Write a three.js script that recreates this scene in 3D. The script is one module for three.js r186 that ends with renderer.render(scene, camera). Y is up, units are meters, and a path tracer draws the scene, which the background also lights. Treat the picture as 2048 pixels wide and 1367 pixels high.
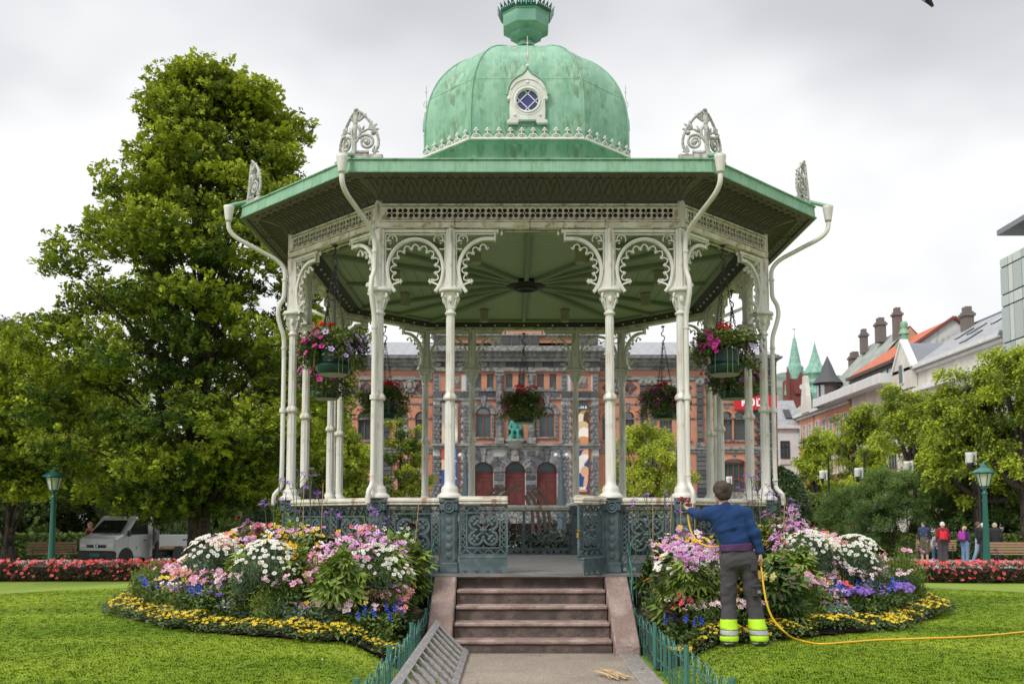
import * as THREE from 'three';
import { mergeGeometries } from 'three/addons/utils/BufferGeometryUtils.js';

// ---------- camera, sky, sun, exposure ----------
const scene = new THREE.Scene();
const F = 1950, PW = 2048, PH = 1367, TILT = 4.3 * Math.PI / 180, HORIZON = 1039, AXIS = HORIZON - F * Math.tan(TILT);
const EYE = new THREE.Vector3(-0.247, 1.9, 0);
const camera = new THREE.PerspectiveCamera(2 * Math.atan(PH / 2 / F) * 180 / Math.PI, PW / PH, 0.1, 5000);
camera.position.copy(EYE); camera.rotation.x = TILT;
camera.setViewOffset(PW, PH, 0, -(AXIS - PH / 2), PW, PH);
camera.focus = 12.6; camera.userData.fStop = 2.6;
// small-lattice value noise, seeded
const hash = (x, y, z) => { let h = Math.imul(x | 0, 374761393) ^ Math.imul(y | 0, 668265263) ^ Math.imul(z | 0, 2147483647 - 61); h = Math.imul(h ^ (h >>> 13), 1274126177); h ^= h >>> 16; return (h >>> 0) / 4294967295; };
const fade = (t) => t * t * (3 - 2 * t), mix = (a, b, t) => a + (b - a) * t, clamp = (x, a = 0, b = 1) => Math.min(b, Math.max(a, x)), smooth = (a, b, x) => fade(clamp((x - a) / (b - a)));
function noise(x, y, z = 0, P = 0) {
  const X = Math.floor(x), Y = Math.floor(y), Z = Math.floor(z), u = fade(x - X), v = fade(y - Y), w = fade(z - Z);
  const m = (i) => P ? ((i % P) + P) % P : i, h = (a, b, c) => hash(m(X + a), m(Y + b), Z + c);
  const l = (c) => mix(mix(h(0, 0, c), h(1, 0, c), u), mix(h(0, 1, c), h(1, 1, c), u), v);
  return z === 0 ? l(0) : mix(l(0), l(1), w);
}
function fbm(x, y, z = 0, o = 4, P = 0) { let s = 0, a = .5, n = 0; for (let i = 0; i < o; i++) { s += a * noise(x, y, z + (z ? i * 7.3 : 0), P); n += a; a *= .5; x *= 2; y *= 2; z *= 2; P *= 2; } return s / n; }
{ // overcast sky: pale cloud with grey patches, brighter towards the zenith as overcast skies are
  const W = 1024, H = 512, data = new Float32Array(W * H * 4);
  for (let j = 0; j < H; j++) for (let i = 0; i < W; i++) {
    const el = ((j + .5) / H - .5) * Math.PI, az = ((i + .5) / W - .5) * 2 * Math.PI;
    const x = Math.cos(az) * Math.cos(el), y = Math.sin(el), z = Math.sin(az) * Math.cos(el), k = 1 / (Math.max(y, 0) + .22);
    const n = fbm(x * k * 1.5 + 11.2, z * k * 1.5 + 4.6, 3.3, 5), n2 = fbm(x * k * .55 + 2.1, z * k * .55 + 8.4, 9.1, 3);
    const cloud = smooth(.34, .6, n * .5 + n2 * .5);
    const lift = mix(1, 2.5, smooth(.4, 1.0, y)), L = mix(.49, .88, cloud) * lift;
    const c = y < 0 ? [.16, .17, .14] : [L * mix(.955, .995, cloud), L * mix(.98, 1, cloud), L * mix(1.03, 1.01, cloud)];
    data.set([...c, 1], (j * W + i) * 4);
  }
  const t = new THREE.DataTexture(data, W, H, THREE.RGBAFormat, THREE.FloatType);
  t.mapping = THREE.EquirectangularReflectionMapping; t.magFilter = t.minFilter = THREE.LinearFilter; t.needsUpdate = true;
  scene.background = t; scene.environment = t;
}
const sun = new THREE.DirectionalLight(new THREE.Color(1, .965, .9), 1.5);
sun.position.set(-38, 62, 22); sun.target.position.set(0, 2, -25); scene.add(sun, sun.target);
sun.castShadow = true; sun.shadow.radius = 24; sun.shadow.mapSize.set(4096, 4096);
Object.assign(sun.shadow.camera, { left: -90, right: 90, top: 90, bottom: -90, near: 1, far: 300 });
const renderer = new THREE.WebGLRenderer({ antialias: true });
renderer.toneMapping = THREE.LinearToneMapping; renderer.toneMappingExposure = 1.24;
renderer.shadowMap.enabled = true; renderer.shadowMap.type = THREE.VSMShadowMap; renderer.setSize(1024, 683);
// ---------- helpers ----------
const V = (x, y, z) => new THREE.Vector3(x, y, z), PI = Math.PI, R = (d) => d * PI / 180;
function rng(seed) { let s = seed >>> 0; return () => { s = (s + 0x6D2B79F5) >>> 0; let t = s; t = Math.imul(t ^ (t >>> 15), t | 1); t ^= t + Math.imul(t ^ (t >>> 7), t | 61); return ((t ^ (t >>> 14)) >>> 0) / 4294967296; }; }
const rand = rng(20240711), rr = (a, b, f = rand) => a + (b - a) * f(), pick = (a, f = rand) => a[Math.floor(f() * a.length)];
function at(px, py, d) { // the place at distance d (metres in front of the standpoint) that stands at a pixel of the 2048 x 1367 photograph
  const a = (px - 1024) / F, b = -(py - AXIS) / F, y = b * Math.cos(TILT) + Math.sin(TILT), z = b * Math.sin(TILT) - Math.cos(TILT), t = d / -z;
  return V(EYE.x + a * t, EYE.y + y * t, -d);
}
const used = new Map();
function numbered(n) { const k = used.get(n) ?? 0; used.set(n, k + 1); return k ? n + '_' + String(k).padStart(3, '0') : n; }
function tag(o, label, category, group, kind) { if (label) o.userData.label = label; if (category) o.userData.category = category; if (group) o.userData.group = group; if (kind) o.userData.kind = kind; return o; }
function thing(name, label, category, p = [0, 0, 0], turn = 0, group) { const o = new THREE.Group(); o.name = numbered(name); scene.add(o); o.position.set(...(p.isVector3 ? p.toArray() : p)); o.rotation.y = turn; return tag(o, label, category, group); }
function clean(g) { // position, normal, uv only, without index
  g = g.index ? g.toNonIndexed() : g; if (!g.attributes.normal) g.computeVertexNormals();
  const n = g.attributes.position.count;
  if (!g.attributes.uv) g.setAttribute('uv', new THREE.BufferAttribute(new Float32Array(n * 2), 2));
  for (const k of Object.keys(g.attributes)) if (!['position', 'normal', 'uv', 'color'].includes(k)) g.deleteAttribute(k);
  return g;
}
function merge(list) { const l = list.flat(Infinity).filter(Boolean).map(clean); if (l.some((g) => g.attributes.color)) for (const g of l) if (!g.attributes.color) paint(g, [1, 1, 1]); return l.length === 1 ? l[0] : mergeGeometries(l); }
function metric(g) { // uv in metres from the face a surface looks to
  g = clean(g); const p = g.attributes.position, n = g.attributes.normal, uv = g.attributes.uv;
  for (let i = 0; i < p.count; i++) { const ax = Math.abs(n.getX(i)), ay = Math.abs(n.getY(i)), az = Math.abs(n.getZ(i)); if (ay > ax && ay > az) uv.setXY(i, p.getX(i), -p.getZ(i)); else if (ax > az) uv.setXY(i, p.getZ(i), p.getY(i)); else uv.setXY(i, p.getX(i), p.getY(i)); }
  return g;
}
function mesh(name, geos, mat, parent = scene, keepUv) {
  let g = Array.isArray(geos) ? merge(geos) : geos; if (mat.map && !keepUv) g = metric(g);
  const m = new THREE.Mesh(g, mat); m.name = parent === scene ? numbered(name) : name; m.castShadow = m.receiveShadow = true; parent.add(m); return m;
}
const part = (name, parent, mat, ...geos) => mesh(name, geos, mat, parent);
function instances(name, geo, mat, mats, cols, parent) {
  const m = new THREE.InstancedMesh(geo, mat, mats.length); mats.forEach((x, i) => m.setMatrixAt(i, x)); if (cols) cols.forEach((c, i) => m.setColorAt(i, c));
  m.name = parent === scene ? numbered(name) : name; m.castShadow = m.receiveShadow = true; m.userData.kind = 'stuff'; parent.add(m); return m;
}
function paint(g, c) { const n = g.attributes.position.count, a = new Float32Array(n * 3); for (let i = 0; i < n; i++) a.set(c, i * 3); g.setAttribute('color', new THREE.BufferAttribute(a, 3)); return g; }
const move = (g, x, y, z) => g.translate(x, y, z);
function box(w, h, d, x = 0, y = 0, z = 0) { return new THREE.BoxGeometry(w, h, d).translate(x, y, z); }
function cbox(w, h, d, x = 0, y = 0, z = 0, b = .01) { // box with bevelled edges
  b = Math.min(b, w / 2.2, h / 2.2, d / 2.2); const P = [], s = [w / 2, h / 2, d / 2], tri = [], at3 = (sx, sy, sz, k) => { const q = [sx * s[0], sy * s[1], sz * s[2]], r = [sx, sy, sz]; for (let i = 0; i < 3; i++) if (i !== k) q[i] -= r[i] * b; return V(q[0] + x, q[1] + y, q[2] + z); };
  const face = (...v) => { const c = v.reduce((a, q) => a.add(q), V(0, 0, 0)).divideScalar(v.length), n = V().subVectors(v[1], v[0]).cross(V().subVectors(v[2], v[0])); if (n.dot(V(c.x - x, c.y - y, c.z - z)) < 0) v.reverse(); for (let i = 1; i + 1 < v.length; i++) P.push(v[0], v[i], v[i + 1]); };
  for (let k = 0; k < 3; k++) for (const e of [-1, 1]) { const i = (k + 1) % 3, j = (k + 2) % 3, c = (a, bb) => { const r = []; r[k] = e; r[i] = a; r[j] = bb; return at3(...r, k); }; face(c(-1, -1), c(1, -1), c(1, 1), c(-1, 1)); }
  for (let k = 0; k < 3; k++) for (const a of [-1, 1]) for (const bb of [-1, 1]) { const i = (k + 1) % 3, j = (k + 2) % 3, c = (e, f) => { const r = []; r[k] = e; r[i] = a; r[j] = bb; return at3(...r, f); }; face(c(-1, i), c(1, i), c(1, j), c(-1, j)); }
  for (const a of [-1, 1]) for (const bb of [-1, 1]) for (const c of [-1, 1]) face(at3(a, bb, c, 0), at3(a, bb, c, 1), at3(a, bb, c, 2));
  return fromTris(P);
}
function fromTris(P) { const g = new THREE.BufferGeometry(), a = new Float32Array(P.length * 3); P.forEach((p, i) => p.toArray(a, i * 3)); g.setAttribute('position', new THREE.BufferAttribute(a, 3)); g.setAttribute('uv', new THREE.BufferAttribute(new Float32Array(P.length * 2), 2)); g.computeVertexNormals(); return g; }
const quad = (a, b, c, d) => [a, b, c, a, c, d];
function lathe(pts, seg = 16, x = 0, y = 0, z = 0) { return new THREE.LatheGeometry(pts.map(([r, h]) => new THREE.Vector2(Math.max(r, 0), h)), seg).translate(x, y, z); }
function tube(pts, r, rad = 6, seg = 0, closed = false, curved = true) {
  const p = pts.map((q) => q.isVector3 ? q : V(...q)); if (p.length < 2) return null;
  const c = curved ? new THREE.CatmullRomCurve3(p, closed, 'centripetal') : poly(p); return new THREE.TubeGeometry(c, seg || Math.max(2, (p.length - 1) * 3), r, rad, closed);
}
function poly(p) { const c = new THREE.CurvePath(); for (let i = 0; i + 1 < p.length; i++) c.add(new THREE.LineCurve3(p[i], p[i + 1])); return c; }
function taper(pts, r0, r1, rad = 7, seg = 10) { const g = tube(pts, 1, rad, seg), p = g.attributes.position, c = new THREE.CatmullRomCurve3(pts, false, 'centripetal'); for (let i = 0; i <= seg; i++) { const q = c.getPointAt(i / seg), r = mix(r0, r1, Math.pow(i / seg, .8)); for (let j = 0; j <= rad; j++) { const k = i * (rad + 1) + j; p.setXYZ(k, q.x + (p.getX(k) - q.x) * r, q.y + (p.getY(k) - q.y) * r, q.z + (p.getZ(k) - q.z) * r); } } g.computeVertexNormals(); return g; }
function rod(a, b, r, rad = 6, r2 = r) { a = a.isVector3 ? a : V(...a); b = b.isVector3 ? b : V(...b); const d = V().subVectors(b, a), g = new THREE.CylinderGeometry(r2, r, d.length(), rad); g.applyQuaternion(new THREE.Quaternion().setFromUnitVectors(V(0, 1, 0), d.clone().normalize())); const m = a.clone().add(b).multiplyScalar(.5); return g.translate(m.x, m.y, m.z); }
function beam(a, b, w, h, up = V(0, 1, 0)) { a = a.isVector3 ? a : V(...a); b = b.isVector3 ? b : V(...b); const d = V().subVectors(b, a), L = d.length(), z = d.clone().normalize(), x = V().crossVectors(up, z).normalize(), y = V().crossVectors(z, x); const m = new THREE.Matrix4().makeBasis(x, y, z); const c = a.clone().add(b).multiplyScalar(.5); m.setPosition(c); return cbox(w, h, L, 0, 0, 0, Math.min(w, h) * .15).applyMatrix4(m); }
function band(pts, w, t, closed = false) { // flat bar of width w along a 2D line, t thick, centred on z = 0
  const n = pts.length, L = [], P = []; for (let i = 0; i < n; i++) { const a = pts[closed ? (i + n - 1) % n : Math.max(i - 1, 0)], b = pts[closed ? (i + 1) % n : Math.min(i + 1, n - 1)], dx = b[0] - a[0], dy = b[1] - a[1], l = Math.hypot(dx, dy) || 1, ox = -dy / l * w / 2, oy = dx / l * w / 2; L.push([pts[i][0] + ox, pts[i][1] + oy, pts[i][0] - ox, pts[i][1] - oy]); }
  const h = t / 2; for (let i = 0; i < (closed ? n : n - 1); i++) { const a = L[i], b = L[(i + 1) % n], A = (q, z) => V(q[0], q[1], z), B = (q, z) => V(q[2], q[3], z); P.push(...quad(A(a, h), B(a, h), B(b, h), A(b, h)), ...quad(A(b, -h), B(b, -h), B(a, -h), A(a, -h)), ...quad(A(b, h), A(b, -h), A(a, -h), A(a, h)), ...quad(B(a, h), B(a, -h), B(b, -h), B(b, h))); }
  return fromTris(P);
}
const arc = (cx, cy, r, a0, a1, n = 16, ry = r) => Array.from({ length: n + 1 }, (_, i) => { const a = R(mix(a0, a1, i / n)); return [cx + r * Math.cos(a), cy + ry * Math.sin(a)]; });
function extrude(shape, d, bevel = 0, seg = 8) { return new THREE.ExtrudeGeometry(shape, { depth: d, bevelEnabled: bevel > 0, bevelSize: bevel, bevelThickness: bevel, bevelSegments: 1, curveSegments: seg }); }
const shapeOf = (pts) => new THREE.Shape(pts.map(([x, y]) => new THREE.Vector2(x, y)));
const ball = (r, x = 0, y = 0, z = 0, d = 1) => new THREE.IcosahedronGeometry(r, d).translate(x, y, z);
const blob = (rx, ry, rz, x, y, z, s = 8) => new THREE.SphereGeometry(1, s, Math.max(4, s * .7 | 0)).scale(rx, ry, rz).translate(x, y, z);
// ---------- textures and materials (real-world base colours, linear) ----------
const toS = (c) => Math.round(255 * (c <= .0031308 ? 12.92 * c : 1.055 * Math.pow(c, 1 / 2.4) - .055));
function tex(size, metres, fn, h = size) { // tiling colour texture; fn(u, v) gives linear r, g, b
  const d = new Uint8Array(size * h * 4); for (let j = 0; j < h; j++) for (let i = 0; i < size; i++) { const c = fn((i + .5) / size, (j + .5) / h); d.set([toS(clamp(c[0])), toS(clamp(c[1])), toS(clamp(c[2])), 255], (j * size + i) * 4); }
  const t = new THREE.DataTexture(d, size, h); t.colorSpace = THREE.SRGBColorSpace; t.wrapS = t.wrapT = THREE.RepeatWrapping; t.magFilter = THREE.LinearFilter; t.minFilter = THREE.LinearFilter; if (metres) t.repeat.set(1 / metres, 1 / metres); t.needsUpdate = true; return t;
}
function grey(size, metres, fn) { const t = tex(size, metres, (u, v) => { const g = fn(u, v); return [g, g, g]; }); t.colorSpace = THREE.NoColorSpace; return t; }
const sc3 = (c, k) => [c[0] * k, c[1] * k, c[2] * k], mx3 = (a, b, t) => [mix(a[0], b[0], t), mix(a[1], b[1], t), mix(a[2], b[2], t)];
function std(c, rough = .8, o = {}) { const m = new (o.transmission || o.clearcoat || o.sheen || o.specularIntensity ? THREE.MeshPhysicalMaterial : THREE.MeshStandardMaterial)({ roughness: rough, ...o }); m.color.setRGB(...c); return m; }
const mottled = (a, b, f, metres, size = 256, o = 4) => tex(size, metres, (u, v) => mx3(a, b, smooth(.25, .75, fbm(u * f, v * f, 0, o, f))));
const leafy = (rough = .6) => std([1, 1, 1], rough, { side: THREE.DoubleSide, specularIntensity: .35 });
const M = {
  white: std([1, 1, 1], .5, { map: tex(512, 2.2, (u, v) => { const n = fbm(u * 9, v * 5, 0, 5, 9 * 5), s = fbm(u * 40, v * 3, 0, 3, 120); let c = mx3([.66, .635, .57], [.8, .785, .73], smooth(.3, .7, n)); c = mx3(c, [.4, .25, .13], smooth(.66, .82, fbm(u * 14 + 3, v * 8, 0, 4, 14 * 8)) * .55); return mx3(c, [.42, .4, .33], smooth(.62, .9, s) * .35); }) }),
  cream: std([1, 1, 1], .55, { map: tex(512, 1.7, (u, v) => { const n = fbm(u * 10, v * 10, 0, 5, 10); let c = mx3([.58, .53, .43], [.74, .7, .61], smooth(.3, .7, n)); return mx3(c, [.3, .15, .06], smooth(.5, .74, fbm(u * 22, v * 11, 0, 4, 242)) * .75); }) }),
  copper: std([1, 1, 1], .62, { map: tex(1024, 0, (u, v) => { const n = fbm(u * 8, v * 6, 0, 5, 48), st = fbm(u * 48, v * 2, 0, 4, 96), st2 = fbm(u * 14, v * 3, 0, 5, 42), blot = fbm(u * 5 + 3, v * 4, 0, 4, 20); let c = mx3([.165, .36, .215], [.27, .47, .315], smooth(.3, .7, n)); c = mx3(c, [.18, .35, .27], smooth(.45, .7, st) * .45); c = mx3(c, [.36, .53, .4], smooth(.6, .8, fbm(u * 30, v * 3, 0, 4, 90)) * .3); const k = smooth(.44, .7, st2) * smooth(.48, .66, blot) * .62; return mx3(c, [.09, .125, .045], k); }) }),
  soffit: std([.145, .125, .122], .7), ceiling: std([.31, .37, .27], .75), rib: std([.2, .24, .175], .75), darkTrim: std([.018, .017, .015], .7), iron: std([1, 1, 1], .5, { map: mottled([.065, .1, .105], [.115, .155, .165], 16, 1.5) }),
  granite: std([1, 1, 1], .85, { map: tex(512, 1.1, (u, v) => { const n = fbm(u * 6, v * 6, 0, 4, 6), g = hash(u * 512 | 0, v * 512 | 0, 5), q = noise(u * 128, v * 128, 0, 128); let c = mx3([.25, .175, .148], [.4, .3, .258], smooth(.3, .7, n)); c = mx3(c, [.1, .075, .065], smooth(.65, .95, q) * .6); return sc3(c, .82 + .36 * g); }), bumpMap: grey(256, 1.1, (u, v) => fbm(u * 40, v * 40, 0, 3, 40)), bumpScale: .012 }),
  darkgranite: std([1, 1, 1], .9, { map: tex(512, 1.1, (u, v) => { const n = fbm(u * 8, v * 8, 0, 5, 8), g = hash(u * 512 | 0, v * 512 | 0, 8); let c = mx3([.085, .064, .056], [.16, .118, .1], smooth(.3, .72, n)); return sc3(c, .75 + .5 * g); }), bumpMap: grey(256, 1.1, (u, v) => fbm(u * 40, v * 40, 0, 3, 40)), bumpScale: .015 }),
  plank: std([1, 1, 1], .8, { map: tex(512, 1.3, (u, v) => mx3([.12, .115, .11], [.25, .24, .23], smooth(.2, .8, fbm(u * 6, v * 90, 0, 4, 540)))) }),
  greyWood: std([1, 1, 1], .85, { map: tex(512, .8, (u, v) => mx3([.19, .175, .17], [.37, .35, .34], smooth(.2, .8, fbm(u * 50, v * 50, 0, 4, 50)))) }),
  benchWood: std([.3, .19, .11], .7), greenPaint: std([.014, .115, .088], .3), wire: std([.08, .23, .19], .28, { metalness: .35 }), darkGreen: std([.008, .045, .035], .35), black: std([.012, .012, .013], .55), darkMetal: std([.03, .032, .035], .5), rust: std([.045, .022, .014], .8), chain: std([.05, .05, .05], .5, { metalness: .6 }),
  soil: std([1, 1, 1], .95, { map: mottled([.012, .009, .006], [.04, .03, .02], 24, 1.5) }),
  gravel: std([1, 1, 1], .92, { map: tex(1024, 2.4, (u, v) => { const g = noise(u * 200, v * 200, 0, 200), h = hash(u * 1024 | 0, v * 1024 | 0, 2), n = fbm(u * 5, v * 5, 0, 4, 5); let c = mx3([.15, .12, .095], [.46, .39, .31], clamp(g * .55 + h * .35 + .05)); c = mx3(c, [.11, .1, .085], smooth(.55, .75, fbm(u * 3 + 4, v * 3, 0, 5, 3)) * .6); return sc3(c, mix(.72, 1.2, n)); }), bumpMap: grey(512, 1.2, (u, v) => noise(u * 100, v * 100, 0, 100)), bumpScale: .012 }),
  paving: std([1, 1, 1], .9, { map: mottled([.42, .41, .385], [.56, .55, .52], 12, 5) }), asphalt: std([1, 1, 1], .9, { map: mottled([.045, .045, .047], [.07, .07, .07], 40, 4) }), kerb: std([1, 1, 1], .85, { map: mottled([.2, .18, .165], [.33, .3, .27], 40, 1) }),
  lawn: std([1, 1, 1], .95, { map: tex(1024, 6, (u, v) => { const n = fbm(u * 6, v * 6, 0, 5, 6), f = fbm(u * 128, v * 128, 0, 2, 128), b = hash(u * 1024 | 0, v * 1024 | 0, 4); let c = mx3([.11, .185, .012], [.235, .315, .024], clamp(n * .7 + f * .5 - .1)); c = mx3(c, [.14, .15, .03], smooth(.62, .85, fbm(u * 11 + 2, v * 11, 0, 4, 11)) * .5); return sc3(c, .7 + .6 * b); }) }),
  brick: std([1, 1, 1], .9, { map: tex(512, 2, (u, v) => { const row = Math.floor(v * 24), fy = v * 24 - row, fx = u * 8 + (row % 2) * .5, col = Math.floor(fx), k = hash(col % 8, row, 3), n = fbm(u * 5, v * 5, 0, 4, 5); let c = mx3([.43, .185, .115], [.56, .255, .165], k * .55 + n * .45); if (fy < .12 || fx - col < .05) c = mx3(c, [.5, .33, .24], .6); return c; }) }),
  stone: [[.085, .085, .095], [.12, .12, .13], [.16, .16, .168], [.2, .195, .19]].map((c) => std([1, 1, 1], .9, { map: mottled(sc3(c, .62), sc3(c, 1.35), 12, 1.8) })), mortar: std([.55, .54, .52], .9), stoneTrim: std([1, 1, 1], .9, { map: mottled([.12, .12, .115], [.29, .285, .27], 14, 3) }), sculpt: std([.26, .25, .23], .9), zinc: std([1, 1, 1], .6, { map: mottled([.26, .25, .215], [.55, .54, .5], 22, 1.1) }),
  slate: std([1, 1, 1], .75, { map: tex(512, 3, (u, v) => { const row = Math.floor(v * 16), k = hash(Math.floor(u * 12 + (row % 2) * .5) % 12, row, 9), n = fbm(u * 7, v * 7, 0, 4, 7); return sc3([.31, .315, .325], .7 + .3 * k + .25 * n); }) }), slateBlue: std([.19, .2, .225], .65), slateGreen: std([1, 1, 1], .8, { map: mottled([.22, .25, .22], [.34, .36, .32], 8, 6) }),
  redTile: std([1, 1, 1], .8, { map: tex(512, 2.4, (u, v) => { const k = Math.abs(Math.sin(u * PI * 8)), r = hash(Math.floor(u * 8), Math.floor(v * 7), 4), f = (v * 7) % 1; return sc3(mx3([.5, .115, .05], [.62, .17, .075], r), (.72 + .28 * k) * (f < .1 ? .7 : 1)); }) }),
  plaster: std([1, 1, 1], .9, { map: mottled([.6, .57, .51], [.72, .69, .63], 6, 5) }), plasterWhite: std([1, 1, 1], .9, { map: mottled([.66, .66, .65], [.78, .78, .77], 6, 5) }), plasterStained: std([1, 1, 1], .9, { map: tex(256, 8, (u, v) => mx3([.62, .62, .6], [.33, .33, .31], smooth(.55, .8, fbm(u * 30, v * 4, 0, 4, 120)))) }), orange: std([1, 1, 1], .9, { map: mottled([.5, .24, .15], [.6, .31, .2], 8, 3) }),
  pane: std([.05, .085, .09], .06), paneLight: std([.36, .43, .46], .12), redFrame: std([.2, .06, .045], .6), door: std([.125, .026, .023], .55), frameWhite: std([.68, .68, .66], .6), bark: std([1, 1, 1], .95, { map: tex(256, 1, (u, v) => mx3([.018, .013, .01], [.085, .066, .052], smooth(.3, .75, fbm(u * 24, v * 6, 0, 4, 144)))) }), bronze: std([.06, .3, .24], .6, { metalness: .15 }), verdigris: std([1, 1, 1], .65, { map: mottled([.15, .34, .25], [.27, .47, .37], 10, 3) }), lampGlass: std([.62, .62, .57], .25),
};
// ---------- ground ----------
const CZ = -16.79, BED = 6.6;
const rOf = (x, z) => Math.hypot(x, z - CZ);
function pathY(z) { return mix(.27, .2, smooth(-11, -4, z)); }
function groundY(x, z) { // the lawn mounds up round the bandstand; the path is cut into it
  const r = rOf(x, z); let h = .57 * (1 - smooth(6.8, 19, r)); if (z > CZ) { const k = 1 - smooth(1.3, 2.1, Math.abs(x)); if (k > 0) h = mix(h, Math.min(h, pathY(z) + .02), k * smooth(CZ + 3, CZ + 4.5, z)); }
  return h;
}
function soilY(x, z) { const r = rOf(x, z); return groundY(x, z) + smooth(BED, 4.4, r) * .38 + .02; }
function sheet(x0, x1, z0, z1, nx, nz, fn, skip, warp) {
  const P = []; const q = (i, j) => { const s = 2 * i / nx - 1, x = warp ? (x0 + x1) / 2 + (x1 - x0) / 2 * (.25 * s + .75 * s * s * s) : mix(x0, x1, i / nx), z = mix(z0, z1, j / nz); return V(x, fn(x, z), z); };
  for (let j = 0; j < nz; j++) for (let i = 0; i < nx; i++) { const a = q(i, j), b = q(i + 1, j), c = q(i + 1, j + 1), d = q(i, j + 1); if (skip && skip((a.x + c.x) / 2, (a.z + c.z) / 2)) continue; P.push(...quad(a, d, c, b)); }
  const g = fromTris(P), p = g.attributes.position, n = g.attributes.normal, e = .05; for (let i = 0; i < p.count; i++) { const x = p.getX(i), z = p.getZ(i), v = V(fn(x - e, z) - fn(x + e, z), 2 * e, fn(x, z - e) - fn(x, z + e)).normalize(); n.setXYZ(i, v.x, v.y, v.z); } return g;
}
tag(mesh('ground', sheet(-900, 900, -2600, 60, 4, 4, () => -.06), M.asphalt), 'dark asphalt ground of the streets beyond the park', null, null, 'structure');
tag(mesh('plaza', sheet(-120, 120, -98, -31.5, 8, 8, () => -.012), M.paving), 'pale gravel plaza between the red flower hedges and the museum', null, null, 'structure');
tag(mesh('lawn', sheet(-45, 45, -34, 2, 170, 140, groundY, (x, z) => Math.abs(x) < .9 && z > -11.6, true), M.lawn), 'green mown lawn mounding up to the flower bed', null, null, 'structure');
{ // path to the steps, with slabs along its edge
  const path = mesh('path', sheet(-.98, 1.02, -12.0, 1, 8, 26, (x, z) => pathY(z) + .024), M.gravel); tag(path, 'beige gravel path leading up to the granite steps', null, null, 'structure');
  const gs = [0, 1, 2].map(() => cbox(.24, .09, .44, 0, 0, 0, .012));
  for (let i = 0; i < 14; i++) for (const s of [-1, 1]) { const z = -11.45 + i * .455, m = mesh('kerb_stone', pick(gs), M.kerb, path); m.position.set(s * 1.13 + rr(-.008, .008), pathY(z) + .0 + rr(-.004, .004), z); m.rotation.set(rr(-.01, .01), rr(-.02, .02), s * -.02); }
  const soil = mesh('bed_soil', sheet(-7, 7, CZ - 7, CZ + 7, 120, 120, (x, z) => soilY(x, z) + .006, (x, z) => rOf(x, z) > BED - .16 || rOf(x, z) < 3.4 || (Math.abs(x) < 1.3 && z > CZ)), M.soil); tag(soil, 'dark soil of the round flower bed', null, null, 'structure');
}
{ // short grass where it can be made out
  const bl = []; const f = rng(5); for (let i = 0; i < 6; i++) { const a = f() * 6.28, h = rr(.016, .03, f), x = rr(-.03, .03, f), z = rr(-.03, .03, f), lx = Math.cos(a) * .02, lz = Math.sin(a) * .02, w = .0035; bl.push(V(x - w, 0, z), V(x + w, 0, z + w), V(x + lx, h, z + lz)); }
  const blade = fromTris(bl); blade.attributes.normal.array.forEach((_, i, a) => { a[i] = i % 3 === 1 ? 1 : 0; });
  const ms = [], cs = [], m = new THREE.Matrix4(), q = new THREE.Quaternion();
  for (let i = 0; i < 560000; i++) { const d = 6.5 + 13 * Math.pow(f(), 1.4), x = EYE.x + rr(-.7, .7, f) * d, z = -d; const r = rOf(x, z); if (r < BED - .2 || (Math.abs(x) < 1.27 && z > -13.3)) continue; const s = rr(.42, .8, f); q.setFromAxisAngle(V(0, 1, 0), f() * 6.28); ms.push(m.clone().compose(V(x, groundY(x, z), z), q, V(s, s * rr(.6, 1.2, f), s))); const n = fbm(x * .6 + 50, z * 1.1 + 70, 0, 5); const t = clamp((n - .5) * 2.1 + .5 + rr(-.09, .09, f)); cs.push(new THREE.Color().setRGB(mix(.15, .33, t), mix(.25, .43, t), mix(.014, .035, t))); }
  const g = instances('grass', blade, std([1, 1, 1], .8, { side: THREE.DoubleSide, specularIntensity: .3 }), ms, cs, scene); tag(g, 'short mown grass of the lawn in front of the flower bed', 'grass', null, 'stuff');
}
// ---------- the bandstand ----------
const S2 = 2.066, A0 = 3.59, T225 = Math.tan(R(22.5)), FLOOR = 1.19, CAP = 5.06, BEAM = 5.89;
const corners = (s2, a) => [[-s2, a], [s2, a], [a, s2], [a, -s2], [s2, -a], [-s2, -a], [-a, -s2], [-a, s2]];
const offc = (o) => corners(S2 + o * T225, A0 + o);
function faceMatrix(i, o = 0) { const c = offc(o), a = c[i], b = c[(i + 1) % 8], u = V(b[0] - a[0], 0, b[1] - a[1]).normalize(), n = V(-u.z, 0, u.x).negate(); if (n.x * (a[0] + b[0]) + n.z * (a[1] + b[1]) < 0) n.negate(); const m = new THREE.Matrix4().makeBasis(u, V(0, 1, 0), n); m.setPosition((a[0] + b[0]) / 2, 0, (a[1] + b[1]) / 2); return m; }
const faceLen = (i, o = 0) => { const c = offc(o), a = c[i], b = c[(i + 1) % 8]; return Math.hypot(b[0] - a[0], b[1] - a[1]); };
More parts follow.
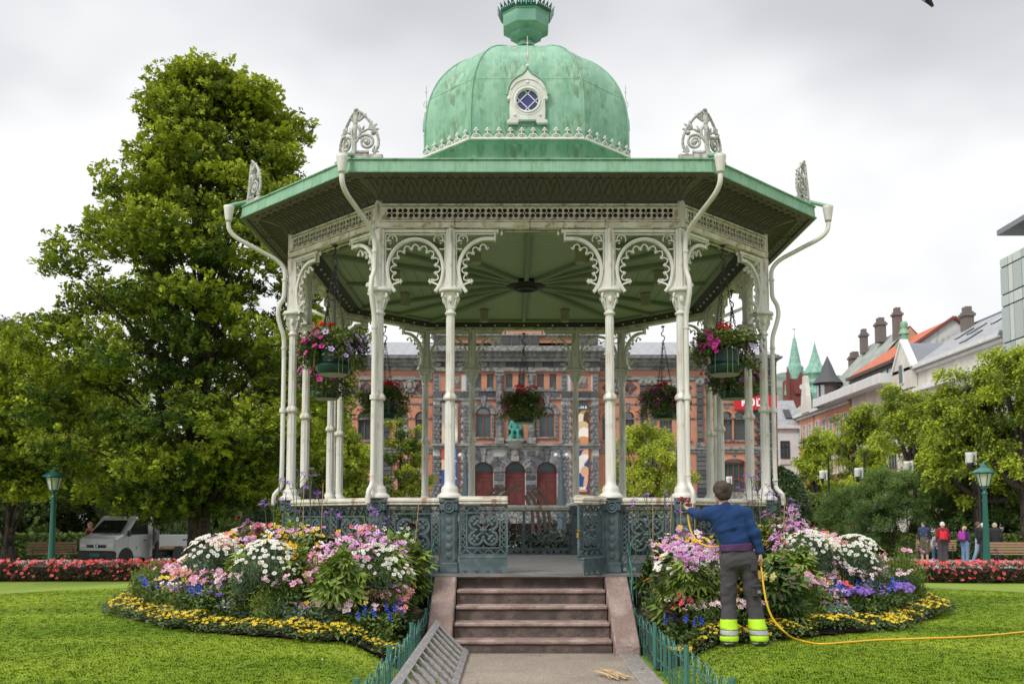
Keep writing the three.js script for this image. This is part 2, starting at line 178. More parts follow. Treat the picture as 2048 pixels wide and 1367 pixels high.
function loft(i, prof, uvK) { // one face of an octagonal solid; prof: [s2, a, y] upwards
  const P = [], U = []; let run = 0; for (let k = 0; k + 1 < prof.length; k++) { const p = corners(prof[k][0], prof[k][1]), q = corners(prof[k + 1][0], prof[k + 1][1]), y0 = prof[k][2], y1 = prof[k + 1][2], j = (i + 1) % 8; const A = V(p[i][0], y0, p[i][1]), B = V(p[j][0], y0, p[j][1]), C = V(q[j][0], y1, q[j][1]), D = V(q[i][0], y1, q[i][1]); P.push(...quad(A, B, C, D)); const w0 = A.distanceTo(B) / 2, w1 = C.distanceTo(D) / 2, L = A.clone().add(B).distanceTo(C.clone().add(D)) / 2; U.push([-w0, run], [w0, run], [w1, run + L], [-w0, run], [w1, run + L], [-w1, run + L]); run += L; }
  const g = fromTris(P); if (uvK) { const a = g.attributes.uv; U.forEach(([u, v], k) => a.setXY(k, u * uvK[0] + i * .37 + .11, v * uvK[1])); }
  const n = g.attributes.normal, p = g.attributes.position; // smooth along the profile
  const N = []; for (let k = 0; k + 1 < prof.length; k++) N.push(V(n.getX(k * 6), n.getY(k * 6), n.getZ(k * 6))); const at2 = (k) => (k <= 0 ? N[0].clone() : k >= N.length ? N[N.length - 1].clone() : N[k - 1].dot(N[k]) > .75 ? N[k - 1].clone().add(N[k]).normalize() : null);
  for (let k = 0; k + 1 < prof.length; k++) { const lo = at2(k) ?? N[k], hi = at2(k + 1) ?? N[k]; [lo, lo, hi, lo, hi, hi].forEach((v, j) => n.setXYZ(k * 6 + j, v.x, v.y, v.z)); } return g;
}
const loftO = (i, prof) => loft(i, prof.map(([o, y]) => [S2 + o * T225, A0 + o, y]));
const stand = thing('bandstand', 'octagonal cast-iron bandstand with cream columns and green copper dome', 'bandstand', [0, 0, CZ]);
const sp = (name, mat, ...g) => part(name, stand, mat, ...g);
{ // base and floor
  for (let i = 0; i < 8; i++) sp('base_wall', M.iron, loftO(i, [[.1, .3], [.1, 1.02], [.16, 1.05], [.16, FLOOR - .03], [-.1, FLOOR - .03]]));
  for (let k = 0; k < 30; k++) { const z = -3.62 + k * .25, e = Math.max(Math.abs(z), Math.abs(z + .24)), half = e <= S2 ? A0 : A0 - (e - S2); sp('floor_plank', M.plank, cbox(half * 2, .04, .243, 0, FLOOR - .02, z + .12, .004)); }
}
// columns
const cardinal = [0, 2, 4, 6], GAP = .975, colSpots = [];
for (const i of cardinal) { const m = faceMatrix(i), L = faceLen(i); for (const u of [-L / 2, -L / 2 + GAP, L / 2 - GAP, L / 2]) colSpots.push([V(u, 0, 0).applyMatrix4(m), Math.atan2(m.elements[8], m.elements[10])]); }
{
  const shaft = merge([lathe([[0, 2.185], [.165, 2.185], [.17, 2.2], [.165, 2.23], [.135, 2.25], [.115, 2.27], [.118, 2.31], [.105, 2.34], [.076, 2.37], [.07, 2.42], [.065, 3.4], [.066, 3.52], [.09, 3.525], [.094, 3.545], [.094, 3.575], [.076, 3.6], [.06, 3.63], [.055, 4.62], [.056, 4.7], [.078, 4.705], [.078, 4.73], [.056, 4.74], [.066, 4.8]], 20), ...Array.from({ length: 10 }, (_, k) => rod([.061 * Math.cos(k * .628), 2.44, .061 * Math.sin(k * .628)], [.06 * Math.cos(k * .628), 3.48, .06 * Math.sin(k * .628)], .0105, 5)), ...Array.from({ length: 10 }, (_, k) => rod([.053 * Math.cos(k * .628), 3.64, .053 * Math.sin(k * .628)], [.05 * Math.cos(k * .628), 4.66, .05 * Math.sin(k * .628)], .0095, 5))]);
  const scrolls = []; for (let k = 0; k < 4; k++) { const g = []; const pts = Array.from({ length: 18 }, (_, j) => { const t = j / 17 * 2.2 * PI, r = .052 - .04 * j / 17; return [.105 + r * Math.cos(t - .4), 4.945 + r * Math.sin(t - .4), 0]; }); g.push(tube(pts, .017, 5, 30), ball(.022, .105, 4.945, 0), rod([.07, 4.78, 0], [.12, 4.9, 0], .014, 5)); scrolls.push(...g.map((q) => q.rotateY(PI / 4 + k * PI / 2))); }
  const capital = merge([lathe([[.066, 4.78], [.072, 4.84], [.09, 4.92], [.12, 4.985], [.12, 5.0]], 18), lathe([[0, 5.0], [.15, 5.0], [.163, 5.02], [.163, 5.04], [.15, 5.06], [0, 5.06]], 24), ...scrolls, ...[0, 1, 2, 3].map((k) => blob(.03, .05, .02, 0, 4.9, .095).rotateY(k * PI / 2))]);
  const post = merge([cbox(.13, .84, .13, 0, 5.475, 0, .012), cbox(.05, .84, .05, 0, 5.475, .075, .01), cbox(.17, .03, .16, 0, 5.075, 0, .01)]);
  const pedestal = merge([cbox(.25, .14, .25, 0, 1.26, 0, .012), cbox(.2, .72, .2, 0, 1.66, 0, .012), cbox(.24, .1, .24, 0, 2.07, 0, .012), cbox(.27, .06, .27, 0, 2.155, 0, .014), ...[0, 1, 2, 3].map((k) => merge([new THREE.TorusGeometry(.07, .014, 6, 18).translate(0, 2.07, .122), new THREE.TorusGeometry(.035, .012, 6, 12).translate(0, 2.07, .122), ...[0, 1, 2, 3, 4].map((j) => blob(.045, .05, .012, 0, 1.42 + j * .115, .1)), box(.012, .66, .01, .075, 1.66, .104), box(.012, .66, .01, -.075, 1.66, .104)]).rotateY(k * PI / 2))]);
  for (const [p, a] of colSpots) { const c = sp('column', M.white, shaft); c.position.copy(p); c.rotation.y = a; part('capital', c, M.white, capital); part('upper_post', c, M.white, post); const d = sp('pedestal', M.iron, pedestal); d.position.copy(p); d.rotation.y = a; }
}
// tracery brackets
function cusps(cx, cy, r, a0, a1, step) { const o = []; const n = Math.round(Math.abs(a1 - a0) / step), P = []; for (let i = 0; i <= n * 8; i++) { const a = R(mix(a0, a1, i / n / 8)), k = (i % 8) / 8, q = r - .03 - .055 * Math.pow(Math.abs(2 * k - 1), 1.6); P.push([cx + q * Math.cos(a), cy + q * Math.sin(a)]); } o.push(band(P, .014, .03)); for (let i = 0; i <= n; i++) { const a = R(mix(a0, a1, i / n)), q = r - .098; o.push(blob(.018, .018, .018, cx + q * Math.cos(a), cy + q * Math.sin(a), 0, 6)); for (const s of [-1, 1]) o.push(blob(.012, .012, .014, cx + (q + .014) * Math.cos(a) - s * .02 * Math.sin(a), cy + (q + .014) * Math.sin(a) + s * .02 * Math.cos(a), 0, 5)); } return o; }
function spandrel(x, y, r, side) { return [band(arc(x, y + r * .3, r * .62, -30, 210, 14), .016, .04), band(arc(x - side * r * .45, y - r * .45, r * .62, side > 0 ? 60 : -120, side > 0 ? 300 : 120, 14), .016, .04), blob(.014, .02, .014, x, y + r * .55, 0, 6), blob(.016, .014, .014, x - side * r * .3, y - r * .2, 0, 6)]; }
function horn(x, y, s) { return [band([[x, y - .06], [x + s * .04, y - .005], [x + s * .1, y + .02], [x + s * .145, y + .03]], .022, .04), blob(.02, .02, .02, x + s * .15, y + .035, 0, 6), blob(.014, .014, .014, x + s * .145, y + .06, 0, 5), blob(.014, .014, .014, x + s * .14, y + .01, 0, 5)]; }
function plate(side, x0, cx, r) { const cy = 5.32, pts = [[x0, CAP + .005], [x0 + side * .09, CAP + .005]]; const a0 = side > 0 ? 222 : -42, a1 = side > 0 ? 180 : 0; for (let k = 0; k <= 8; k++) { const a = R(mix(a0, a1, k / 8)); pts.push([cx + (r + .03) * Math.cos(a), cy + (r + .03) * Math.sin(a)]); } pts.push([x0, cy]); return extrude(shapeOf(pts), .028).translate(0, 0, -.014); }
const GR = .355, archFull = (() => { const c = GAP / 2, cy = 5.32, r = c - .105; return merge([band(arc(c, cy, r, -44, 224, 40, r + .05), .045, .075), band(arc(c, cy, r, -44, 224, 40, r + .05), .016, .095), ...cusps(c, cy + .02, r - .01, -34, 214, 22.5), ...spandrel(.17, 5.72, .1, 1), ...spandrel(GAP - .17, 5.72, .1, -1), plate(1, .06, c, r), plate(-1, GAP - .06, c, r), ...horn(.145, 5.13, 1), ...horn(GAP - .145, 5.13, -1), cbox(GAP - .13, .05, .09, c, 5.865, 0, .008), cbox(GAP - .13, .018, .07, c, 5.82, 0, .004), band([[.078, 5.32], [.078, 5.83]], .016, .05), band([[GAP - .078, 5.32], [GAP - .078, 5.83]], .016, .05)]); })();
const archHalf = (() => { const c = .5, cy = 5.32, r = .39; return merge([band([...arc(c, cy, r, 224, 95, 24, r + .05), [c + .1, cy + r + .05]], .045, .075), ...cusps(c, cy + .02, r - .01, 214, 90, 22.5), ...spandrel(.17, 5.72, .1, 1), plate(1, .06, c, r), ...horn(.145, 5.13, 1), cbox(.6, .05, .09, .36, 5.865, 0, .008), cbox(.55, .018, .07, .34, 5.825, 0, .004), band([[.078, 5.32], [.078, 5.83]], .016, .05), cbox(.03, .13, .08, c + .11, 5.79, 0, .006), blob(.02, .035, .02, c + .2, 5.84, 0, 6), rod([c + .2, 5.89, 0], [c + .2, 5.84, 0], .01, 5)]); })();
const archHalfMirror = (() => { const g = clean(archHalf.clone().applyMatrix4(new THREE.Matrix4().makeScale(-1, 1, 1))), p = g.attributes.position.array, n = g.attributes.normal.array; for (let i = 0; i < p.length; i += 9) for (const a of [p, n]) for (let k = 0; k < 3; k++) { const t = a[i + 3 + k]; a[i + 3 + k] = a[i + 6 + k]; a[i + 6 + k] = t; } return g; })();
// frieze unit: a small plate pierced by a quatrefoil
const UNIT = .152, friezeUnit = (() => { const s = shapeOf([[-UNIT / 2 + .002, 0], [UNIT / 2 - .002, 0], [UNIT / 2 - .002, .185], [-UNIT / 2 + .002, .185]]); for (const [x, y] of [[-.035, .062], [.035, .062], [-.035, .13], [.035, .13]]) { const h = new THREE.Path(); h.absarc(x, y, .031, 0, 2 * PI, true); s.holes.push(h); } const c = new THREE.Path(); c.absarc(0, .096, .014, 0, 2 * PI, true); s.holes.push(c); return merge([extrude(s, .025, 0, 5), box(.01, .185, .012, UNIT / 2, .0925, .03), box(UNIT - .01, .008, .008, 0, .012, .029), box(UNIT - .01, .008, .008, 0, .175, .029)]); })();
const motif = (() => { const L = []; L.push(arc(0, .14, .028, 0, 360, 10).map(([x, y]) => [x - .026, y]), arc(0, .14, .028, 0, 360, 10).map(([x, y]) => [x + .026, y]), arc(0, .27, .024, 0, 360, 8), [[0, .2], [0, .5]], [[-.085, .02], [-.07, .35], [-.03, .62], [0, .72]], [[.085, .02], [.07, .35], [.03, .62], [0, .72]], [[-.02, .3], [-.045, .45], [-.02, .6]], [[.02, .3], [.045, .45], [.02, .6]], [[-.085, .6], [-.07, .78], [-.03, .86], [0, .72]], [[.085, .6], [.07, .78], [.03, .86], [0, .72]], arc(0, .9, .03, 0, 180, 6)); return L; })();
const cove = (t) => [.62 * (1 - Math.cos(t * PI / 2)), 6.19 + .2 * Math.sin(t * PI / 2) + .03 * t];
for (let i = 0; i < 8; i++) {
  const L = faceLen(i), m = faceMatrix(i), card = i % 2 === 0, f = rng(90 + i);
  const put = (name, mat, g, x = 0, y = 0, z = 0) => { const q = sp(name, mat, g); q.applyMatrix4(m.clone().multiply(new THREE.Matrix4().makeTranslation(x, y, z))); return q; };
  if (card) { put('arch_bracket', M.white, archFull, -L / 2); put('arch_bracket', M.white, archFull, L / 2 - GAP); put('half_bracket', M.white, archHalf, -L / 2 + GAP); put('half_bracket', M.white, archHalfMirror, L / 2 - GAP); }
  else { put('half_bracket', M.white, archHalf, -L / 2); put('half_bracket', M.white, archHalfMirror, L / 2); }
  // beam and mouldings, in lengths as cast
  const nb = card ? 4 : 2, bl = L / nb; for (let k = 0; k < nb; k++) { const x = -L / 2 + (k + .5) * bl; put('beam', M.cream, merge([cbox(bl - .006, .085, .12, x, BEAM + .045, .03, .008), cbox(bl - .006, .022, .15, x, BEAM + .098, .035, .006), cbox(bl - .006, .03, .13, x, 6.3 - .085, .035, .006)])); }
  const n = Math.floor((L - .06) / UNIT), g0 = -n * UNIT / 2; for (let k = 0; k < n; k++) put('frieze_panel', M.cream, friezeUnit, g0 + (k + .5) * UNIT, 6.005, .06);
  for (const s of [-1, 1]) put('frieze_end', M.cream, cbox((L - n * UNIT) / 2 + .03, .185, .03, s * (L / 2 + .015 - (L - n * UNIT) / 4), 6.0975, .076, .004));
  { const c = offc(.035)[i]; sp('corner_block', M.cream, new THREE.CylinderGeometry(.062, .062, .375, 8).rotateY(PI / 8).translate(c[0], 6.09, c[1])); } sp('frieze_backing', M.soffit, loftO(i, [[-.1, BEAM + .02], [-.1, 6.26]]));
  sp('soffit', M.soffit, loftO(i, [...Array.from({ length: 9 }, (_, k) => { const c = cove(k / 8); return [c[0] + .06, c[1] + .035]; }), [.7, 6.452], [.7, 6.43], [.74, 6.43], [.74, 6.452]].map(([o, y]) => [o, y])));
  if ([7, 0, 1, 2, 6].includes(i)) { // cast ornament of the cove
    const geos = [], q = V(), num = Math.round(L / .178), mk = faceMatrix(i); for (let k = -1; k <= num; k++) { const ux = (k + .5) * L / num - L / 2; for (const line of motif) { const pts = []; for (const [x, t] of line) { const c = cove(clamp(t, 0, .97)), lim = L / 2 + (c[0] + .06) * T225 - .01; if (Math.abs(ux + x) > lim) continue; pts.push(V(ux + x, c[1] + .028, c[0] + .065).applyMatrix4(mk)); } if (pts.length > 2) geos.push(tube(pts, .0075, 3, pts.length * 2 - 2)); } }
    tag(sp('soffit_ornament', M.soffit, geos), null, null, null, 'stuff');
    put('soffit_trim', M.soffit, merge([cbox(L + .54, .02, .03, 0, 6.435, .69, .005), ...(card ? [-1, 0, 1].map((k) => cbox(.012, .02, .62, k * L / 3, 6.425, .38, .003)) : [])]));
  }
  sp('fascia', M.copper, loftO(i, [[.74, 6.432], [.765, 6.432], [.765, 6.45], [.745, 6.46], [.735, 6.6], [.755, 6.605], [.755, 6.622], [.7, 6.64]]));
  sp('roof_slope', M.copper, loft(i, [[S2 + .7 * T225, A0 + .7, 6.64], [1.02, 1.8, 7.46], [.9, 1.68, 7.47]], [.4, .4]));
}
{ // ceiling: boards, ribs, hub, lights and the string of bulbs
  const cy = 6.035, ci = -.42;
  for (let i = 0; i < 8; i++) {
    sp('inner_beam', M.cream, loftO(i, [[-.11, 6.02], [-.11, BEAM], [-.03, BEAM - .004]].reverse())); sp('inner_cove', M.darkTrim, loftO(i, [[-.11, BEAM + .05], [-.16, BEAM + .05], [ci, cy + .005]]));
    const c = offc(ci), a = c[i], b = c[(i + 1) % 8], n = i % 2 ? 14 : 16;
    for (let k = 0; k < n; k++) { const t0 = 1 - (k / n) * .93, t1 = 1 - ((k + .96) / n) * .93; const lo = [[a[0] * t0, a[1] * t0], [b[0] * t0, b[1] * t0], [b[0] * t1, b[1] * t1], [a[0] * t1, a[1] * t1]].map(([x, z]) => V(x, cy, z)); const up = lo.map((v) => v.clone().setY(cy + .03)); sp('ceiling_board', M.ceiling, fromTris([...quad(lo[3], lo[2], lo[1], lo[0]), ...quad(lo[0], lo[1], up[1], up[0]), ...quad(lo[2], lo[3], up[3], up[2])])); }
    sp('ceiling_rib', M.rib, beam([a[0], cy - .035, a[1]], [a[0] * .09, cy - .035, a[1] * .09], .1, .07)); const h = [(a[0] + b[0]) / 2, (a[1] + b[1]) / 2]; sp('ceiling_rib', M.rib, beam([h[0], cy - .03, h[1]], [h[0] * .09, cy - .03, h[1] * .09], .08, .06)); sp('ceiling_rib', M.rib, beam([a[0], cy - .02, a[1]], [b[0], cy - .02, b[1]], .1, .05));
    const L = faceLen(i, -.22), nb = Math.round(L / .3); const bg = ball(.022, 0, 0, 0, 1), p0 = offc(-.24)[i], p1 = offc(-.24)[(i + 1) % 8]; for (let k = 0; k < nb; k++) { const t = (k + .5) / nb, bb = sp('light_bulb', M.plasterWhite, bg); bb.position.set(mix(p0[0], p1[0], t), 5.955, mix(p0[1], p1[1], t)); }
  }
  sp('ceiling_backing', M.darkTrim, new THREE.CylinderGeometry(3.6, 3.6, .02, 8).rotateY(PI / 8).translate(0, cy + .06, 0));
  sp('ceiling_hub', M.darkTrim, lathe([[0, 5.93], [.12, 5.92], [.13, 5.9], [.2, 5.9], [.21, 5.93], [.3, 5.945], [.34, 5.97], [.34, 6.03], [0, 6.035]], 24));
  const lg = lathe([[0, 5.79], [.08, 5.79], [.085, 5.8], [.085, 6.0], [.095, 6.01], [.095, 6.03], [0, 6.03]], 16), lm = std([.3, .29, .2], .6); for (const [x, z] of [[.8, 2.2], [2.2, .8], [2.2, -.8], [.8, -2.2], [-.8, -2.2], [-2.2, -.8], [-2.2, .8], [-.8, 2.2]]) sp('ceiling_lamp', lm, lg).position.set(x, 0, z);
}
{ // dome
  const ca = 1.7, cs = .9, k = (t, y) => [cs * t, ca * t, y], prof = [k(1, 7.93), k(1.003, 8.2), k(1, 8.5), k(.985, 8.75), k(.962, 8.93), k(.93, 9.1), k(.885, 9.27), k(.83, 9.42), k(.76, 9.57), k(.68, 9.7), k(.58, 9.82), k(.46, 9.93), k(.33, 10.02), k(.18, 10.1), k(.1, 10.13)];
  const drum = [[.9, 1.68, 7.46], [.83, 1.545, 7.5], [.83, 1.54, 7.62], [.845, 1.57, 7.75], [.88, 1.655, 7.87], [.905, 1.705, 7.915], [.905, 1.705, 7.935]];
  const cu = (() => { const w = 1.53, h = .75, arch = [...arc(0, .055, .052, 20, 160, 8)]; const o = [band([[-.0885, .008], [.0885, .008]], .016, .022), band(arc(0, .0, .068, 0, 180, 12), .02, .024), band(arc(0, .0, .042, 0, 180, 10), .012, .014), cbox(.018, .06, .02, 0, .095, 0, .004), blob(.022, .022, .014, 0, .15, 0, 6), blob(.018, .018, .014, -.026, .125, 0, 6), blob(.018, .018, .014, .026, .125, 0, 6), blob(.012, .012, .016, 0, .13, 0, 5)]; return merge(o); })();
  for (let i = 0; i < 8; i++) {
    sp('dome_panel', M.copper, loft(i, prof, [.22, .33])); sp('dome_drum', M.copper, loft(i, drum, [.22, .33]));
    const e = prof.map((p) => { const c = corners(p[0], p[1])[i]; return V(c[0], p[2], c[1]); }); sp('dome_rib', M.copper, tube(e, .017, 6, 40));
    const sa = corners(cs * .957, ca * .957)[i], sb = corners(cs * .957, ca * .957)[(i + 1) % 8]; sp('seam', M.copper, rod([sa[0], 8.955, sa[1]], [sb[0], 8.955, sb[1]], .006, 5));
    if (i % 2 === 0) { const h = [0, 1].map((j) => prof.map((p) => { const c = corners(p[0], p[1]), a = c[i], b = c[(i + 1) % 8]; return V((a[0] + b[0]) / 2, p[2], (a[1] + b[1]) / 2); }))[0]; sp('seam', M.copper, tube(h.slice(6), .007, 5, 20)); }
    const c0 = corners(.905, 1.705), a = c0[i], b = c0[(i + 1) % 8], L = Math.hypot(b[0] - a[0], b[1] - a[1]), n = i % 2 ? 6 : 10, u = V(b[0] - a[0], 0, b[1] - a[1]).normalize(), nn = V(a[0] + b[0], 0, a[1] + b[1]).normalize(); const bm = new THREE.Matrix4().makeBasis(u, V(0, 1, 0), nn).multiply(new THREE.Matrix4().makeRotationX(.1));
    for (let j = 0; j < n; j++) { const q = sp('cresting', M.white, cu); q.applyMatrix4(new THREE.Matrix4().makeTranslation(mix(a[0], b[0], (j + .5) / n) + nn.x * .02, 7.94, mix(a[1], b[1], (j + .5) / n) + nn.z * .02).multiply(bm)); q.scale.x *= L / n / .178; }
    sp('crest_moulding', M.white, beam([a[0] + nn.x * .015, 7.93, a[1] + nn.z * .015], [b[0] + nn.x * .015, 7.93, b[1] + nn.z * .015], .05, .024));
  }
  // dormers with a round blue window, on the four wide sides
  const half = [[.26, 0], [.31, 0], [.31, .035], [.27, .05], [.275, .2], [.27, .38], [.31, .4], [.31, .44], [.3, .5], [.27, .6], [.22, .68], [.14, .745], [.07, .79], [.03, .84], [0, .9]], outline = [[.14, 0], [.14, .04], ...[]], pts = [[-.14, .05], [.14, .05], [.16, 0], ...half, ...half.slice(0, -1).reverse().map(([x, y]) => [-x, y]), [-.16, 0]];
  const s = shapeOf(pts), hole = new THREE.Path(); hole.absarc(0, .37, .185, 0, 2 * PI, true); s.holes.push(hole); const face = extrude(s, .05, .012, 14);
  const hood = half.slice(7).concat(half.slice(7, -1).reverse().map(([x, y]) => [-x, y]));
  const lm = std([.02, .028, .2], .12, { clearcoat: 1, clearcoatRoughness: .05 });
  for (const i of [0, 2, 6]) {
    const d = new THREE.Group(); d.name = 'dormer'; stand.add(d); const a = [0, 0, PI / 2, 0, PI, 0, -PI / 2][i]; d.rotation.y = a; d.position.set(Math.sin(a) * 1.72, 8.17, Math.cos(a) * 1.72);
    part('dormer_front', d, M.white, face, new THREE.TorusGeometry(.2, .018, 6, 28).translate(0, .37, .06), new THREE.TorusGeometry(.245, .009, 5, 28).translate(0, .37, .06), band(arc(0, .42, .29, 25, 90, 10).concat([[0, .74]]), .012, .02).translate(0, 0, .065), band(arc(0, .42, .29, 155, 90, 10), .012, .02).translate(0, 0, .065), blob(.03, .03, .02, 0, .66, .065), blob(.022, .022, .02, -.2, .12, .065), blob(.022, .022, .02, .2, .12, .065), cbox(.07, .05, .08, -.29, .4, .03), cbox(.07, .05, .08, .29, .4, .03));
    part('lattice', d, M.white, ...[-.085, .0, .085].flatMap((o) => [1, -1].map((q) => { const L = 2 * Math.sqrt(.19 * .19 - o * o * .98); return box(L, .014, .02, 0, o, 0).rotateZ(q * PI / 4).translate(0, .37, .02); })).filter((_, k) => k !== 2 && k !== 3));
    part('blue_pane', d, lm, new THREE.CylinderGeometry(.2, .2, .01, 28).rotateX(PI / 2).translate(0, .37, .005));
    part('dormer_hood', d, M.copper, tube(hood.map(([x, y]) => V(x * 1.06, y + .012, .06)), .02, 6, 40), ...(() => { const P = []; for (let k = 0; k + 1 < hood.length; k++) { const [x0, y0] = hood[k], [x1, y1] = hood[k + 1], f = (x, y, z) => V(x * 1.05, y + .01, z); P.push(...quad(f(x0, y0, .06), f(x1, y1, .06), f(x1 * .6, y1, -.9), f(x0 * .6, y0, -.9))); } return [fromTris(P)]; })());
    part('dormer_cheek', d, M.copper, box(.5, .5, .3, 0, .22, -.16));
    part('dormer_finial', d, M.white, rod([0, .9, .05], [0, 1.42, .05], .008, 6), ball(.03, 0, .93, .05), ball(.018, 0, 1.3, .05), ...[0, 1, 2, 3].map((k) => tube([[0, 1.0, .05], [.05 * Math.cos(k * PI / 2), 1.06, .05 + .05 * Math.sin(k * PI / 2)], [.015 * Math.cos(k * PI / 2), 1.14, .05 + .015 * Math.sin(k * PI / 2)]], .008, 5)));
  }
  // crown finial
  const L8 = (pts) => lathe(pts, 8).rotateY(PI / 8).toNonIndexed(), flat = (g) => { g.deleteAttribute('normal'); g.computeVertexNormals(); return g; };
  sp('finial_neck', M.verdigris, flat(L8([[.24, 10.05], [.15, 10.13], [.13, 10.25], [.125, 10.28], [.165, 10.285], [.165, 10.34], [.125, 10.35], [.12, 10.39], [.15, 10.43], [.24, 10.46]])));
  sp('finial_bowl', M.verdigris, flat(L8([[.1, 10.4], [.15, 10.4], [.29, 10.46], [.3, 10.52], [.26, 10.54]])), flat(L8([[.26, 10.5], [.43, 10.59], [.437, 10.81], [.46, 10.82], [.46, 10.86], [.4, 10.86]])), flat(L8([[0, 10.8], [.4, 10.82]])));
  const sh = new THREE.Shape([[-.045, 0], [.045, 0], [.036, .06], [.0, .16], [-.036, .06]].map(([x, y]) => new THREE.Vector2(x, y))), hh = new THREE.Path(); hh.absarc(0, .065, .014, 0, 2 * PI, true); sh.holes.push(hh); const spike = extrude(sh, .012); for (let i = 0; i < 8; i++) for (let j = 0; j < 4; j++) { const a = R(22.5 + i * 45), b = R(67.5 + i * 45), t = (j + .5) / 4, x = .46 * mix(Math.cos(a), Math.cos(b), t), z = .46 * mix(Math.sin(a), Math.sin(b), t), q = sp('crown_leaf', M.greenPaint, spike); q.position.set(x, 10.84, z); q.rotation.order = 'YXZ'; q.rotation.y = -(a + b) / 2 + PI / 2; q.rotation.x = .5; }
  sp('finial_spire', M.verdigris, lathe([[.2, 10.8], [.12, 11.2], [.05, 11.6], [.06, 11.65], [.02, 11.9], [0, 12.2]], 8));
}
{ // pierced leaf ornaments at the eaves, rain pipes
  const curve = [[.0, .66], [.1, .6], [.22, .47], [.31, .3], [.325, .16], [.27, .03]], leaf = (x, y, a, s) => [0, 1, 2].map((k) => blob(.018 * s, .06 * s, .016, 0, .045 * s, 0, 6).rotateZ(a + (k - 1) * .65).translate(x, y, 0));
  const plateG = merge([tube(curve.map(([x, y]) => V(x, y, 0)), .02, 6, 30), ...Array.from({ length: 12 }, (_, k) => { const c = new THREE.CatmullRomCurve3(curve.map(([x, y]) => V(x, y, 0))).getPoint(k / 12 + .02); return ball(.024, c.x, c.y, 0, 0); }), tube(Array.from({ length: 26 }, (_, k) => { const t = k / 25 * 3.4 * PI, r = .108 - .085 * k / 25; return [.165 + r * Math.cos(-t + 2.6), .2 + r * Math.sin(-t + 2.6), 0]; }), .02, 6, 60), ball(.035, .165, .2, 0), ...leaf(.06, .5, -.1, 1.4), ...leaf(.2, .38, -.9, 1.3), ...leaf(.09, .33, -.4, 1.1), ...leaf(.16, .2, .5, .8), ...leaf(.25, .07, -1, .9), ball(.035, .255, .33, 0), cbox(.05, .62, .05, .012, .31, 0, .015), tube([[.03, .06, 0], [.1, .05, 0], [.2, .06, 0]], .028, 6), tube([[.02, .45, 0], [.08, .36, 0], [.07, .28, 0], [.03, .2, 0]], .02, 5), cbox(.4, .07, .08, .19, -.015, 0, .012)]);
  const fl = (g) => { g = clean(g.clone().scale(-1, 1, 1)); const p = g.attributes.position.array, n = g.attributes.normal.array; for (let i = 0; i < p.length; i += 9) for (const a of [p, n]) for (let k = 0; k < 3; k++) { const t = a[i + 3 + k]; a[i + 3 + k] = a[i + 6 + k]; a[i + 6 + k] = t; } return g; }, plateL = fl(plateG);
  for (let i = 0; i < 8; i++) {
    const c = offc(.66)[i], mA = faceMatrix((i + 7) % 8), mB = faceMatrix(i), o = new THREE.Group(); o.name = 'eave_ornament'; stand.add(o); o.position.set(c[0], 6.68, c[1]);
    const q1 = part('ornament_leaf', o, M.zinc, plateG), q2 = part('ornament_leaf', o, M.zinc, plateL); q1.rotation.y = Math.atan2(mB.elements[8], mB.elements[10]); q2.rotation.y = Math.atan2(mA.elements[8], mA.elements[10]); q1.rotateX(-.08); q2.rotateX(-.08);
    const p = offc(0)[i], e = V(mA.elements[8] + mB.elements[8], 0, mA.elements[10] + mB.elements[10]).normalize(), side = V(e.z, 0, -e.x), w = (r, y, t = 0) => V(p[0] + e.x * r + side.x * t, y, p[1] + e.z * r + side.z * t);
    sp('rain_spout', M.copper, rod(w(.72, 6.7), w(.99, 6.6), .03, 8)); sp('rain_hopper', M.white, lathe([[0, 0], [.045, 0], [.05, .03], [.075, .2], [.078, .24], [.06, .24]], 10).translate(...w(.99, 6.36).toArray()));
    const col = new THREE.Mesh(); sp('rain_pipe', M.white, tube([w(.99, 6.38), w(.98, 6.25), w(.9, 6.15), w(.55, 5.98), w(.26, 5.84), w(.155, 5.72), w(.145, 5.45), w(.155, 5.28), w(.215, 5.16), w(.235, 5.02), w(.2, 4.86), w(.145, 4.68), w(.135, 4.4), w(.135, 3.5), w(.14, 2.5), w(.15, 2.38), w(.24, 2.27), w(.25, 2.12)], .034, 9, 90), ...[5.55, 4.5, 3.55, 2.5].map((y) => new THREE.CylinderGeometry(.042, .042, .03, 10).translate(...w(y > 5 ? .145 : .137, y).toArray())), new THREE.CylinderGeometry(.052, .052, .06, 10).translate(...w(.137, 3.55).toArray()));
  }
}
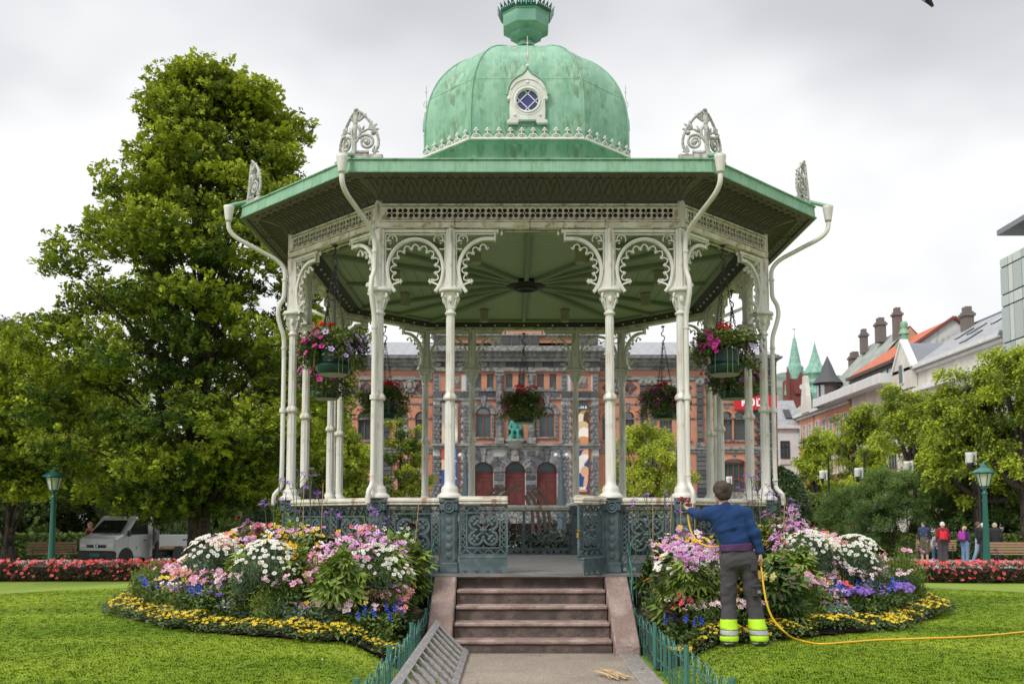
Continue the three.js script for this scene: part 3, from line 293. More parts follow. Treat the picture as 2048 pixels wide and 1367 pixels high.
// ironwork parapet
function ironPanel(w, y0 = 1.3, h = .8) { // pierced panel: frame, zigzag borders, quatrefoil with crossed leaves
  const o = [], x0 = -w / 2, T = .03, b = Math.min(.16, w * .16), y1 = y0 + h, cx = 0, cy = y0 + h / 2, q = Math.min(w / 2 - b, h / 2 - b) * .86; const rect = (i, t) => [band([[x0 + i, y0 + i], [w / 2 - i, y0 + i]], t, T), band([[x0 + i, y1 - i], [w / 2 - i, y1 - i]], t, T), band([[x0 + i, y0 + i], [x0 + i, y1 - i]], t, T), band([[w / 2 - i, y0 + i], [w / 2 - i, y1 - i]], t, T)];
  o.push(...rect(.012, .024), ...rect(b, .02)); const zig = (ax, ay, bx, by, n, nx, ny) => { const P = []; for (let k = 0; k <= n; k++) { const t = k / n, s = k % 2 ? .042 : -.042; P.push([mix(ax, bx, t) + nx * s * b / .16 * 1.3, mix(ay, by, t) + ny * s * b / .16 * 1.3]); } o.push(band(P, .018, T * .9)); };
  const nh = Math.max(4, Math.round(w / .16) * 2), nv = Math.max(4, Math.round((h - 2 * b) / .16) * 2); zig(x0 + .02, y0 + b / 2, w / 2 - .02, y0 + b / 2, nh, 0, 1); zig(x0 + .02, y1 - b / 2, w / 2 - .02, y1 - b / 2, nh, 0, -1); for (const s of [-1, 1]) { zig(s * (w / 2 - b / 2), y0 + b, s * (w / 2 - b / 2), y1 - b, nv, 1, 0); zig(s * (w / 2 - b / 2), y0 + b, s * (w / 2 - b / 2), y1 - b, nv, -1, 0); }
  for (const sx of [-1, 1]) for (const sy of [-1, 1]) { o.push(band(arc(cx + sx * q * .52, cy + sy * q * .52, q * .46, Math.atan2(sy, sx) * 180 / PI - 128, Math.atan2(sy, sx) * 180 / PI + 128, 18), .03, T)); const L = q * .5; o.push(beam(V(cx, cy, 0), V(cx + sx * L, cy + sy * L, 0), .024, .026, V(0, 0, 1)), blob(.03, .03, .02, cx + sx * L, cy + sy * L, 0, 6)); for (const t of [[.62, .4], [.4, .62], [.78, .62], [.62, .78]]) o.push(ball(.026, cx + sx * q * t[0], cy + sy * q * t[1], 0, 1)); }
  o.push(ball(.032, cx, cy, .01, 1), ...[[1, 0], [-1, 0], [0, 1], [0, -1]].flatMap(([a, c]) => [ball(.022, cx + a * q * .16, cy + c * q * .16, .01, 1), ball(.026, cx + a * q * .5, cy + c * q * .5, 0, 1), beam(V(cx + a * (q + .01), cy + c * (q + .01), 0), V(cx + a * (w / 2 - b > h / 2 - b && a ? w / 2 - b : c ? h / 2 - b : q + .02), cy + c * (h / 2 - b), 0), .018, .018, V(0, 0, 1))]));
  return merge(o);
}
const railG = (w) => merge([cbox(w, .03, .15, 0, 2.115, 0, .008), cbox(w, .05, .17, 0, 2.158, 0, .012), cbox(w, .016, .13, 0, 2.19, 0, .006)]), apronG = (w) => { const n = Math.max(3, Math.round(w / .13)), s = shapeOf([[-w / 2, 1.2], [w / 2, 1.2], [w / 2, 1.3], [-w / 2, 1.3]]); for (let k = 0; k < n; k++) { const h = new THREE.Path(); h.absarc(-w / 2 + (k + .5) * w / n, 1.235, .026, 0, 2 * PI, true); s.holes.push(h); } return extrude(s, .02, 0, 6).translate(0, 0, -.01); };
{
  const pg = {}; const geo = (w) => pg[w.toFixed(2)] ??= [ironPanel(w), railG(w), apronG(w)];
  for (let i = 0; i < 8; i++) { const L = faceLen(i), m = faceMatrix(i), spans = i % 2 ? [[-L / 2 + .12, L / 2 - .12]] : [[-L / 2 + .12, -L / 2 + GAP - .12], ...(i === 0 ? [] : [[-L / 2 + GAP + .12, L / 2 - GAP - .12]]), [L / 2 - GAP + .12, L / 2 - .12]];
    for (const [a, b] of spans) { const n = Math.max(1, Math.round((b - a) / .85)), w = (b - a) / n; for (let k = 0; k < n; k++) { const x = a + (k + .5) * w, [p, r, q] = geo(w), t = m.clone().multiply(new THREE.Matrix4().makeTranslation(x, 0, 0)); sp('iron_panel', M.iron, p).applyMatrix4(t); sp('handrail', M.cream, r).applyMatrix4(t); sp('apron', M.iron, q).applyMatrix4(t); } } }
  // gate: left leaf shut, right leaf swung out
  const w = .66, gp = [ironPanel(w, 1.42, .68), merge([cbox(w, .03, .13, 0, 2.125, 0, .008), cbox(w, .055, .15, 0, 2.17, 0, .014), cbox(w, .02, .11, 0, 2.205, 0, .006)]), (() => { const s = shapeOf([[-w / 2 + .02, 1.2], [w / 2, 1.2], [w / 2, 1.4], [-w / 2 + .02, 1.4]]); for (let k = 0; k < 4; k++) { const h = new THREE.Path(); h.absarc(-w / 2 + .1 + k * .15, 1.215, .03, 0, 2 * PI, true); s.holes.push(h); } return merge([extrude(s, .02, 0, 6).rotateX(.0).translate(0, 0, .05), cbox(w - .02, .03, .09, 0, 1.4, .03, .01)]); })()];
  for (const s of [-1, 1]) { const g = new THREE.Group(); g.name = 'gate_leaf'; stand.add(g); g.position.set(s * (S2 - GAP - .13), 0, A0 + (s > 0 ? .12 : .06)); g.rotation.y = s > 0 ? R(57) : R(-3); tag(g, s > 0 ? 'right gate leaf swung outwards' : 'left gate leaf standing shut'); part('gate_panel', g, M.iron, gp[0]).position.x = -s * w / 2; part('gate_rail', g, M.cream, gp[1]).position.x = -s * w / 2; part('gate_apron', g, M.iron, gp[2]).position.x = -s * w / 2; if (s > 0) part('gate_latch', g, std([.5, .3, .1], .4, { metalness: .7 }), tube([[-w, 1.75, .02], [-w - .06, 1.76, .06], [-w - .16, 1.75, .07]], .013, 6), box(.012, .1, .03, -w - .01, 1.72, 0)); }
}
// ---------- the granite steps ----------
{
  const st = thing('stone_steps', 'reddish granite steps with sloping side walls up to the open bandstand gate', 'steps', [0, 0, 0]);
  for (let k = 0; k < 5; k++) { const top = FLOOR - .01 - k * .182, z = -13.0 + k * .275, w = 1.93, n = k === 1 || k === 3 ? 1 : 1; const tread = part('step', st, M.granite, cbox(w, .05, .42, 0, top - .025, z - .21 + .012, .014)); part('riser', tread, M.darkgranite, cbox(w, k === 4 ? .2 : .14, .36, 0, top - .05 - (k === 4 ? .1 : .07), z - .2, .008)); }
  for (const s of [-1, 1]) { const pts = [[-13.15, .2], [-13.15, 1.17], [-12.98, 1.17], [-12.9, 1.12], [-11.78, .46], [-11.68, .4], [-11.66, .15]], g = extrude(shapeOf(pts.map(([z, y]) => [-z, y])), .27, .015).rotateY(PI / 2).translate(s > 0 ? .99 : -1.26, 0, 0); part('side_wall', st, M.granite, g); }
}
// ---------- the museum across the plaza ----------
const MD = 85, MX = (px) => at(px, 850, MD).x, MY = (py) => at(1030, py, MD).y;
const museum = thing('museum', 'long museum of orange brick and dark grey stone with three red arched doors', 'museum', [0, 0, -MD]);
{
  const mp = (name, mat, ...g) => part(name, museum, mat, ...g);
  const pb = (x0, x1, y0, y1, zf, d, b = .02) => cbox(MX(x1) - MX(x0), MY(y0) - MY(y1), d, (MX(x0) + MX(x1)) / 2, (MY(y0) + MY(y1)) / 2, zf - d / 2, b);
  const f = rng(77), stones = []; const stone = (x0, x1, y0, y1, zf, d = .3) => stones.push([x0, x1, y0, y1, zf, d]);
  const archHole = (cx, w, top, spring, bottom) => { const x0 = MX(cx - w / 2), x1 = MX(cx + w / 2), ys = MY(spring), yt = MY(top), yb = MY(bottom), p = new THREE.Path(); p.moveTo(x0, yb); p.lineTo(x0, ys); p.absellipse((x0 + x1) / 2, ys, (x1 - x0) / 2, yt - ys, PI, 0, true); p.lineTo(x1, yb); p.closePath(); return p; };
  const rectHole = (x0, x1, y0, y1) => { const p = new THREE.Path(); [[x0, y1], [x0, y0], [x1, y0], [x1, y1]].forEach(([x, y], i) => i ? p.lineTo(MX(x), MY(y)) : p.moveTo(MX(x), MY(y))); p.closePath(); return p; };
  const wallOf = (x0, x1, y0, y1, holes, zf, mat, name) => { const s = shapeOf([[MX(x0), MY(y1)], [MX(x1), MY(y1)], [MX(x1), MY(y0)], [MX(x0), MY(y0)]]); s.holes.push(...holes); mp(name, mat, extrude(s, .5).translate(0, 0, zf - .5)); };
  const win = (cx, w, top, spring, bottom, zf, light) => { // arched window: frame with mullion and transom, panes behind
    const x0 = MX(cx - w / 2), x1 = MX(cx + w / 2), c = MX(cx), ys = MY(spring), yt = MY(top), yb = MY(bottom), rx = (x1 - x0) / 2, z = zf - .3;
    const fr = mp('window', M.redFrame, band([[x0, yb], [x0, ys], ...arc(c, ys, rx, 180, 0, 14, yt - ys), [x1, ys], [x1, yb]], .14, .12).translate(0, 0, z), box(x1 - x0, .14, .13, c, ys, z), box(x1 - x0, .12, .14, c, yb + .05, z), box(.09, ys - yb, .11, c, (ys + yb) / 2, z), ...(w > 30 ? [box(.09, ys - yb, .11, c - rx / 2, (ys + yb) / 2, z), box(.09, ys - yb, .11, c + rx / 2, (ys + yb) / 2, z), box(x1 - x0, .1, .1, c, mix(yb, ys, .45), z)] : []));
    const s = new THREE.Shape(); s.moveTo(x0, ys); s.absellipse(c, ys, rx, yt - ys, PI, 0, true); s.closePath(); part('pane', fr, M.paneLight, new THREE.ShapeGeometry(s, 10).translate(0, 0, z - .05)); part('pane', fr, light ? M.paneLight : M.pane, new THREE.PlaneGeometry(x1 - x0, ys - yb).translate(c, (ys + yb) / 2, z - .05));
    const sill = bottom + 2; mp('sill', M.stoneTrim, pb(cx - w / 2 - 3, cx + w / 2 + 3, bottom, sill + 1, zf + .18, .5));
  };
  const mirror = (a) => a.concat(a.map((x) => 2060 - x)), wing = mirror([1217, 1256, 1332, 1369, 1452.5, 1480.5]), low = mirror([1241, 1350, 1467]);
  // brick walls with real openings
  for (const [x0, x1] of [[1195, 1553], [507, 865]]) {
    const inside = (c) => c > x0 && c < x1, holes = [...wing.filter(inside).map((c) => archHole(c, 25, 821, 836, 880)), ...low.filter(inside).map((c) => archHole(c, 44, 916, 926, 984))];
    wallOf(x0, x1, 716, 1046, holes, 0, M.brick, 'brick_wall');
    const strip = (y0, y1, z, mat, name) => mp(name, mat, pb(x0, x1, y0, y1, z, .3));
    strip(752, 760, .18, M.stoneTrim, 'stone_course'); strip(789.5, 793, .12, M.stoneTrim, 'stone_course'); strip(805.5, 808.5, .1, M.stoneTrim, 'stone_course'); strip(836, 838.5, .06, M.stoneTrim, 'stone_course'); strip(893, 899, .3, M.stoneTrim, 'stone_course'); strip(899, 905, .16, M.stoneTrim, 'stone_course'); strip(987, 1046, .2, M.stoneTrim, 'plinth');
    strip(733, 740, .2, M.stoneTrim, 'cornice'); strip(726, 733, .5, M.stoneTrim, 'cornice'); strip(720, 726, .8, M.stoneTrim, 'cornice'); mp('cornice', M.stoneTrim, pb(x0 - 2, x1 + 8, 716, 720, 1.25, 1.6)); mp('gutter', M.black, pb(x0, x1 + 3, 712.5, 716, .9, .6));
  }
  for (const c of wing) { win(c, 25, 821, 836, 880, 0, hash(c, 3, 1) > .45); mp('brick_arch', M.brick, band(arc(MX(c), MY(836), MX(c + 12.5) - MX(c) + .14, 180, 0, 16), .2, .3).translate(0, 0, wing.indexOf(c) % 2 ? .02 : .05)); stone(c - 3.5, c + 3.5, 809, 821, .22, .4); }
  for (const c of low) { win(c, 44, 916, 926, 984, 0, false); mp('brick_arch', M.brick, band(arc(MX(c), MY(926), MX(c + 22) - MX(c) + .2, 180, 0, 16, MY(914) - MY(926)), .3, .3).translate(0, 0, .02)); stone(c - 4, c + 4, 907, 914, .2, .4); }
  // pilasters of the wings and the corner
  for (const [x0, x1] of [[1281, 1293], [1299, 1310], [1394, 1406], [767, 779], [750, 761], [654, 666]]) { for (let y = 772; y < 892; y += 13.3) stone(x0, x1, y, Math.min(y + 12.8, 892), .3, .5); for (let y = 905; y < 990; y += 9) stone(x0 - 2, x1 + 6, y, y + 8.6, .36, .5); mp('pilaster_capital', M.sculpt, pb(x0 - 2, x1 + 2, 760, 763, .5, .5), pb(x0 - 1, x1 + 1, 763, 771, .38, .5), blob(.22, .2, .15, MX(x0), MY(766), .42), blob(.22, .2, .15, MX(x1), MY(766), .42)); mp('pilaster_base', M.stoneTrim, pb(x0 - 2, x1 + 2, 885, 893, .42, .5)); }
  for (const [x0, x1, s] of [[1508, 1553, -1], [507, 552, 1]]) for (let y = 741, k = 0; y < 1004; y += 8.2, k++) { const e = k % 2 ? 7 : 0; const a = s < 0 ? x0 + e : x0, b = s < 0 ? x1 : x1 - e, n = 2; for (let j = 0; j < n; j++) stone(mix(a, b, j / n) + .4, mix(a, b, (j + 1) / n) - .4, y, y + 7.7, .3, .6); }
  // patterned brick panels and carved shields
  for (const c of mirror([1240, 1350, 1467])) { const diamond = (cx, cy, r) => band([[cx - r, cy], [cx, cy + r], [cx + r, cy], [cx, cy - r]], .09, .04, true).translate(0, 0, .03); const dk = M.stone[0], y = MY(775); for (const s of [-1, 1]) mp('brick_pattern', dk, ...[.28, .55, .82, 1.05].map((r) => diamond(MX(c + s * 21), y, r * .56)), ...[-.62, .62].map((o) => box(1.2, .05, .03, MX(c + s * 21), y + o, .02)));
    mp('carved_shield', M.sculpt, pb(c - 8, c + 8, 761, 785, .2, .3), blob(.28, .34, .18, MX(c), MY(772), .3), ...[-1, 1].flatMap((s) => [blob(.13, .3, .12, MX(c) + s * .42, MY(771), .28), blob(.16, .14, .12, MX(c) + s * .3, MY(781), .28)]), blob(.22, .14, .16, MX(c), MY(763), .3)); mp('shield_ground', M.stone[0], pb(c - 10, c + 10, 760, 787, .08, .1)); }
  // centre block
  const ZC = 1.1, doors = [967.5, 1030, 1092.5], cw = [967.5, 1093], smallW = [956.5, 981, 1018.5, 1043.5, 1080.5, 1105];
  wallOf(868, 1195, 690, 1046, [...doors.map((c) => archHole(c, 39, 925, 945, 1012)), ...cw.map((c) => archHole(c, 29, 816, 831, 876)), ...smallW.map((c) => rectHole(c - 6.5, c + 6.5, 751, 780)), rectHole(1017, 1046, 822, 882)], ZC, M.brick, 'brick_wall');
  mp('side_wall', M.brick, pb(868, 870, 690, 1046, ZC - .5, 3), pb(1193, 1195, 690, 1046, ZC - .5, 3)); mp('niche', M.stoneTrim, pb(1016, 1047, 822, 884, ZC - .45, .2));
  for (const c of cw) { win(c, 29, 816, 831, 876, ZC, false); for (let k = 0; k < 9; k++) { const a0 = 180 - k * 20, a1 = 180 - (k + 1) * 20, r0 = MX(c + 14.8) - MX(c), r1 = r0 + .42; mp('voussoir', M.stone[k % 3 + 1], extrude(shapeOf([...arc(MX(c), MY(831), r0, a0 - 1.2, a1 + 1.2, 3), ...arc(MX(c), MY(831), r1 + (k === 4 ? .5 : 0), a1 + 1.2, a0 - 1.2, 3)]), k === 4 ? .42 : .3, .02).translate(0, 0, ZC - .1)); } for (const s of [-1, 1]) for (let y = 833; y < 876; y += 8) stone(c + s * 19 - 3.4, c + s * 19 + 3.4, y, y + 7.6, ZC + .18, .4); }
  for (const c of smallW) { const fr = mp('window', M.redFrame, band([[MX(c - 6), MY(780)], [MX(c - 6), MY(751)], [MX(c + 6), MY(751)], [MX(c + 6), MY(780)]], .1, .1, true).translate(0, 0, ZC - .25)); part('pane', fr, M.pane, new THREE.PlaneGeometry(.6, 1.4).translate(MX(c), MY(765.5), ZC - .3)); mp('sill', M.stoneTrim, pb(c - 7, c + 7, 778, 782, ZC + .1, .4)); }
  // doors
  for (const c of doors) { const x0 = MX(c - 19.5), x1 = MX(c + 19.5), m = MX(c), ys = MY(945), z = ZC - .42, s = new THREE.Shape(); s.moveTo(x0, ys); s.absellipse(m, ys, (x1 - x0) / 2, MY(925) - ys, PI, 0, true); s.closePath(); const d = mp('door', M.door, box(x1 - x0, .16, .14, m, ys, z), box(x1 - x0, .5, .08, m, MY(950), z), ...[-1, 1].flatMap((q) => [box(.8, MY(955) - MY(1012), .08, m + q * .42, (MY(955) + MY(1012)) / 2, z), ...[[962, 980], [984, 1008]].map(([a, b]) => band([[m + q * .17, MY(b)], [m + q * .17, MY(a)], [m + q * .67, MY(a)], [m + q * .67, MY(b)]], .06, .06, true).translate(0, 0, z + .05))]), band(arc(m, ys, (x1 - x0) / 2 - .05, 180, 0, 14, MY(925) - ys), .12, .14).translate(0, 0, z)); part('fanlight', d, M.pane, new THREE.ShapeGeometry(s, 12).translate(0, 0, z - .04));
    const n = 11, r0 = MX(c + 20) - m, r1 = MX(c + 38) - m; for (let k = 0; k < n; k++) { const a0 = 180 - k * 180 / n, a1 = 180 - (k + 1) * 180 / n, e = k === 5 ? .45 : k % 2 ? .0 : .18, lim = MX(c + 30.5) - m; const o = arc(m, ys, r1 + e, a1 + .9, a0 - .9, 3).map(([x, y]) => [clamp(x, m - lim, m + lim), y]); mp('voussoir', M.stone[Math.floor(f() * 4)], extrude(shapeOf([...arc(m, ys, r0, a0 - .9, a1 + .9, 3), ...o]), .35 + (k === 5 ? .12 : 0), .02).translate(0, 0, ZC - .05)); } }
  mp('mortar_bed', M.mortar, ...[[945, 947.6], [987.4, 1010], [1050, 1072.6], [1112.4, 1121]].map(([a, b]) => pb(a, b, 900, 1012, ZC + .06, .2, .005)), pb(945, 1121, 900, 922, ZC + .058, .2, .005));
  for (let y = 1000, k = 0; y > 902; y -= 9.6, k++) { const row = [[945, 947.5], [987.5, 1009.8], [1050.2, 1072.3], [1112.7, 1121]]; for (const [a, b] of row) if (y > 938 && b - a > 4) { const n = b - a > 15 ? 2 - (k % 2) : 1; for (let j = 0; j < n; j++) stone(mix(a, b, j / n) + .35, mix(a, b, (j + 1) / n) - .35, y, y + 9.1, ZC + .2, .4); } if (y <= 938) for (let x = 945 + (k % 2) * 9; x < 1121; x += 18) { const x1 = Math.min(x + 17.4, 1121), mid = (x + x1) / 2; if (doors.some((c) => Math.hypot(mid - c, y + 4.5 - 945) < 44 && Math.abs(mid - c) < 33)) continue; stone(x, x1, y, y + 9.1, ZC + .2, .4); } }
  // quoined flanks
  mp('mortar_bed', M.mortar, ...[[868, 882], [924, 945], [1121, 1140], [1181, 1195]].map(([a, b]) => pb(a, b, 752, 1012, ZC + .05, .2, .005)));
  for (const [a, b, s] of [[868, 889, 1], [921, 945, -1], [1121, 1142, 1], [1176, 1195, -1]]) for (let y = 811, k = 0; y < 1004; y += 7.8, k++) { if (y > 888 && y < 906) continue; const e = k % 2 ? 6 : 0, x0 = s < 0 ? a + e : a, x1 = s < 0 ? b : b - e; stone(x0, mix(x0, x1, .5) - .3, y, y + 7.3, ZC + .22, .4); stone(mix(x0, x1, .5) + .3, x1, y, y + 7.3, ZC + .22, .4); }
  for (const [a, b] of [[868, 880], [933, 945], [1121, 1133], [1183, 1195]]) for (let y = 752; y < 782; y += 7.8) stone(a, b, y, y + 7.3, ZC + .22, .4);
  for (const [a, b] of [[868, 945], [1121, 1195]]) { for (let x = a; x < b - 4; x += 19.2) stone(x, Math.min(x + 18.6, b), 785, 799, ZC + .2, .4); mp('stone_course', M.stoneTrim, pb(a, b, 799, 804, ZC + .3, .5)); mp('relief_panel', M.sculpt, pb((a + b) / 2 - 14, (a + b) / 2 + 14, 756, 777, ZC + .15, .3), ...[0, 1, 2, 3, 4].map((k) => blob(.2, .26, .15, MX((a + b) / 2 - 9 + k * 4.5), MY(768 - (k % 2) * 4), ZC + .2))); }
  for (const [a, b] of [[945, 991], [1008, 1054], [1071, 1121]]) for (let x = a; x < b - 5; x += 15.4) stone(x, Math.min(x + 14.8, b), 786, 798, ZC + .15, .4);
  mp('stone_course', M.stoneTrim, pb(945, 1121, 782, 786, ZC + .22, .5), pb(945, 1121, 798, 802, ZC + .22, .5)); mp('belt_course', M.stoneTrim, pb(866, 1197, 889, 894, ZC + .6, .9), pb(867, 1196, 894, 900, ZC + .35, .6));
  for (let x = 868; x < 1190; x += 18.2) stone(x, Math.min(x + 17.6, 1195), 728, 739, ZC + .3, .5);
  mp('cornice', M.stoneTrim, pb(866, 1197, 739, 747, ZC + .35, .6), pb(866, 1197, 720, 728, ZC + .55, .8), pb(862, 1201, 711, 720, ZC + .85, 1.2), pb(856, 1207, 704, 711, ZC + 1.35, 1.7), pb(860, 1203, 699, 704, ZC + .9, 1.2));
  for (const [a, b] of [[868, 905], [985, 1077], [1158, 1195]]) { mp('attic', M.stoneTrim, pb(a, b, 676, 699, ZC + .15, 1)); for (let x = a; x < b - 5; x += 18.4) stone(x + .5, x + 17.6, 681, 694, ZC + .25, .3); } for (const [a, b] of [[905, 985], [1077, 1158]]) mp('attic', M.brick, pb(a, b, 678, 699, ZC, 1)); mp('attic', M.brick, pb(950, 1112, 652, 678, ZC - 3, 1)); mp('attic_coping', M.stoneTrim, pb(866, 1197, 673, 677, ZC + .35, 1.4));
  mp('plinth', M.stoneTrim, pb(866, 1197, 1010, 1046, ZC + .25, .6)); for (let k = 0; k < 4; k++) mp('door_step', M.stoneTrim, pb(940, 1126, 1012 + k * 8, 1046, ZC + .6 + k * .4, .5));
  // two big columns of the centre
  for (const c of [999.5, 1062]) { const x = MX(c), r = .29; for (let k = 0; k < 9; k++) { const y0 = mix(757, 880, k / 9), y1 = mix(757, 880, (k + 1) / 9); mp('column_drum', M.stone[1 + (k + (c > 1030)) % 3], lathe([[r - .03, 0], [r + .02, .04], [r + .02, MY(y0) - MY(y1) - .05], [r - .03, MY(y0) - MY(y1) - .01]], 16).translate(x, MY(y1), ZC + .3)); } mp('column_capital', M.sculpt, pb(c - 8.5, c + 8.5, 747, 750, ZC + .75, .9), ...[-1, 1].map((s) => new THREE.CylinderGeometry(.14, .14, .6, 12).rotateX(PI / 2).translate(x + s * .26, MY(753), ZC + .3)), lathe([[.3, 0], [.34, .25]], 14).translate(x, MY(757), ZC + .3)); mp('column_base', M.stoneTrim, pb(c - 9, c + 9, 878, 890, ZC + .8, .9)); }
  mp('corbel', M.sculpt, lathe([[0, -.9], [.2, -.85], [.45, -.4], [.75, -.3], [.8, .1], [.95, .15], [.95, .35], [0, .4]], 14).translate(MX(1030), MY(889), ZC + .1), blob(.35, .45, .25, MX(1030), MY(908), ZC + .3), blob(.14, .12, .12, MX(1030), MY(910), ZC + .52), ...[-1, 1].map((s) => blob(.1, .07, .06, MX(1030) + s * .14, MY(906), ZC + .5)), pb(1022, 1038, 913, 924, ZC + .5, .5));
  // roofs
  const slope = (x0, x1) => { const y0 = MY(713), y1 = at(1030, 684, MD + 8).y; return fromTris([...quad(V(MX(x0), y0, .5), V(MX(x1), y0, .5), V(MX(x1), y1, -8), V(MX(x0), y1, -8)), ...quad(V(MX(x1), y0, -16), V(MX(x0), y0, -16), V(MX(x0), y1, -8), V(MX(x1), y1, -8))]); };
  mp('roof', M.slate, slope(1195, 1553)); mp('roof', M.slate, slope(507, 868)); mp('roof', M.slate, box(MX(1197) - MX(866), .1, 16, MX(1030), MY(677), ZC - 8)); for (const x of [1362, 1385, 1190, 690]) mp('skylight', M.darkMetal, beam(V(MX(x), MY(703), -1.7), V(MX(x), MY(697), -3.3), 1.0, .14)); mp('back_wall', M.brick, box(MX(1553) - MX(507), MY(716) + 1, .5, MX(1030), MY(716) / 2, -16), ...[507.5, 1552.5].map((x) => box(.5, MY(716) + 1, 15.5, MX(x), MY(716) / 2, -8.2)));
  stones.sort((p, q) => (q[1] - q[0]) * (q[3] - q[2]) - (p[1] - p[0]) * (p[3] - p[2])); const unit = [cbox(1, 1, 1, 0, 0, 0, .035), cbox(1, 1, 1, 0, 0, 0, .05)].map((g) => clean(g)), rest = [];
  stones.forEach(([x0, x1, y0, y1, zf, d], i) => { const w = MX(x1) - MX(x0) - .035, h = MY(y0) - MY(y1) - .035, x = (MX(x0) + MX(x1)) / 2, y = (MY(y0) + MY(y1)) / 2; zf += rr(-.03, .03, f); if (i < 290) { const m = new THREE.Mesh(unit[i % 2], pick(M.stone, f)); m.name = 'stone_block'; m.scale.set(w, h, d); m.position.set(x, y, zf - d / 2); m.castShadow = m.receiveShadow = true; museum.add(m); } else rest.push(cbox(w, h, d, x, y, zf - d / 2, .03)); });
  tag(mp('small_stone_blocks', M.stone[2], rest), null, null, null, 'stuff');
}
// banners and sign on the museum: flat print
function print(w, h, draw) { const c = document.createElement('canvas'); c.width = w; c.height = h; draw(c.getContext('2d'), w, h); const t = new THREE.CanvasTexture(c); t.colorSpace = THREE.SRGBColorSpace; const m = std([1, 1, 1], .7); m.map = t; return m; }
function printed(name, label, cat, x0, x1, y0, y1, z, mat, back) { const w = MX(x1) - MX(x0), h = MY(y0) - MY(y1), g = thing(name, label, cat, [(MX(x0) + MX(x1)) / 2, MY(y1), z]); mesh('printed_cloth', new THREE.PlaneGeometry(w, h).translate(0, h / 2, .024), mat, g, true); part('backing', g, back, box(w, h, .04, 0, h / 2, 0)); part('batten', g, M.darkMetal, box(w + .1, .08, .08, 0, h, 0), box(w + .1, .08, .08, 0, 0, 0)); return g; }
printed('banner', 'tall blue and grey museum banner with white upright lettering beside the left door', 'banner', 886, 917, 808, 985, -MD + 1.42, print(256, 1460, (c, w, h) => { const g = c.createLinearGradient(0, 0, 0, h); g.addColorStop(0, '#8e8b86'); g.addColorStop(.22, '#a09a8e'); g.addColorStop(.36, '#e6e2d8'); g.addColorStop(.42, '#cfc6b4'); g.addColorStop(.5, '#355a96'); g.addColorStop(.8, '#28498c'); g.addColorStop(1, '#3a6bb4'); c.fillStyle = g; c.fillRect(0, 0, w, h); c.fillStyle = '#d9b8a0'; c.fillRect(0, h * .3, w * .35, h * .45); c.fillStyle = '#b8553f'; c.fillRect(0, h * .52, w * .3, h * .12); c.fillStyle = '#fff'; c.font = 'bold 84px sans-serif'; c.save(); c.translate(w * .86, h * .9); c.rotate(-PI / 2); c.fillText('A Journey into the Classics', 0, 0); c.restore(); c.font = 'bold 60px sans-serif'; c.fillText('24.8.', w * .42, 90); c.fillText('KODE', w * .25, h - 40); }), M.plasterWhite);
printed('banner', 'tall museum banner printed with a draped figure beside the right door', 'banner', 1146, 1174, 808, 985, -MD + 1.42, print(256, 1600, (c, w, h) => { const bl = (x, y, rx, ry, col, rot = 0) => { c.fillStyle = col; c.beginPath(); c.ellipse(x * w, y * h, rx * w, ry * h, rot, 0, 7); c.fill(); }; c.fillStyle = '#3d4347'; c.fillRect(0, 0, w, h); c.fillStyle = '#1d4485'; c.fillRect(0, h * .5, w, h * .5); bl(.75, .14, .4, .05, '#b08a58'); bl(.5, .2, .3, .075, '#e3cdb4'); bl(.9, .2, .25, .1, '#4a3326'); bl(.6, .27, .45, .06, '#cbb089'); bl(.72, .36, .45, .08, '#e9e1d4'); bl(.65, .43, .5, .05, '#cf8a5a'); bl(.35, .47, .3, .02, '#c0432f'); bl(.6, .5, .6, .028, '#d9a077', -.1); bl(.75, .6, .28, .09, '#d9a88a', .3); bl(.55, .63, .5, .04, '#e6ded6', -.5); bl(.4, .7, .3, .09, '#dcd6d2', .2); bl(.75, .77, .3, .06, '#d39f7d'); bl(.8, .88, .14, .1, '#d8a684', .15); bl(.55, .98, .35, .03, '#c98f6c'); c.fillStyle = '#fff'; c.font = 'bold 58px sans-serif'; c.fillText('5.–24.8.', 40, 110); c.font = 'bold 66px sans-serif'; c.fillText('KODE', 20, h - 50); }), M.plasterWhite);
printed('museum_sign', 'red sign with white capitals high on the right end of the museum', 'sign', 1467, 1552, 789, 821, -MD + .5, print(1024, 380, (c, w, h) => { c.fillStyle = '#c8202f'; c.fillRect(0, 0, w, h); c.fillStyle = '#fff'; c.font = 'bold 255px sans-serif'; c.fillText('KODE', 155, 285); }), std([.5, .02, .03], .6));
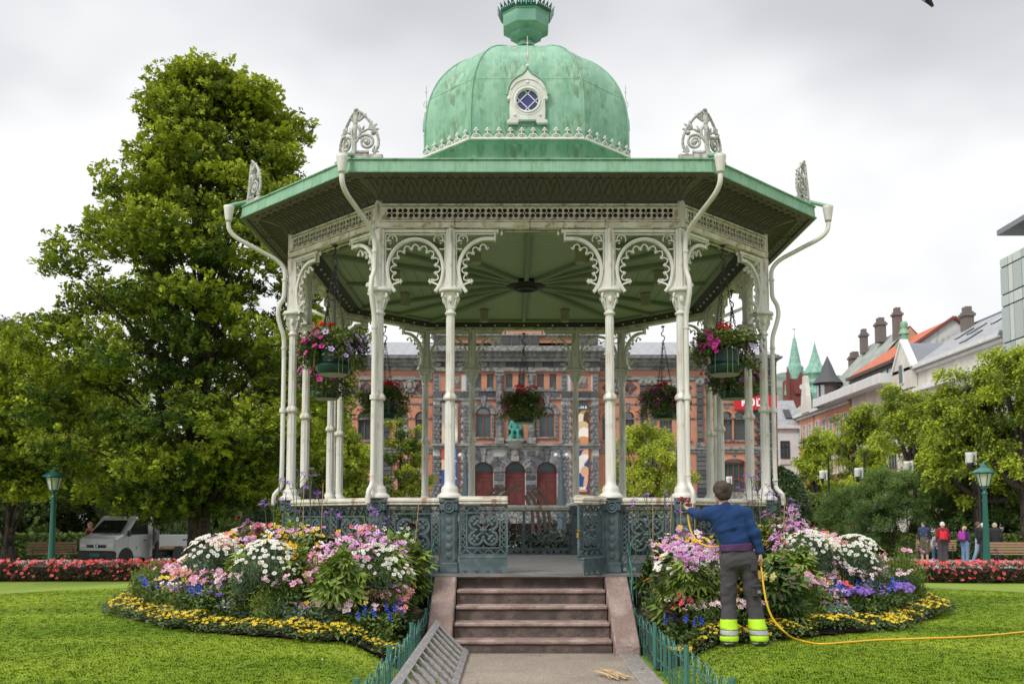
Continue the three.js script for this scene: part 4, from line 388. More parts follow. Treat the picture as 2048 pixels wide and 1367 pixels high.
// ---------- houses of the street on the right, church, hill ----------
{
  const faceWindow = (w, h, fm, panes) => { const g = new THREE.Group(); return g; };
  // a house whose front looks at the park (towards -x): near end z0, far end z1
  function house(name, label, o) {
    const g = thing(name, label, 'house', [o.X, 0, -o.z0]), L = o.z1 - o.z0, D = o.depth, hp = (n, m, ...q) => part(n, g, m, ...q);
    hp('wall', o.wall, box(D, o.eave, L, D / 2, o.eave / 2, -L / 2)); const e = o.over ?? .5, y0 = o.eave, y1 = o.ridge, m = D / 2;
    const h = o.hip ?? 0; // near end hipped by h metres
    hp('roof', o.roof, fromTris([...quad(V(-e, y0, -L), V(m, y1, -L), V(m, y1, -h), V(-e, y0, h ? e : .25)).slice(0, 6), ...quad(V(D + e, y0, h ? e : .25), V(m, y1, -h), V(m, y1, -L), V(D + e, y0, -L)), ...(h ? [V(-e, y0, e), V(D + e, y0, e), V(m, y1, -h)] : [])])); if (!h) hp('gable', o.gable ?? o.wall, fromTris([V(0, y0, .01), V(D, y0, .01), V(m, y1 - .15, .01)]), fromTris([V(D, y0, -L), V(0, y0, -L), V(m, y1 - .15, -L)]));
    hp('eaves', o.trim, cbox(.5, .3, L + .2, -e + .2, y0 - .1, -L / 2), cbox(.25, .25, L + .1, -.1, y0 - .45, -L / 2));
    const wg = new Map(); for (const [y, hh, ww] of o.rows) { for (let k = 0; k < o.n; k++) { const z = -L * (k + .5) / o.n, key = hh + '/' + ww; if (!wg.has(key)) wg.set(key, [merge([band([[-ww / 2, 0], [-ww / 2, hh], [ww / 2, hh], [ww / 2, 0]], .12, .14, true), box(.07, hh, .1, 0, hh / 2, 0), box(ww, .07, .1, 0, hh * .66, 0)]), clean(new THREE.PlaneGeometry(ww, hh).translate(0, hh / 2, -.02)), cbox(ww + .5, .14, .35, 0, -.1, .05)]); const [a, b, c] = wg.get(key), w = hp('window', o.frame, a); w.position.set(-.04, y, z); w.rotation.y = -PI / 2; part('pane', w, M.pane, b); part('sill', w, o.trim, c); } }
    for (const [x, z, y, w, hh] of o.chimneys ?? []) hp('chimney', std([.17, .14, .13], .9), cbox(w, hh, w * 1.2, x, y + hh / 2, -z), cbox(w + .25, .25, w * 1.2 + .25, x, y + hh - .3, -z), cbox(w * .7, .5, w, x, y + hh + .2, -z));
    return g;
  }
  const cream = house('townhouse', 'cream town house with hipped blue-grey slate roof nearest on the right', { X: 35, z0: 69, z1: 88, depth: 12, eave: 15.2, ridge: 19.3, hip: 4.5, wall: M.plaster, roof: M.slate, trim: M.plasterWhite, frame: M.frameWhite, n: 5, rows: [[11.2, 2, 1.1], [7.6, 2.1, 1.1], [3.8, 2.2, 1.2]], chimneys: [[6.4, 7, 18.9, .8, 1.5], [5.2, 16.5, 18.4, .8, 1.9]] });
  { // slates of its hip that can be told apart, roof windows, front gable
    const P = cream, L = 19, A = V(-.5, 15.2, .5), B = V(12.5, 15.2, .5), C = V(6, 19.3, -4.5), n = V().subVectors(B, A).cross(V().subVectors(C, A)).normalize(); if (n.y < 0) n.negate(); const u = V(1, 0, 0), v = V().crossVectors(n, u).normalize(); if (v.y < 0) v.negate(); const H = C.clone().sub(A).dot(v), sl = clean(extrude(shapeOf([[-.34, 0], [0, -.3], [.34, 0], [0, .3]]), .025).translate(0, 0, 0)), f = rng(31); const bm = new THREE.Matrix4().makeBasis(u, v, n); let c = 0; for (let j = 1; j < 22; j++) { const y = j * .3, half = 6.5 * (1 - y / H) - .3; if (half < .3) break; const cnt = Math.floor(half * 2 / .7); for (let k = 0; k <= cnt && c < 290; k++) { const x = -.5 + 6.5 - half + k * .7 + (j % 2) * .35; const p = A.clone().addScaledVector(u, x + .5).addScaledVector(v, y).addScaledVector(n, .02 + rr(0, .015, f)); const q = part('slate', P, pick([M.slateBlue, M.slate, M.slateBlue], f), sl); q.applyMatrix4(bm.clone().setPosition(p)); c++; } }
    part('hip_flashing', P, std([.22, .27, .36], .5), rod([-.5, 15.24, .5], [6, 19.36, -4.5], .12, 6), rod([12.5, 15.24, .5], [6, 19.36, -4.5], .12, 6), rod([6, 19.36, -4.5], [6, 19.36, -19], .1, 6));
    const sv = V(6.5, 4.1, 0).normalize(), sn = V(-4.1, 6.5, 0).normalize(); for (const [z, t, w] of [[-7.5, .55, .9], [-11, .5, .9], [-13.5, .52, .9], [-8, .2, 1.3]]) { const b = V(-.5, 15.2, z).addScaledVector(sv, t * 7.6).addScaledVector(sn, .03), e = b.clone().addScaledVector(sv, 1.6); const r = part('roof_window', P, M.darkMetal, beam(b, e, w, .14, sn)); part('pane', r, M.paneLight, beam(b.clone().addScaledVector(sn, .06), e.clone().addScaledVector(sn, .06), w - .25, .06, sn)); }
    const gz = -17.0; part('front_gable', P, M.plaster, extrude(shapeOf([[-2.1, 13.4], [2.1, 13.4], [2.1, 15.2], [0, 17.7], [-2.1, 15.2]]), .5).rotateY(-PI / 2).translate(-.05, 0, gz)); part('gable_coping', P, M.plasterWhite, band([[-2.2, 15.1], [0, 17.8], [2.2, 15.1]], .3, .7).rotateY(-PI / 2).translate(-.3, 0, gz)); part('gable_roof', P, M.slateBlue, fromTris([...quad(V(-.3, 17.6, gz), V(-.3, 15.1, gz + 2.2), V(5, 16, gz + 2.2), V(4.5, 17.6, gz)), ...quad(V(-.3, 15.1, gz - 2.2), V(-.3, 17.6, gz), V(4.5, 17.6, gz), V(5, 16, gz - 2.2))])); const w = part('window', P, M.frameWhite, box(.1, 1.8, .9, -.6, 14.8, gz)); part('pane', w, M.pane, box(.1, 1.6, .35, -.62, 14.8, gz - .2), box(.1, 1.6, .35, -.62, 14.8, gz + .2)); part('cornice', P, M.plasterWhite, cbox(.5, .35, 19, -.2, 13.1, -9.5)); }
  const red = house('townhouse', 'house with red tiled roof and white balcony behind the cream house', { X: 35, z0: 88.4, z1: 100.5, depth: 10.6, eave: 16.5, ridge: 20.4, wall: M.plaster, gable: M.plasterStained, roof: M.redTile, trim: std([.09, .07, .06], .8), frame: M.darkMetal, n: 4, rows: [[10.5, 2.2, 1.4], [6.8, 2.2, 1.4], [3.2, 2.2, 1.4]] });
  part('balcony', red, M.plasterWhite, cbox(1.3, .95, 20, -.65, 14.95, -11, .04)); part('penthouse_glazing', red, M.darkMetal, ...Array.from({ length: 9 }, (_, k) => box(.14, 1, .12, -.1, 15.9, -.6 - k * 1.4))); part('pane', red, M.paneLight, box(.06, .95, 11.6, -.06, 15.9, -6)); part('roof_vent', red, M.copper, cbox(1.2, .5, 1.4, 3.6, 19.2, -7), cbox(.7, .9, .8, 3.6, 19.8, -7), lathe([[.55, 20.2], [.3, 20.8], [.36, 20.85], [.36, 21.3], [.2, 21.5], [0, 21.5]], 10).translate(3.6, 0, -7)); part('gable_edge', red, std([.2, .06, .04], .8), beam(V(-.5, 16.5, .2), V(5.3, 20.42, .2), .3, .3), beam(V(11.1, 16.5, .2), V(5.3, 20.42, .2), .3, .3)); part('vent_pipe', red, M.black, rod([1.7, 17.9, -3], [1.7, 18.8, -3], .15, 8));
  const grey = house('townhouse', 'orange brick house with high grey-green roof and three chimneys', { X: 35, z0: 101, z1: 113, depth: 13, eave: 14.6, ridge: 22.2, wall: M.orange, roof: M.slateGreen, trim: M.plasterWhite, frame: M.frameWhite, n: 5, rows: [[10.8, 2.4, 1.2], [7, 2.4, 1.2], [3.2, 2.4, 1.2]], chimneys: [[5.5, .8, 20.6, .75, 3.2], [5.5, 5.5, 21.4, .9, 2.3], [5.2, 9.8, 20.9, .7, 2.4]] });
  part('corner_turret', grey, std([.07, .075, .08], .7), lathe([[1.5, 17.2], [1.75, 17.1], [1.0, 18], [.5, 19.2], [0, 20.3]], 8).translate(.2, 0, -7.5)); part('turret_wall', grey, std([.09, .06, .055], .8), lathe([[1.3, 14.4], [1.3, 17.2]], 8).translate(.2, 0, -7.5)); part('pane', grey, M.paneLight, box(.6, 1.3, .1, -.6, 16.2, -6.55), box(.1, 1.3, .6, -1.03, 16.2, -7.3));
  const pink = house('townhouse', 'farthest orange house of the row with green copper turret', { X: 35, z0: 113.4, z1: 127, depth: 12, eave: 14.6, ridge: 19.2, wall: M.orange, roof: M.slate, trim: M.plasterWhite, frame: M.frameWhite, n: 6, rows: [[11, 2.2, 1.1], [7.2, 2.2, 1.1], [3.4, 2.2, 1.1]], chimneys: [[5.4, 1.2, 18, 1.05, 3.3]] });
  part('turret', pink, M.verdigris, lathe([[1.75, 15.6], [1.7, 16.2], [1.15, 17.6], [1.05, 18.2], [1.25, 18.3], [1.2, 18.7], [1.0, 18.9], [1.35, 19.5], [1.45, 19.6], [.75, 20.8], [.3, 22.3], [0, 23.6]], 8).translate(1.6, 0, -4)); part('turret_base', pink, std([.14, .15, .14], .8), cbox(2.9, 2.4, 2.9, 1.6, 14.6, -4)); part('front_gable', pink, M.plaster, extrude(shapeOf([[-1.4, 14.5], [1.4, 14.5], [1.1, 16.4], [.5, 18], [.35, 18.9], [-.35, 18.9], [-.5, 18], [-1.1, 16.4]]), .5).rotateY(-PI / 2).translate(-.2, 0, -1.2)); part('gable_roof', pink, M.verdigris, cbox(3, 3, 1.8, 1.4, 15.9, -1.2, .6));
  { const w = thing('white_house', 'white house with dark windows seen just right of the museum', 'house', [at(1577, 900, 119).x, 0, -119]); part('wall', w, M.plasterWhite, box(3.6, 13.4, 8, 0, 6.7, -4)); part('roof', w, M.slate, fromTris([...quad(V(-1.9, 13.3, .3), V(1.9, 13.3, .3), V(1.9, 17, -4), V(-1.9, 17, -4))]), box(3.6, 3, .2, 0, 14.8, -4.2)); part('eaves', w, M.plasterWhite, cbox(3.9, .35, .5, 0, 13.2, .2)); for (const y of [9.4, 5.9, 2.4]) { const f = part('window', w, std([.05, .03, .03], .6), band([[-.9, y], [-.9, y + 2.1], [.1, y + 2.1], [.1, y]], .16, .12, true), box(.1, 2.1, .1, -.4, y + 1.05, 0), box(1, .1, .1, -.4, y + 1.4, 0)); f.position.z = .06; part('pane', f, M.pane, box(1, 2.1, .02, -.4, y + 1.05, -.03)); part('sill', w, M.plaster, cbox(1.3, .5, .2, -.4, y - .5, .06)); } const s = part('skylight', w, M.darkMetal, beam(V(.4, 14.4, -.75), V(.4, 15.6, -2.1), .8, .15)); }
  { // glass office block at the right edge
    const g = thing('glass_building', 'glass office block with pale reflecting panes at the right edge', 'building', [30.6, 0, -60.6]), ys = [0, 1.6, 4.2, 5.3, 8.1, 9.2, 12, 12.9, 15.2, 15.95, 17.7, 18.3], zs = [0, 1.0, 1.55, 2.6, 3.6, 4.15, 5.2, 6.2]; const glassy = [[.5, .54, .5], [.43, .49, .46], [.54, .56, .5], [.36, .41, .38]].map((c) => std(c, .06)), f = rng(8);
    part('wall', g, M.darkMetal, box(14, 18.2, 18, 7.12, 9.1, 9)); for (let j = 0; j + 1 < ys.length; j++) for (let k = 0; k + 1 < zs.length; k++) part('pane', g, pick(glassy, f), box(.06, ys[j + 1] - ys[j] - .09, zs[k + 1] - zs[k] - .07, .03, (ys[j] + ys[j + 1]) / 2, (zs[k] + zs[k + 1]) / 2)); for (let j = 0; j + 1 < ys.length; j++) for (let k = 0; k < 4; k++) part('pane', g, pick(glassy, f), box(1.6, ys[j + 1] - ys[j] - .09, .06, .9 + k * 1.7, (ys[j] + ys[j + 1]) / 2, -.03)); part('roof_canopy', g, std([.2, .21, .24], .6), cbox(14, .35, 20, 7.4, 20.3, 9)); part('canopy_post', g, M.darkMetal, box(.2, 2, .2, 4, 19.2, 3)); }
  { // church
    const x = at(1591, 770, 220).x, y = (p) => at(1591, p, 220).y, w = 2.6, c = thing('church', 'distant red brick church with green copper spire and a white clock', 'church', [x, 0, -220]), br = std([.2, .055, .045], .85); part('tower', c, br, box(w * 1.75, y(760), w * 1.75, 0, y(760) / 2, 0), ...[-1, 1].flatMap((s) => [box(.7, y(748), .7, s * w * .88, y(748) / 2, w * .88), rod([s * w * .88, y(748), w * .88], [s * w * .88, y(738), w * .88], .42, 4, .02)])); part('gable', c, br, extrude(shapeOf([[-1.5, y(790)], [1.5, y(790)], [1.7, y(772)], [0, y(746)], [-1.7, y(772)]]), .4).translate(0.6, 0, w * .9)); part('belfry', c, M.verdigris, lathe([[w * .98, y(790)], [w * .8, y(745)], [w * .7, y(742)], [w * .78, y(735)], [w * .55, y(730)], [w * .5, y(722)], [w * .12, y(676)], [.14, y(676)], [.03, y(662)], [.05, y(655)], [0, y(654)]], 8)); part('weathervane', c, M.black, rod([0, y(664), 0], [0, y(657), 0], .05, 5), box(.9, .12, .05, 0, y(658), 0)); const k = part('clock', c, M.plasterWhite, new THREE.CylinderGeometry(.65, .65, .1, 20).rotateX(PI / 2).translate(.75, y(777), w * .9 + .5)); part('hands', k, M.black, box(.08, .45, .04, .75, y(775.5), w * .9 + .57), box(.35, .08, .04, .88, y(777), w * .9 + .57)); }
  { const w = thing('office_block', 'plain white block glimpsed under the big tree on the left', 'building', [-28, 0, -95]); part('wall', w, M.plasterWhite, box(10, 15, 8, 0, 7.5, -4)); for (const x of [-3.6, -1.3, 1, 3.3]) for (const y of [4.2, 6, 8.6, 11.2]) { const f = part('window', w, M.darkMetal, band([[x - .55, y], [x - .55, y + 1.2], [x + .55, y + 1.2], [x + .55, y]], .1, .12, true)); part('pane', f, M.pane, box(1.1, 1.2, .04, x, y + .6, .01)); } part('plinth', w, M.darkMetal, box(10.1, 1.6, .1, 0, .8, .05)); }
  { const h = mesh('hill', sheet(-400, 1900, -1900, -1100, 110, 24, (x, z) => { const e = smooth(250, 420, x), r = smooth(-1100, -1600, z); return -5 + r * (e * 215 + 20) * (.85 + .3 * fbm(x * .006, z * .006 + 9, 0, 4)); }), std([1, 1, 1], .95, { map: mottled([.1, .14, .11], [.2, .24, .2], 30, 700) })); tag(h, 'low wooded hill far behind the museum on the right', null, null, 'structure'); }
}
// ---------- trees, shrubs and hedges ----------
const leafMat = std([1, 1, 1], .55, { side: THREE.DoubleSide }), leafThin = new THREE.MeshPhysicalMaterial({ roughness: .95, side: THREE.DoubleSide, transmission: .25, thickness: 0, specularIntensity: .3 });
function sprig(n, size, spread, seed, droop = .5, fat = .62) { // a twig end: n pointed leaves, each folded along its rib
  const f = rng(seed), P = []; for (let i = 0; i < n; i++) { const a = f() * 6.28, tilt = rr(-.9, .35, f) * droop * 1.6, L = size * rr(.75, 1.2, f), w = L * fat / 2, m = new THREE.Matrix4().makeRotationFromEuler(new THREE.Euler(tilt, a, rr(-.5, .5, f), 'YXZ')); m.setPosition(rr(-1, 1, f) * spread, rr(-.6, .6, f) * spread, rr(-1, 1, f) * spread); const q = (x, y, z) => V(x, y, z).applyMatrix4(m), b = q(0, 0, 0), l = q(-w, .1 * L, L * .45), r = q(w, .1 * L, L * .45), c = q(0, 0, L * .5), t = q(0, -.06 * L, L); P.push(b, l, c, l, t, c, b, c, r, c, t, r); }
  return fromTris(P);
}
const SPR = { big: sprig(7, .21, .17, 1, .6), mid: sprig(8, .15, .15, 2, .6), small: sprig(9, .085, .085, 3, .5), fine: sprig(10, .1, .11, 4, .6, .3), box: sprig(8, .06, .055, 5, .3) };
const col = (c) => new THREE.Color().setRGB(...c);
function scatter(blobs, n, f, dark, light, o = {}) { // sprig transforms over the skins of many small leaf pads; blobs [x, y, z, rx, ry, rz, tone]
  const ms = [], cs = [], m = new THREE.Matrix4(), q = new THREE.Quaternion(), e = new THREE.Euler(); const tot = blobs.reduce((s, b) => s + b[3] * b[5] + b[3] * b[4], 0);
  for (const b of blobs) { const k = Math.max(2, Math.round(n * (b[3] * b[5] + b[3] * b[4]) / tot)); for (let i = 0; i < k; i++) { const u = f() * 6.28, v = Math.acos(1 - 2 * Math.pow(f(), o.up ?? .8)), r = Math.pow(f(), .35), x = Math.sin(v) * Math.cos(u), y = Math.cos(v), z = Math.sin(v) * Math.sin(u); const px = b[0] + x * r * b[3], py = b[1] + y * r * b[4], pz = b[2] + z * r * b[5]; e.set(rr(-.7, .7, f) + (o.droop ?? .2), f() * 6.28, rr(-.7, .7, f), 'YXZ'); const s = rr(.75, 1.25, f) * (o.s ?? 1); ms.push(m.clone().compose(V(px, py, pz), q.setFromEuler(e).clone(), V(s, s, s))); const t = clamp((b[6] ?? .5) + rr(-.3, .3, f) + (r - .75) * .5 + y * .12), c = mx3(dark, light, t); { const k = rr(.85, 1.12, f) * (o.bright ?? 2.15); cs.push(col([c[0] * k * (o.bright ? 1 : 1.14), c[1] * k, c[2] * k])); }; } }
  return [ms, cs];
}
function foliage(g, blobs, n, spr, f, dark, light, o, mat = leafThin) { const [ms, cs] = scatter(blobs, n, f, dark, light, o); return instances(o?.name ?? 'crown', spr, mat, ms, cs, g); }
function limbs(g, base, h, r, f, tips, lean = V(0, 0, 0), n = 14) {
  const top = V(lean.x, h, lean.z), trunk = [V(0, -.1, 0), V(lean.x * .1, h * .25, lean.z * .1), V(lean.x * .4, h * .6, lean.z * .4), top]; part('trunk', g, M.bark, taper(trunk, r, r * .18, 12, 16), lathe([[r * 1.7, -.1], [r * 1.25, .25], [r * 1.02, .9]], 12));
  const c = new THREE.CatmullRomCurve3(trunk), o = []; for (const t of tips) { const u = clamp((t.y - t.y * .35 - base) / h + .1, .12, .85), s = c.getPointAt(u), mid = s.clone().lerp(t, .5); mid.y += .12 * s.distanceTo(t) * rr(-.3, 1, f); o.push(taper([s, s.clone().lerp(mid, .5).add(V(0, .1, 0)), mid, t], r * .34 * (1 - u * .7), .02, 6, 8)); } tag(part('limbs', g, M.bark, o), null, null, null, 'stuff');
}
function crownTree(name, label, p, o) { // o: env(h) -> [left, right, depth] radii, h0, h1
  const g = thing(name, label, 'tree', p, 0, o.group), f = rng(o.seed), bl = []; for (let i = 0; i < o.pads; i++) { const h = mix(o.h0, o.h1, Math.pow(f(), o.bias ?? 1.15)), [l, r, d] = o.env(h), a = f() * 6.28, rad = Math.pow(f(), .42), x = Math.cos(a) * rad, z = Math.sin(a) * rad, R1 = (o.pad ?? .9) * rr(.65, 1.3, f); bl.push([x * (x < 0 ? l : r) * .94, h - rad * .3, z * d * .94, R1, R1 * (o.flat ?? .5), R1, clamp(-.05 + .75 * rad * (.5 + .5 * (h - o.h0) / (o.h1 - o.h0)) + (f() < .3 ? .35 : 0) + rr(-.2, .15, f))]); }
  foliage(g, bl, o.n, o.spr ?? SPR.mid, f, o.dark, o.light, o); limbs(g, o.h0, o.h1 * .93, o.r, f, bl.filter((_, i) => i % Math.max(1, Math.floor(bl.length / (o.limbs ?? 15))) === 0).map((b) => V(b[0] * .9, b[1] - .1, b[2] * .9)), V(o.lean ?? 0, 0, 0)); return g;
}
const px33 = 33 / F;
{ // the big lime tree on the left: its outline as left and right reach at each height
  const E = [[1.9, 2, 1.2], [2.9, 2.7, 2.3], [3.6, 3.8, 3.4], [5, 6.2, 4.6], [6.3, 6.4, 5.2], [7.8, 6.1, 5.3], [9.1, 5.6, 5.2], [10, 5.3, 5], [11, 4.9, 4.8], [12.0, 4.1, 4.6], [13, 2.8, 4.3], [14, 2.25, 3.6], [15.2, 2.15, 3.2], [16.2, 2.1, 2.8], [17, 1.4, 2], [17.8, .5, .7]];
  const env = (h) => { for (let i = 0; i + 1 < E.length; i++) if (h <= E[i + 1][0]) { const t = clamp((h - E[i][0]) / (E[i + 1][0] - E[i][0])), w = 1 + .1 * Math.sin(h * 2.6); return [mix(E[i][1], E[i + 1][1], t) * w, mix(E[i][2], E[i + 1][2], t) * (2 - w), mix(E[i][1] + E[i][2], E[i + 1][1] + E[i + 1][2], t) / 2]; } return [.3, .3, .3]; };
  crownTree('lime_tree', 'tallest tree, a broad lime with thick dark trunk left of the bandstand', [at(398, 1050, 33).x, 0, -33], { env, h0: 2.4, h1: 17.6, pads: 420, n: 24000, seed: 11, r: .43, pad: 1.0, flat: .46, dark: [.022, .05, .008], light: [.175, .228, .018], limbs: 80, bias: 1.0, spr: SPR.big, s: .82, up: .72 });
}
const ell = (h0, h1, l, r, d) => (h) => { const t = (h - h0) / (h1 - h0), k = Math.sqrt(Math.max(.04, 1 - Math.pow(Math.abs(t - .42) / .6, 2.2))); return [l * k, r * k, d * k]; };
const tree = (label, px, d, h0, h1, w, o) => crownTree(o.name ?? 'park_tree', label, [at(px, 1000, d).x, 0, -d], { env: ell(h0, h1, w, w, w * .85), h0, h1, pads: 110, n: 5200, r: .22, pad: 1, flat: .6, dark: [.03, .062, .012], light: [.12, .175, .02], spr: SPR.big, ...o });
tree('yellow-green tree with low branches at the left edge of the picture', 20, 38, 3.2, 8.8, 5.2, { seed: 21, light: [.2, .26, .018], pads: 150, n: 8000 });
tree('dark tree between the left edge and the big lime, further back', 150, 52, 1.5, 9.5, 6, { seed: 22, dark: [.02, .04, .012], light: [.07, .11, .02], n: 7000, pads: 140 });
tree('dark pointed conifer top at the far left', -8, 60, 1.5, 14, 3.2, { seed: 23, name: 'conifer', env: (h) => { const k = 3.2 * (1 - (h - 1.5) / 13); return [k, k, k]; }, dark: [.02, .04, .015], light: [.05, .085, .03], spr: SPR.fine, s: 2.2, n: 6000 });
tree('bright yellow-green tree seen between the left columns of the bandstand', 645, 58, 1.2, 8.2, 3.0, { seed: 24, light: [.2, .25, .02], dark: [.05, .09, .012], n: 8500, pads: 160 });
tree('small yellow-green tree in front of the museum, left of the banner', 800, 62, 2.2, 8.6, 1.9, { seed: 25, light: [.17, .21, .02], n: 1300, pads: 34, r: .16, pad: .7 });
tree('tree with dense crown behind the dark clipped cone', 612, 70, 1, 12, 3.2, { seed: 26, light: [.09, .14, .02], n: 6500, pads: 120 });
{ // young lime with several stems in front of the museum
  const d = 56, g = thing('lime_tree', 'small open-crowned lime with three stems in front of the museum, right of the gate', 'tree', [at(1297, 1000, d).x, 0, -d]), f = rng(31), bl = []; for (let i = 0; i < 60; i++) { const h = rr(2.6, 7.2, f), t = (h - 2.6) / 4.6, w = 2.35 * Math.sqrt(1 - Math.pow(Math.abs(t - .32) / .72, 2)) + .15, a = f() * 6.28, q = Math.sqrt(f()); bl.push([Math.cos(a) * w * q, h, Math.sin(a) * w * q, .55, .42, .55, rr(.3, .9, f)]); } foliage(g, bl, 3000, SPR.mid, f, [.06, .1, .015], [.2, .25, .025], {}); for (const [x, z] of [[-.5, 0], [.1, .3], [.55, -.2]]) part('trunk', g, M.bark, taper([V(x * .4, -.1, z * .4), V(x * .7, 1.6, z), V(x * 1.4, 3.4, z), V(x * 2.4, 6, z)], .17, .03, 8, 12)); part('limbs', g, M.bark, ...bl.filter((_, i) => i % 5 === 0).map((b) => taper([V(0, 2.2, 0), V(b[0] * .4, b[1] * .75, b[2] * .4), V(b[0], b[1], b[2])], .06, .015, 5, 6)));
}
// pollarded limes along the street on the right: thick knobby limbs, tufted crowns
function pollard(label, px, d, top, w, seed, k = 1) {
  const g = thing('pollard_lime', label, 'tree', [at(px, 1000, d).x, 0, -d], 0, 'limes lining the street on the right'), f = rng(seed), bl = [], h0 = top * .36, tips = []; for (let i = 0; i < 13; i++) { const a = f() * 6.28, h = mix(h0, top * .92, i / 12), q = w * rr(.25, .95, f) * (1 - .5 * Math.pow((h - h0) / (top - h0), 2)); tips.push(V(Math.cos(a) * q, h, Math.sin(a) * q)); } for (const t of tips) for (let j = 0; j < 9; j++) { const r = .66 * k; bl.push([t.x + rr(-.9, .9, f) * k, t.y + rr(-.7, .9, f) * k, t.z + rr(-.9, .9, f) * k, r * rr(.5, 1, f), r * .55, r * rr(.5, 1, f), rr(.15, .95, f)]); }
  foliage(g, bl, 4300, SPR.mid, f, [.035, .065, .01], [.2, .265, .025], { s: 1.1 }); part('trunk', g, M.bark, taper([V(0, -.1, 0), V(.1, h0 * .5, 0), V(0, h0, 0), V(-.1, top * .62, 0)], .36, .2, 10, 12)); tag(part('limbs', g, M.bark, ...tips.flatMap((t) => [taper([V(0, Math.min(h0 * .8 + t.y * .1, t.y * .8), 0), V(t.x * .55, t.y * .8, t.z * .55), t], .2, .09, 7, 8), blob(.2, .18, .2, t.x, t.y, t.z, 7)])), null, null, null, 'stuff');
}
pollard('pollarded lime at the left end of the right-hand row, beside the museum corner', 1632, 80, 9.2, 2.3, 41); pollard('second pollarded lime of the right-hand row, counted from the museum', 1722, 70, 9.9, 2.7, 42, 1.1); pollard('tallest middle pollarded lime in front of the red-roofed house', 1835, 60, 10.1, 2.8, 43, 1.1); pollard('thick-limbed pollarded lime in front of the cream house', 1955, 48, 8.9, 2.7, 44); pollard('pollarded lime cut by the right edge of the picture', 2050, 46, 10.2, 2.6, 45);
// shrubs: a leafy mound on stems
function shrub(name, label, px, d, w, h, o = {}) {
  const g = thing(name, label, o.cat ?? 'shrub', [at(px, 1000, d).x, 0, -d], 0, o.group), f = rng(o.seed ?? px * 7 + d), bl = []; for (let i = 0; i < (o.pads ?? 60); i++) { const a = f() * 6.28, y = Math.pow(f(), .8), q = Math.sqrt(1 - y * y * .9) * Math.pow(f(), .35); bl.push([Math.cos(a) * q * w, .25 + y * h * .9, Math.sin(a) * q * w * .6, .5 * (o.pad ?? 1), .4 * (o.pad ?? 1), .5 * (o.pad ?? 1), clamp(.15 + y * .5 + rr(-.2, .2, f))]); }
  foliage(g, bl, o.n ?? 2600, o.spr ?? SPR.mid, f, o.dark ?? [.022, .048, .014], o.light ?? [.085, .14, .035], { name: 'foliage', s: o.s ?? 1 }); tag(part('stems', g, M.bark, ...bl.slice(0, 9).map((b) => taper([V(b[0] * .15, -.1, b[2] * .15), V(b[0] * .5, b[1] * .6, b[2] * .5), V(b[0], b[1], b[2])], .06, .015, 5, 5))), null, null, null, 'stuff'); return g;
}
const RS = 'shrubs behind the hedge on the right';
shrub('shrub', 'tall grey-green shrub behind the gardener-side hedge, left of the second lantern', 1700, 54, 1.9, 3.6, { group: RS, spr: SPR.fine, s: 1.3 }); shrub('shrub', 'broad feathery dark shrub in the middle of the right-hand shrubs', 1800, 50, 3, 4.6, { group: RS, spr: SPR.fine, s: 1.4, n: 4200, pads: 90 }); shrub('shrub', 'lighter green shrub between the fourth lantern and the broad dark shrub', 1895, 52, 2.1, 4, { group: RS, n: 3000, light: [.11, .17, .03] }); shrub('shrub', 'dark shrub behind the right lamp post', 1985, 49, 2.4, 4.7, { group: RS, n: 3600, pads: 80 }); shrub('shrub', 'dark shrub cut by the right edge of the picture', 2060, 48, 2.2, 4.6, { group: RS, n: 3000 }); shrub('shrub', 'low olive shrub right of the clipped dome', 1628, 60, 1.7, 3.3, { group: RS, light: [.1, .13, .03] });
const LS = 'dark shrubs under the trees on the left';
[[-10, 50, 3, 4.4, 'silvery dark shrub at the very left edge behind the bench'], [70, 52, 3, 4.8, 'tall silvery shrub behind the left lamp post'], [190, 54, 3, 5, 'dark shrub straight behind the cab of the pick-up'], [285, 50, 2.6, 4.3, 'green shrub behind the person at the pick-up'], [345, 52, 2.2, 3.8, 'shrub just left of the big tree trunk'], [435, 62, 1.7, 3.2, 'light round shrub right of the big tree trunk'], [462, 70, 1.5, 2.6, 'small shrub beside the parked car']].forEach(([px, d, w, h, l], i) => shrub('shrub', l, px, d, w, h, { group: LS, n: 3200, pads: 80, seed: 300 + i, light: i > 3 ? [.1, .16, .03] : [.07, .105, .035], dark: [.016, .034, .012], spr: i % 2 ? SPR.fine : SPR.mid, s: i % 2 ? 1.4 : 1 }));
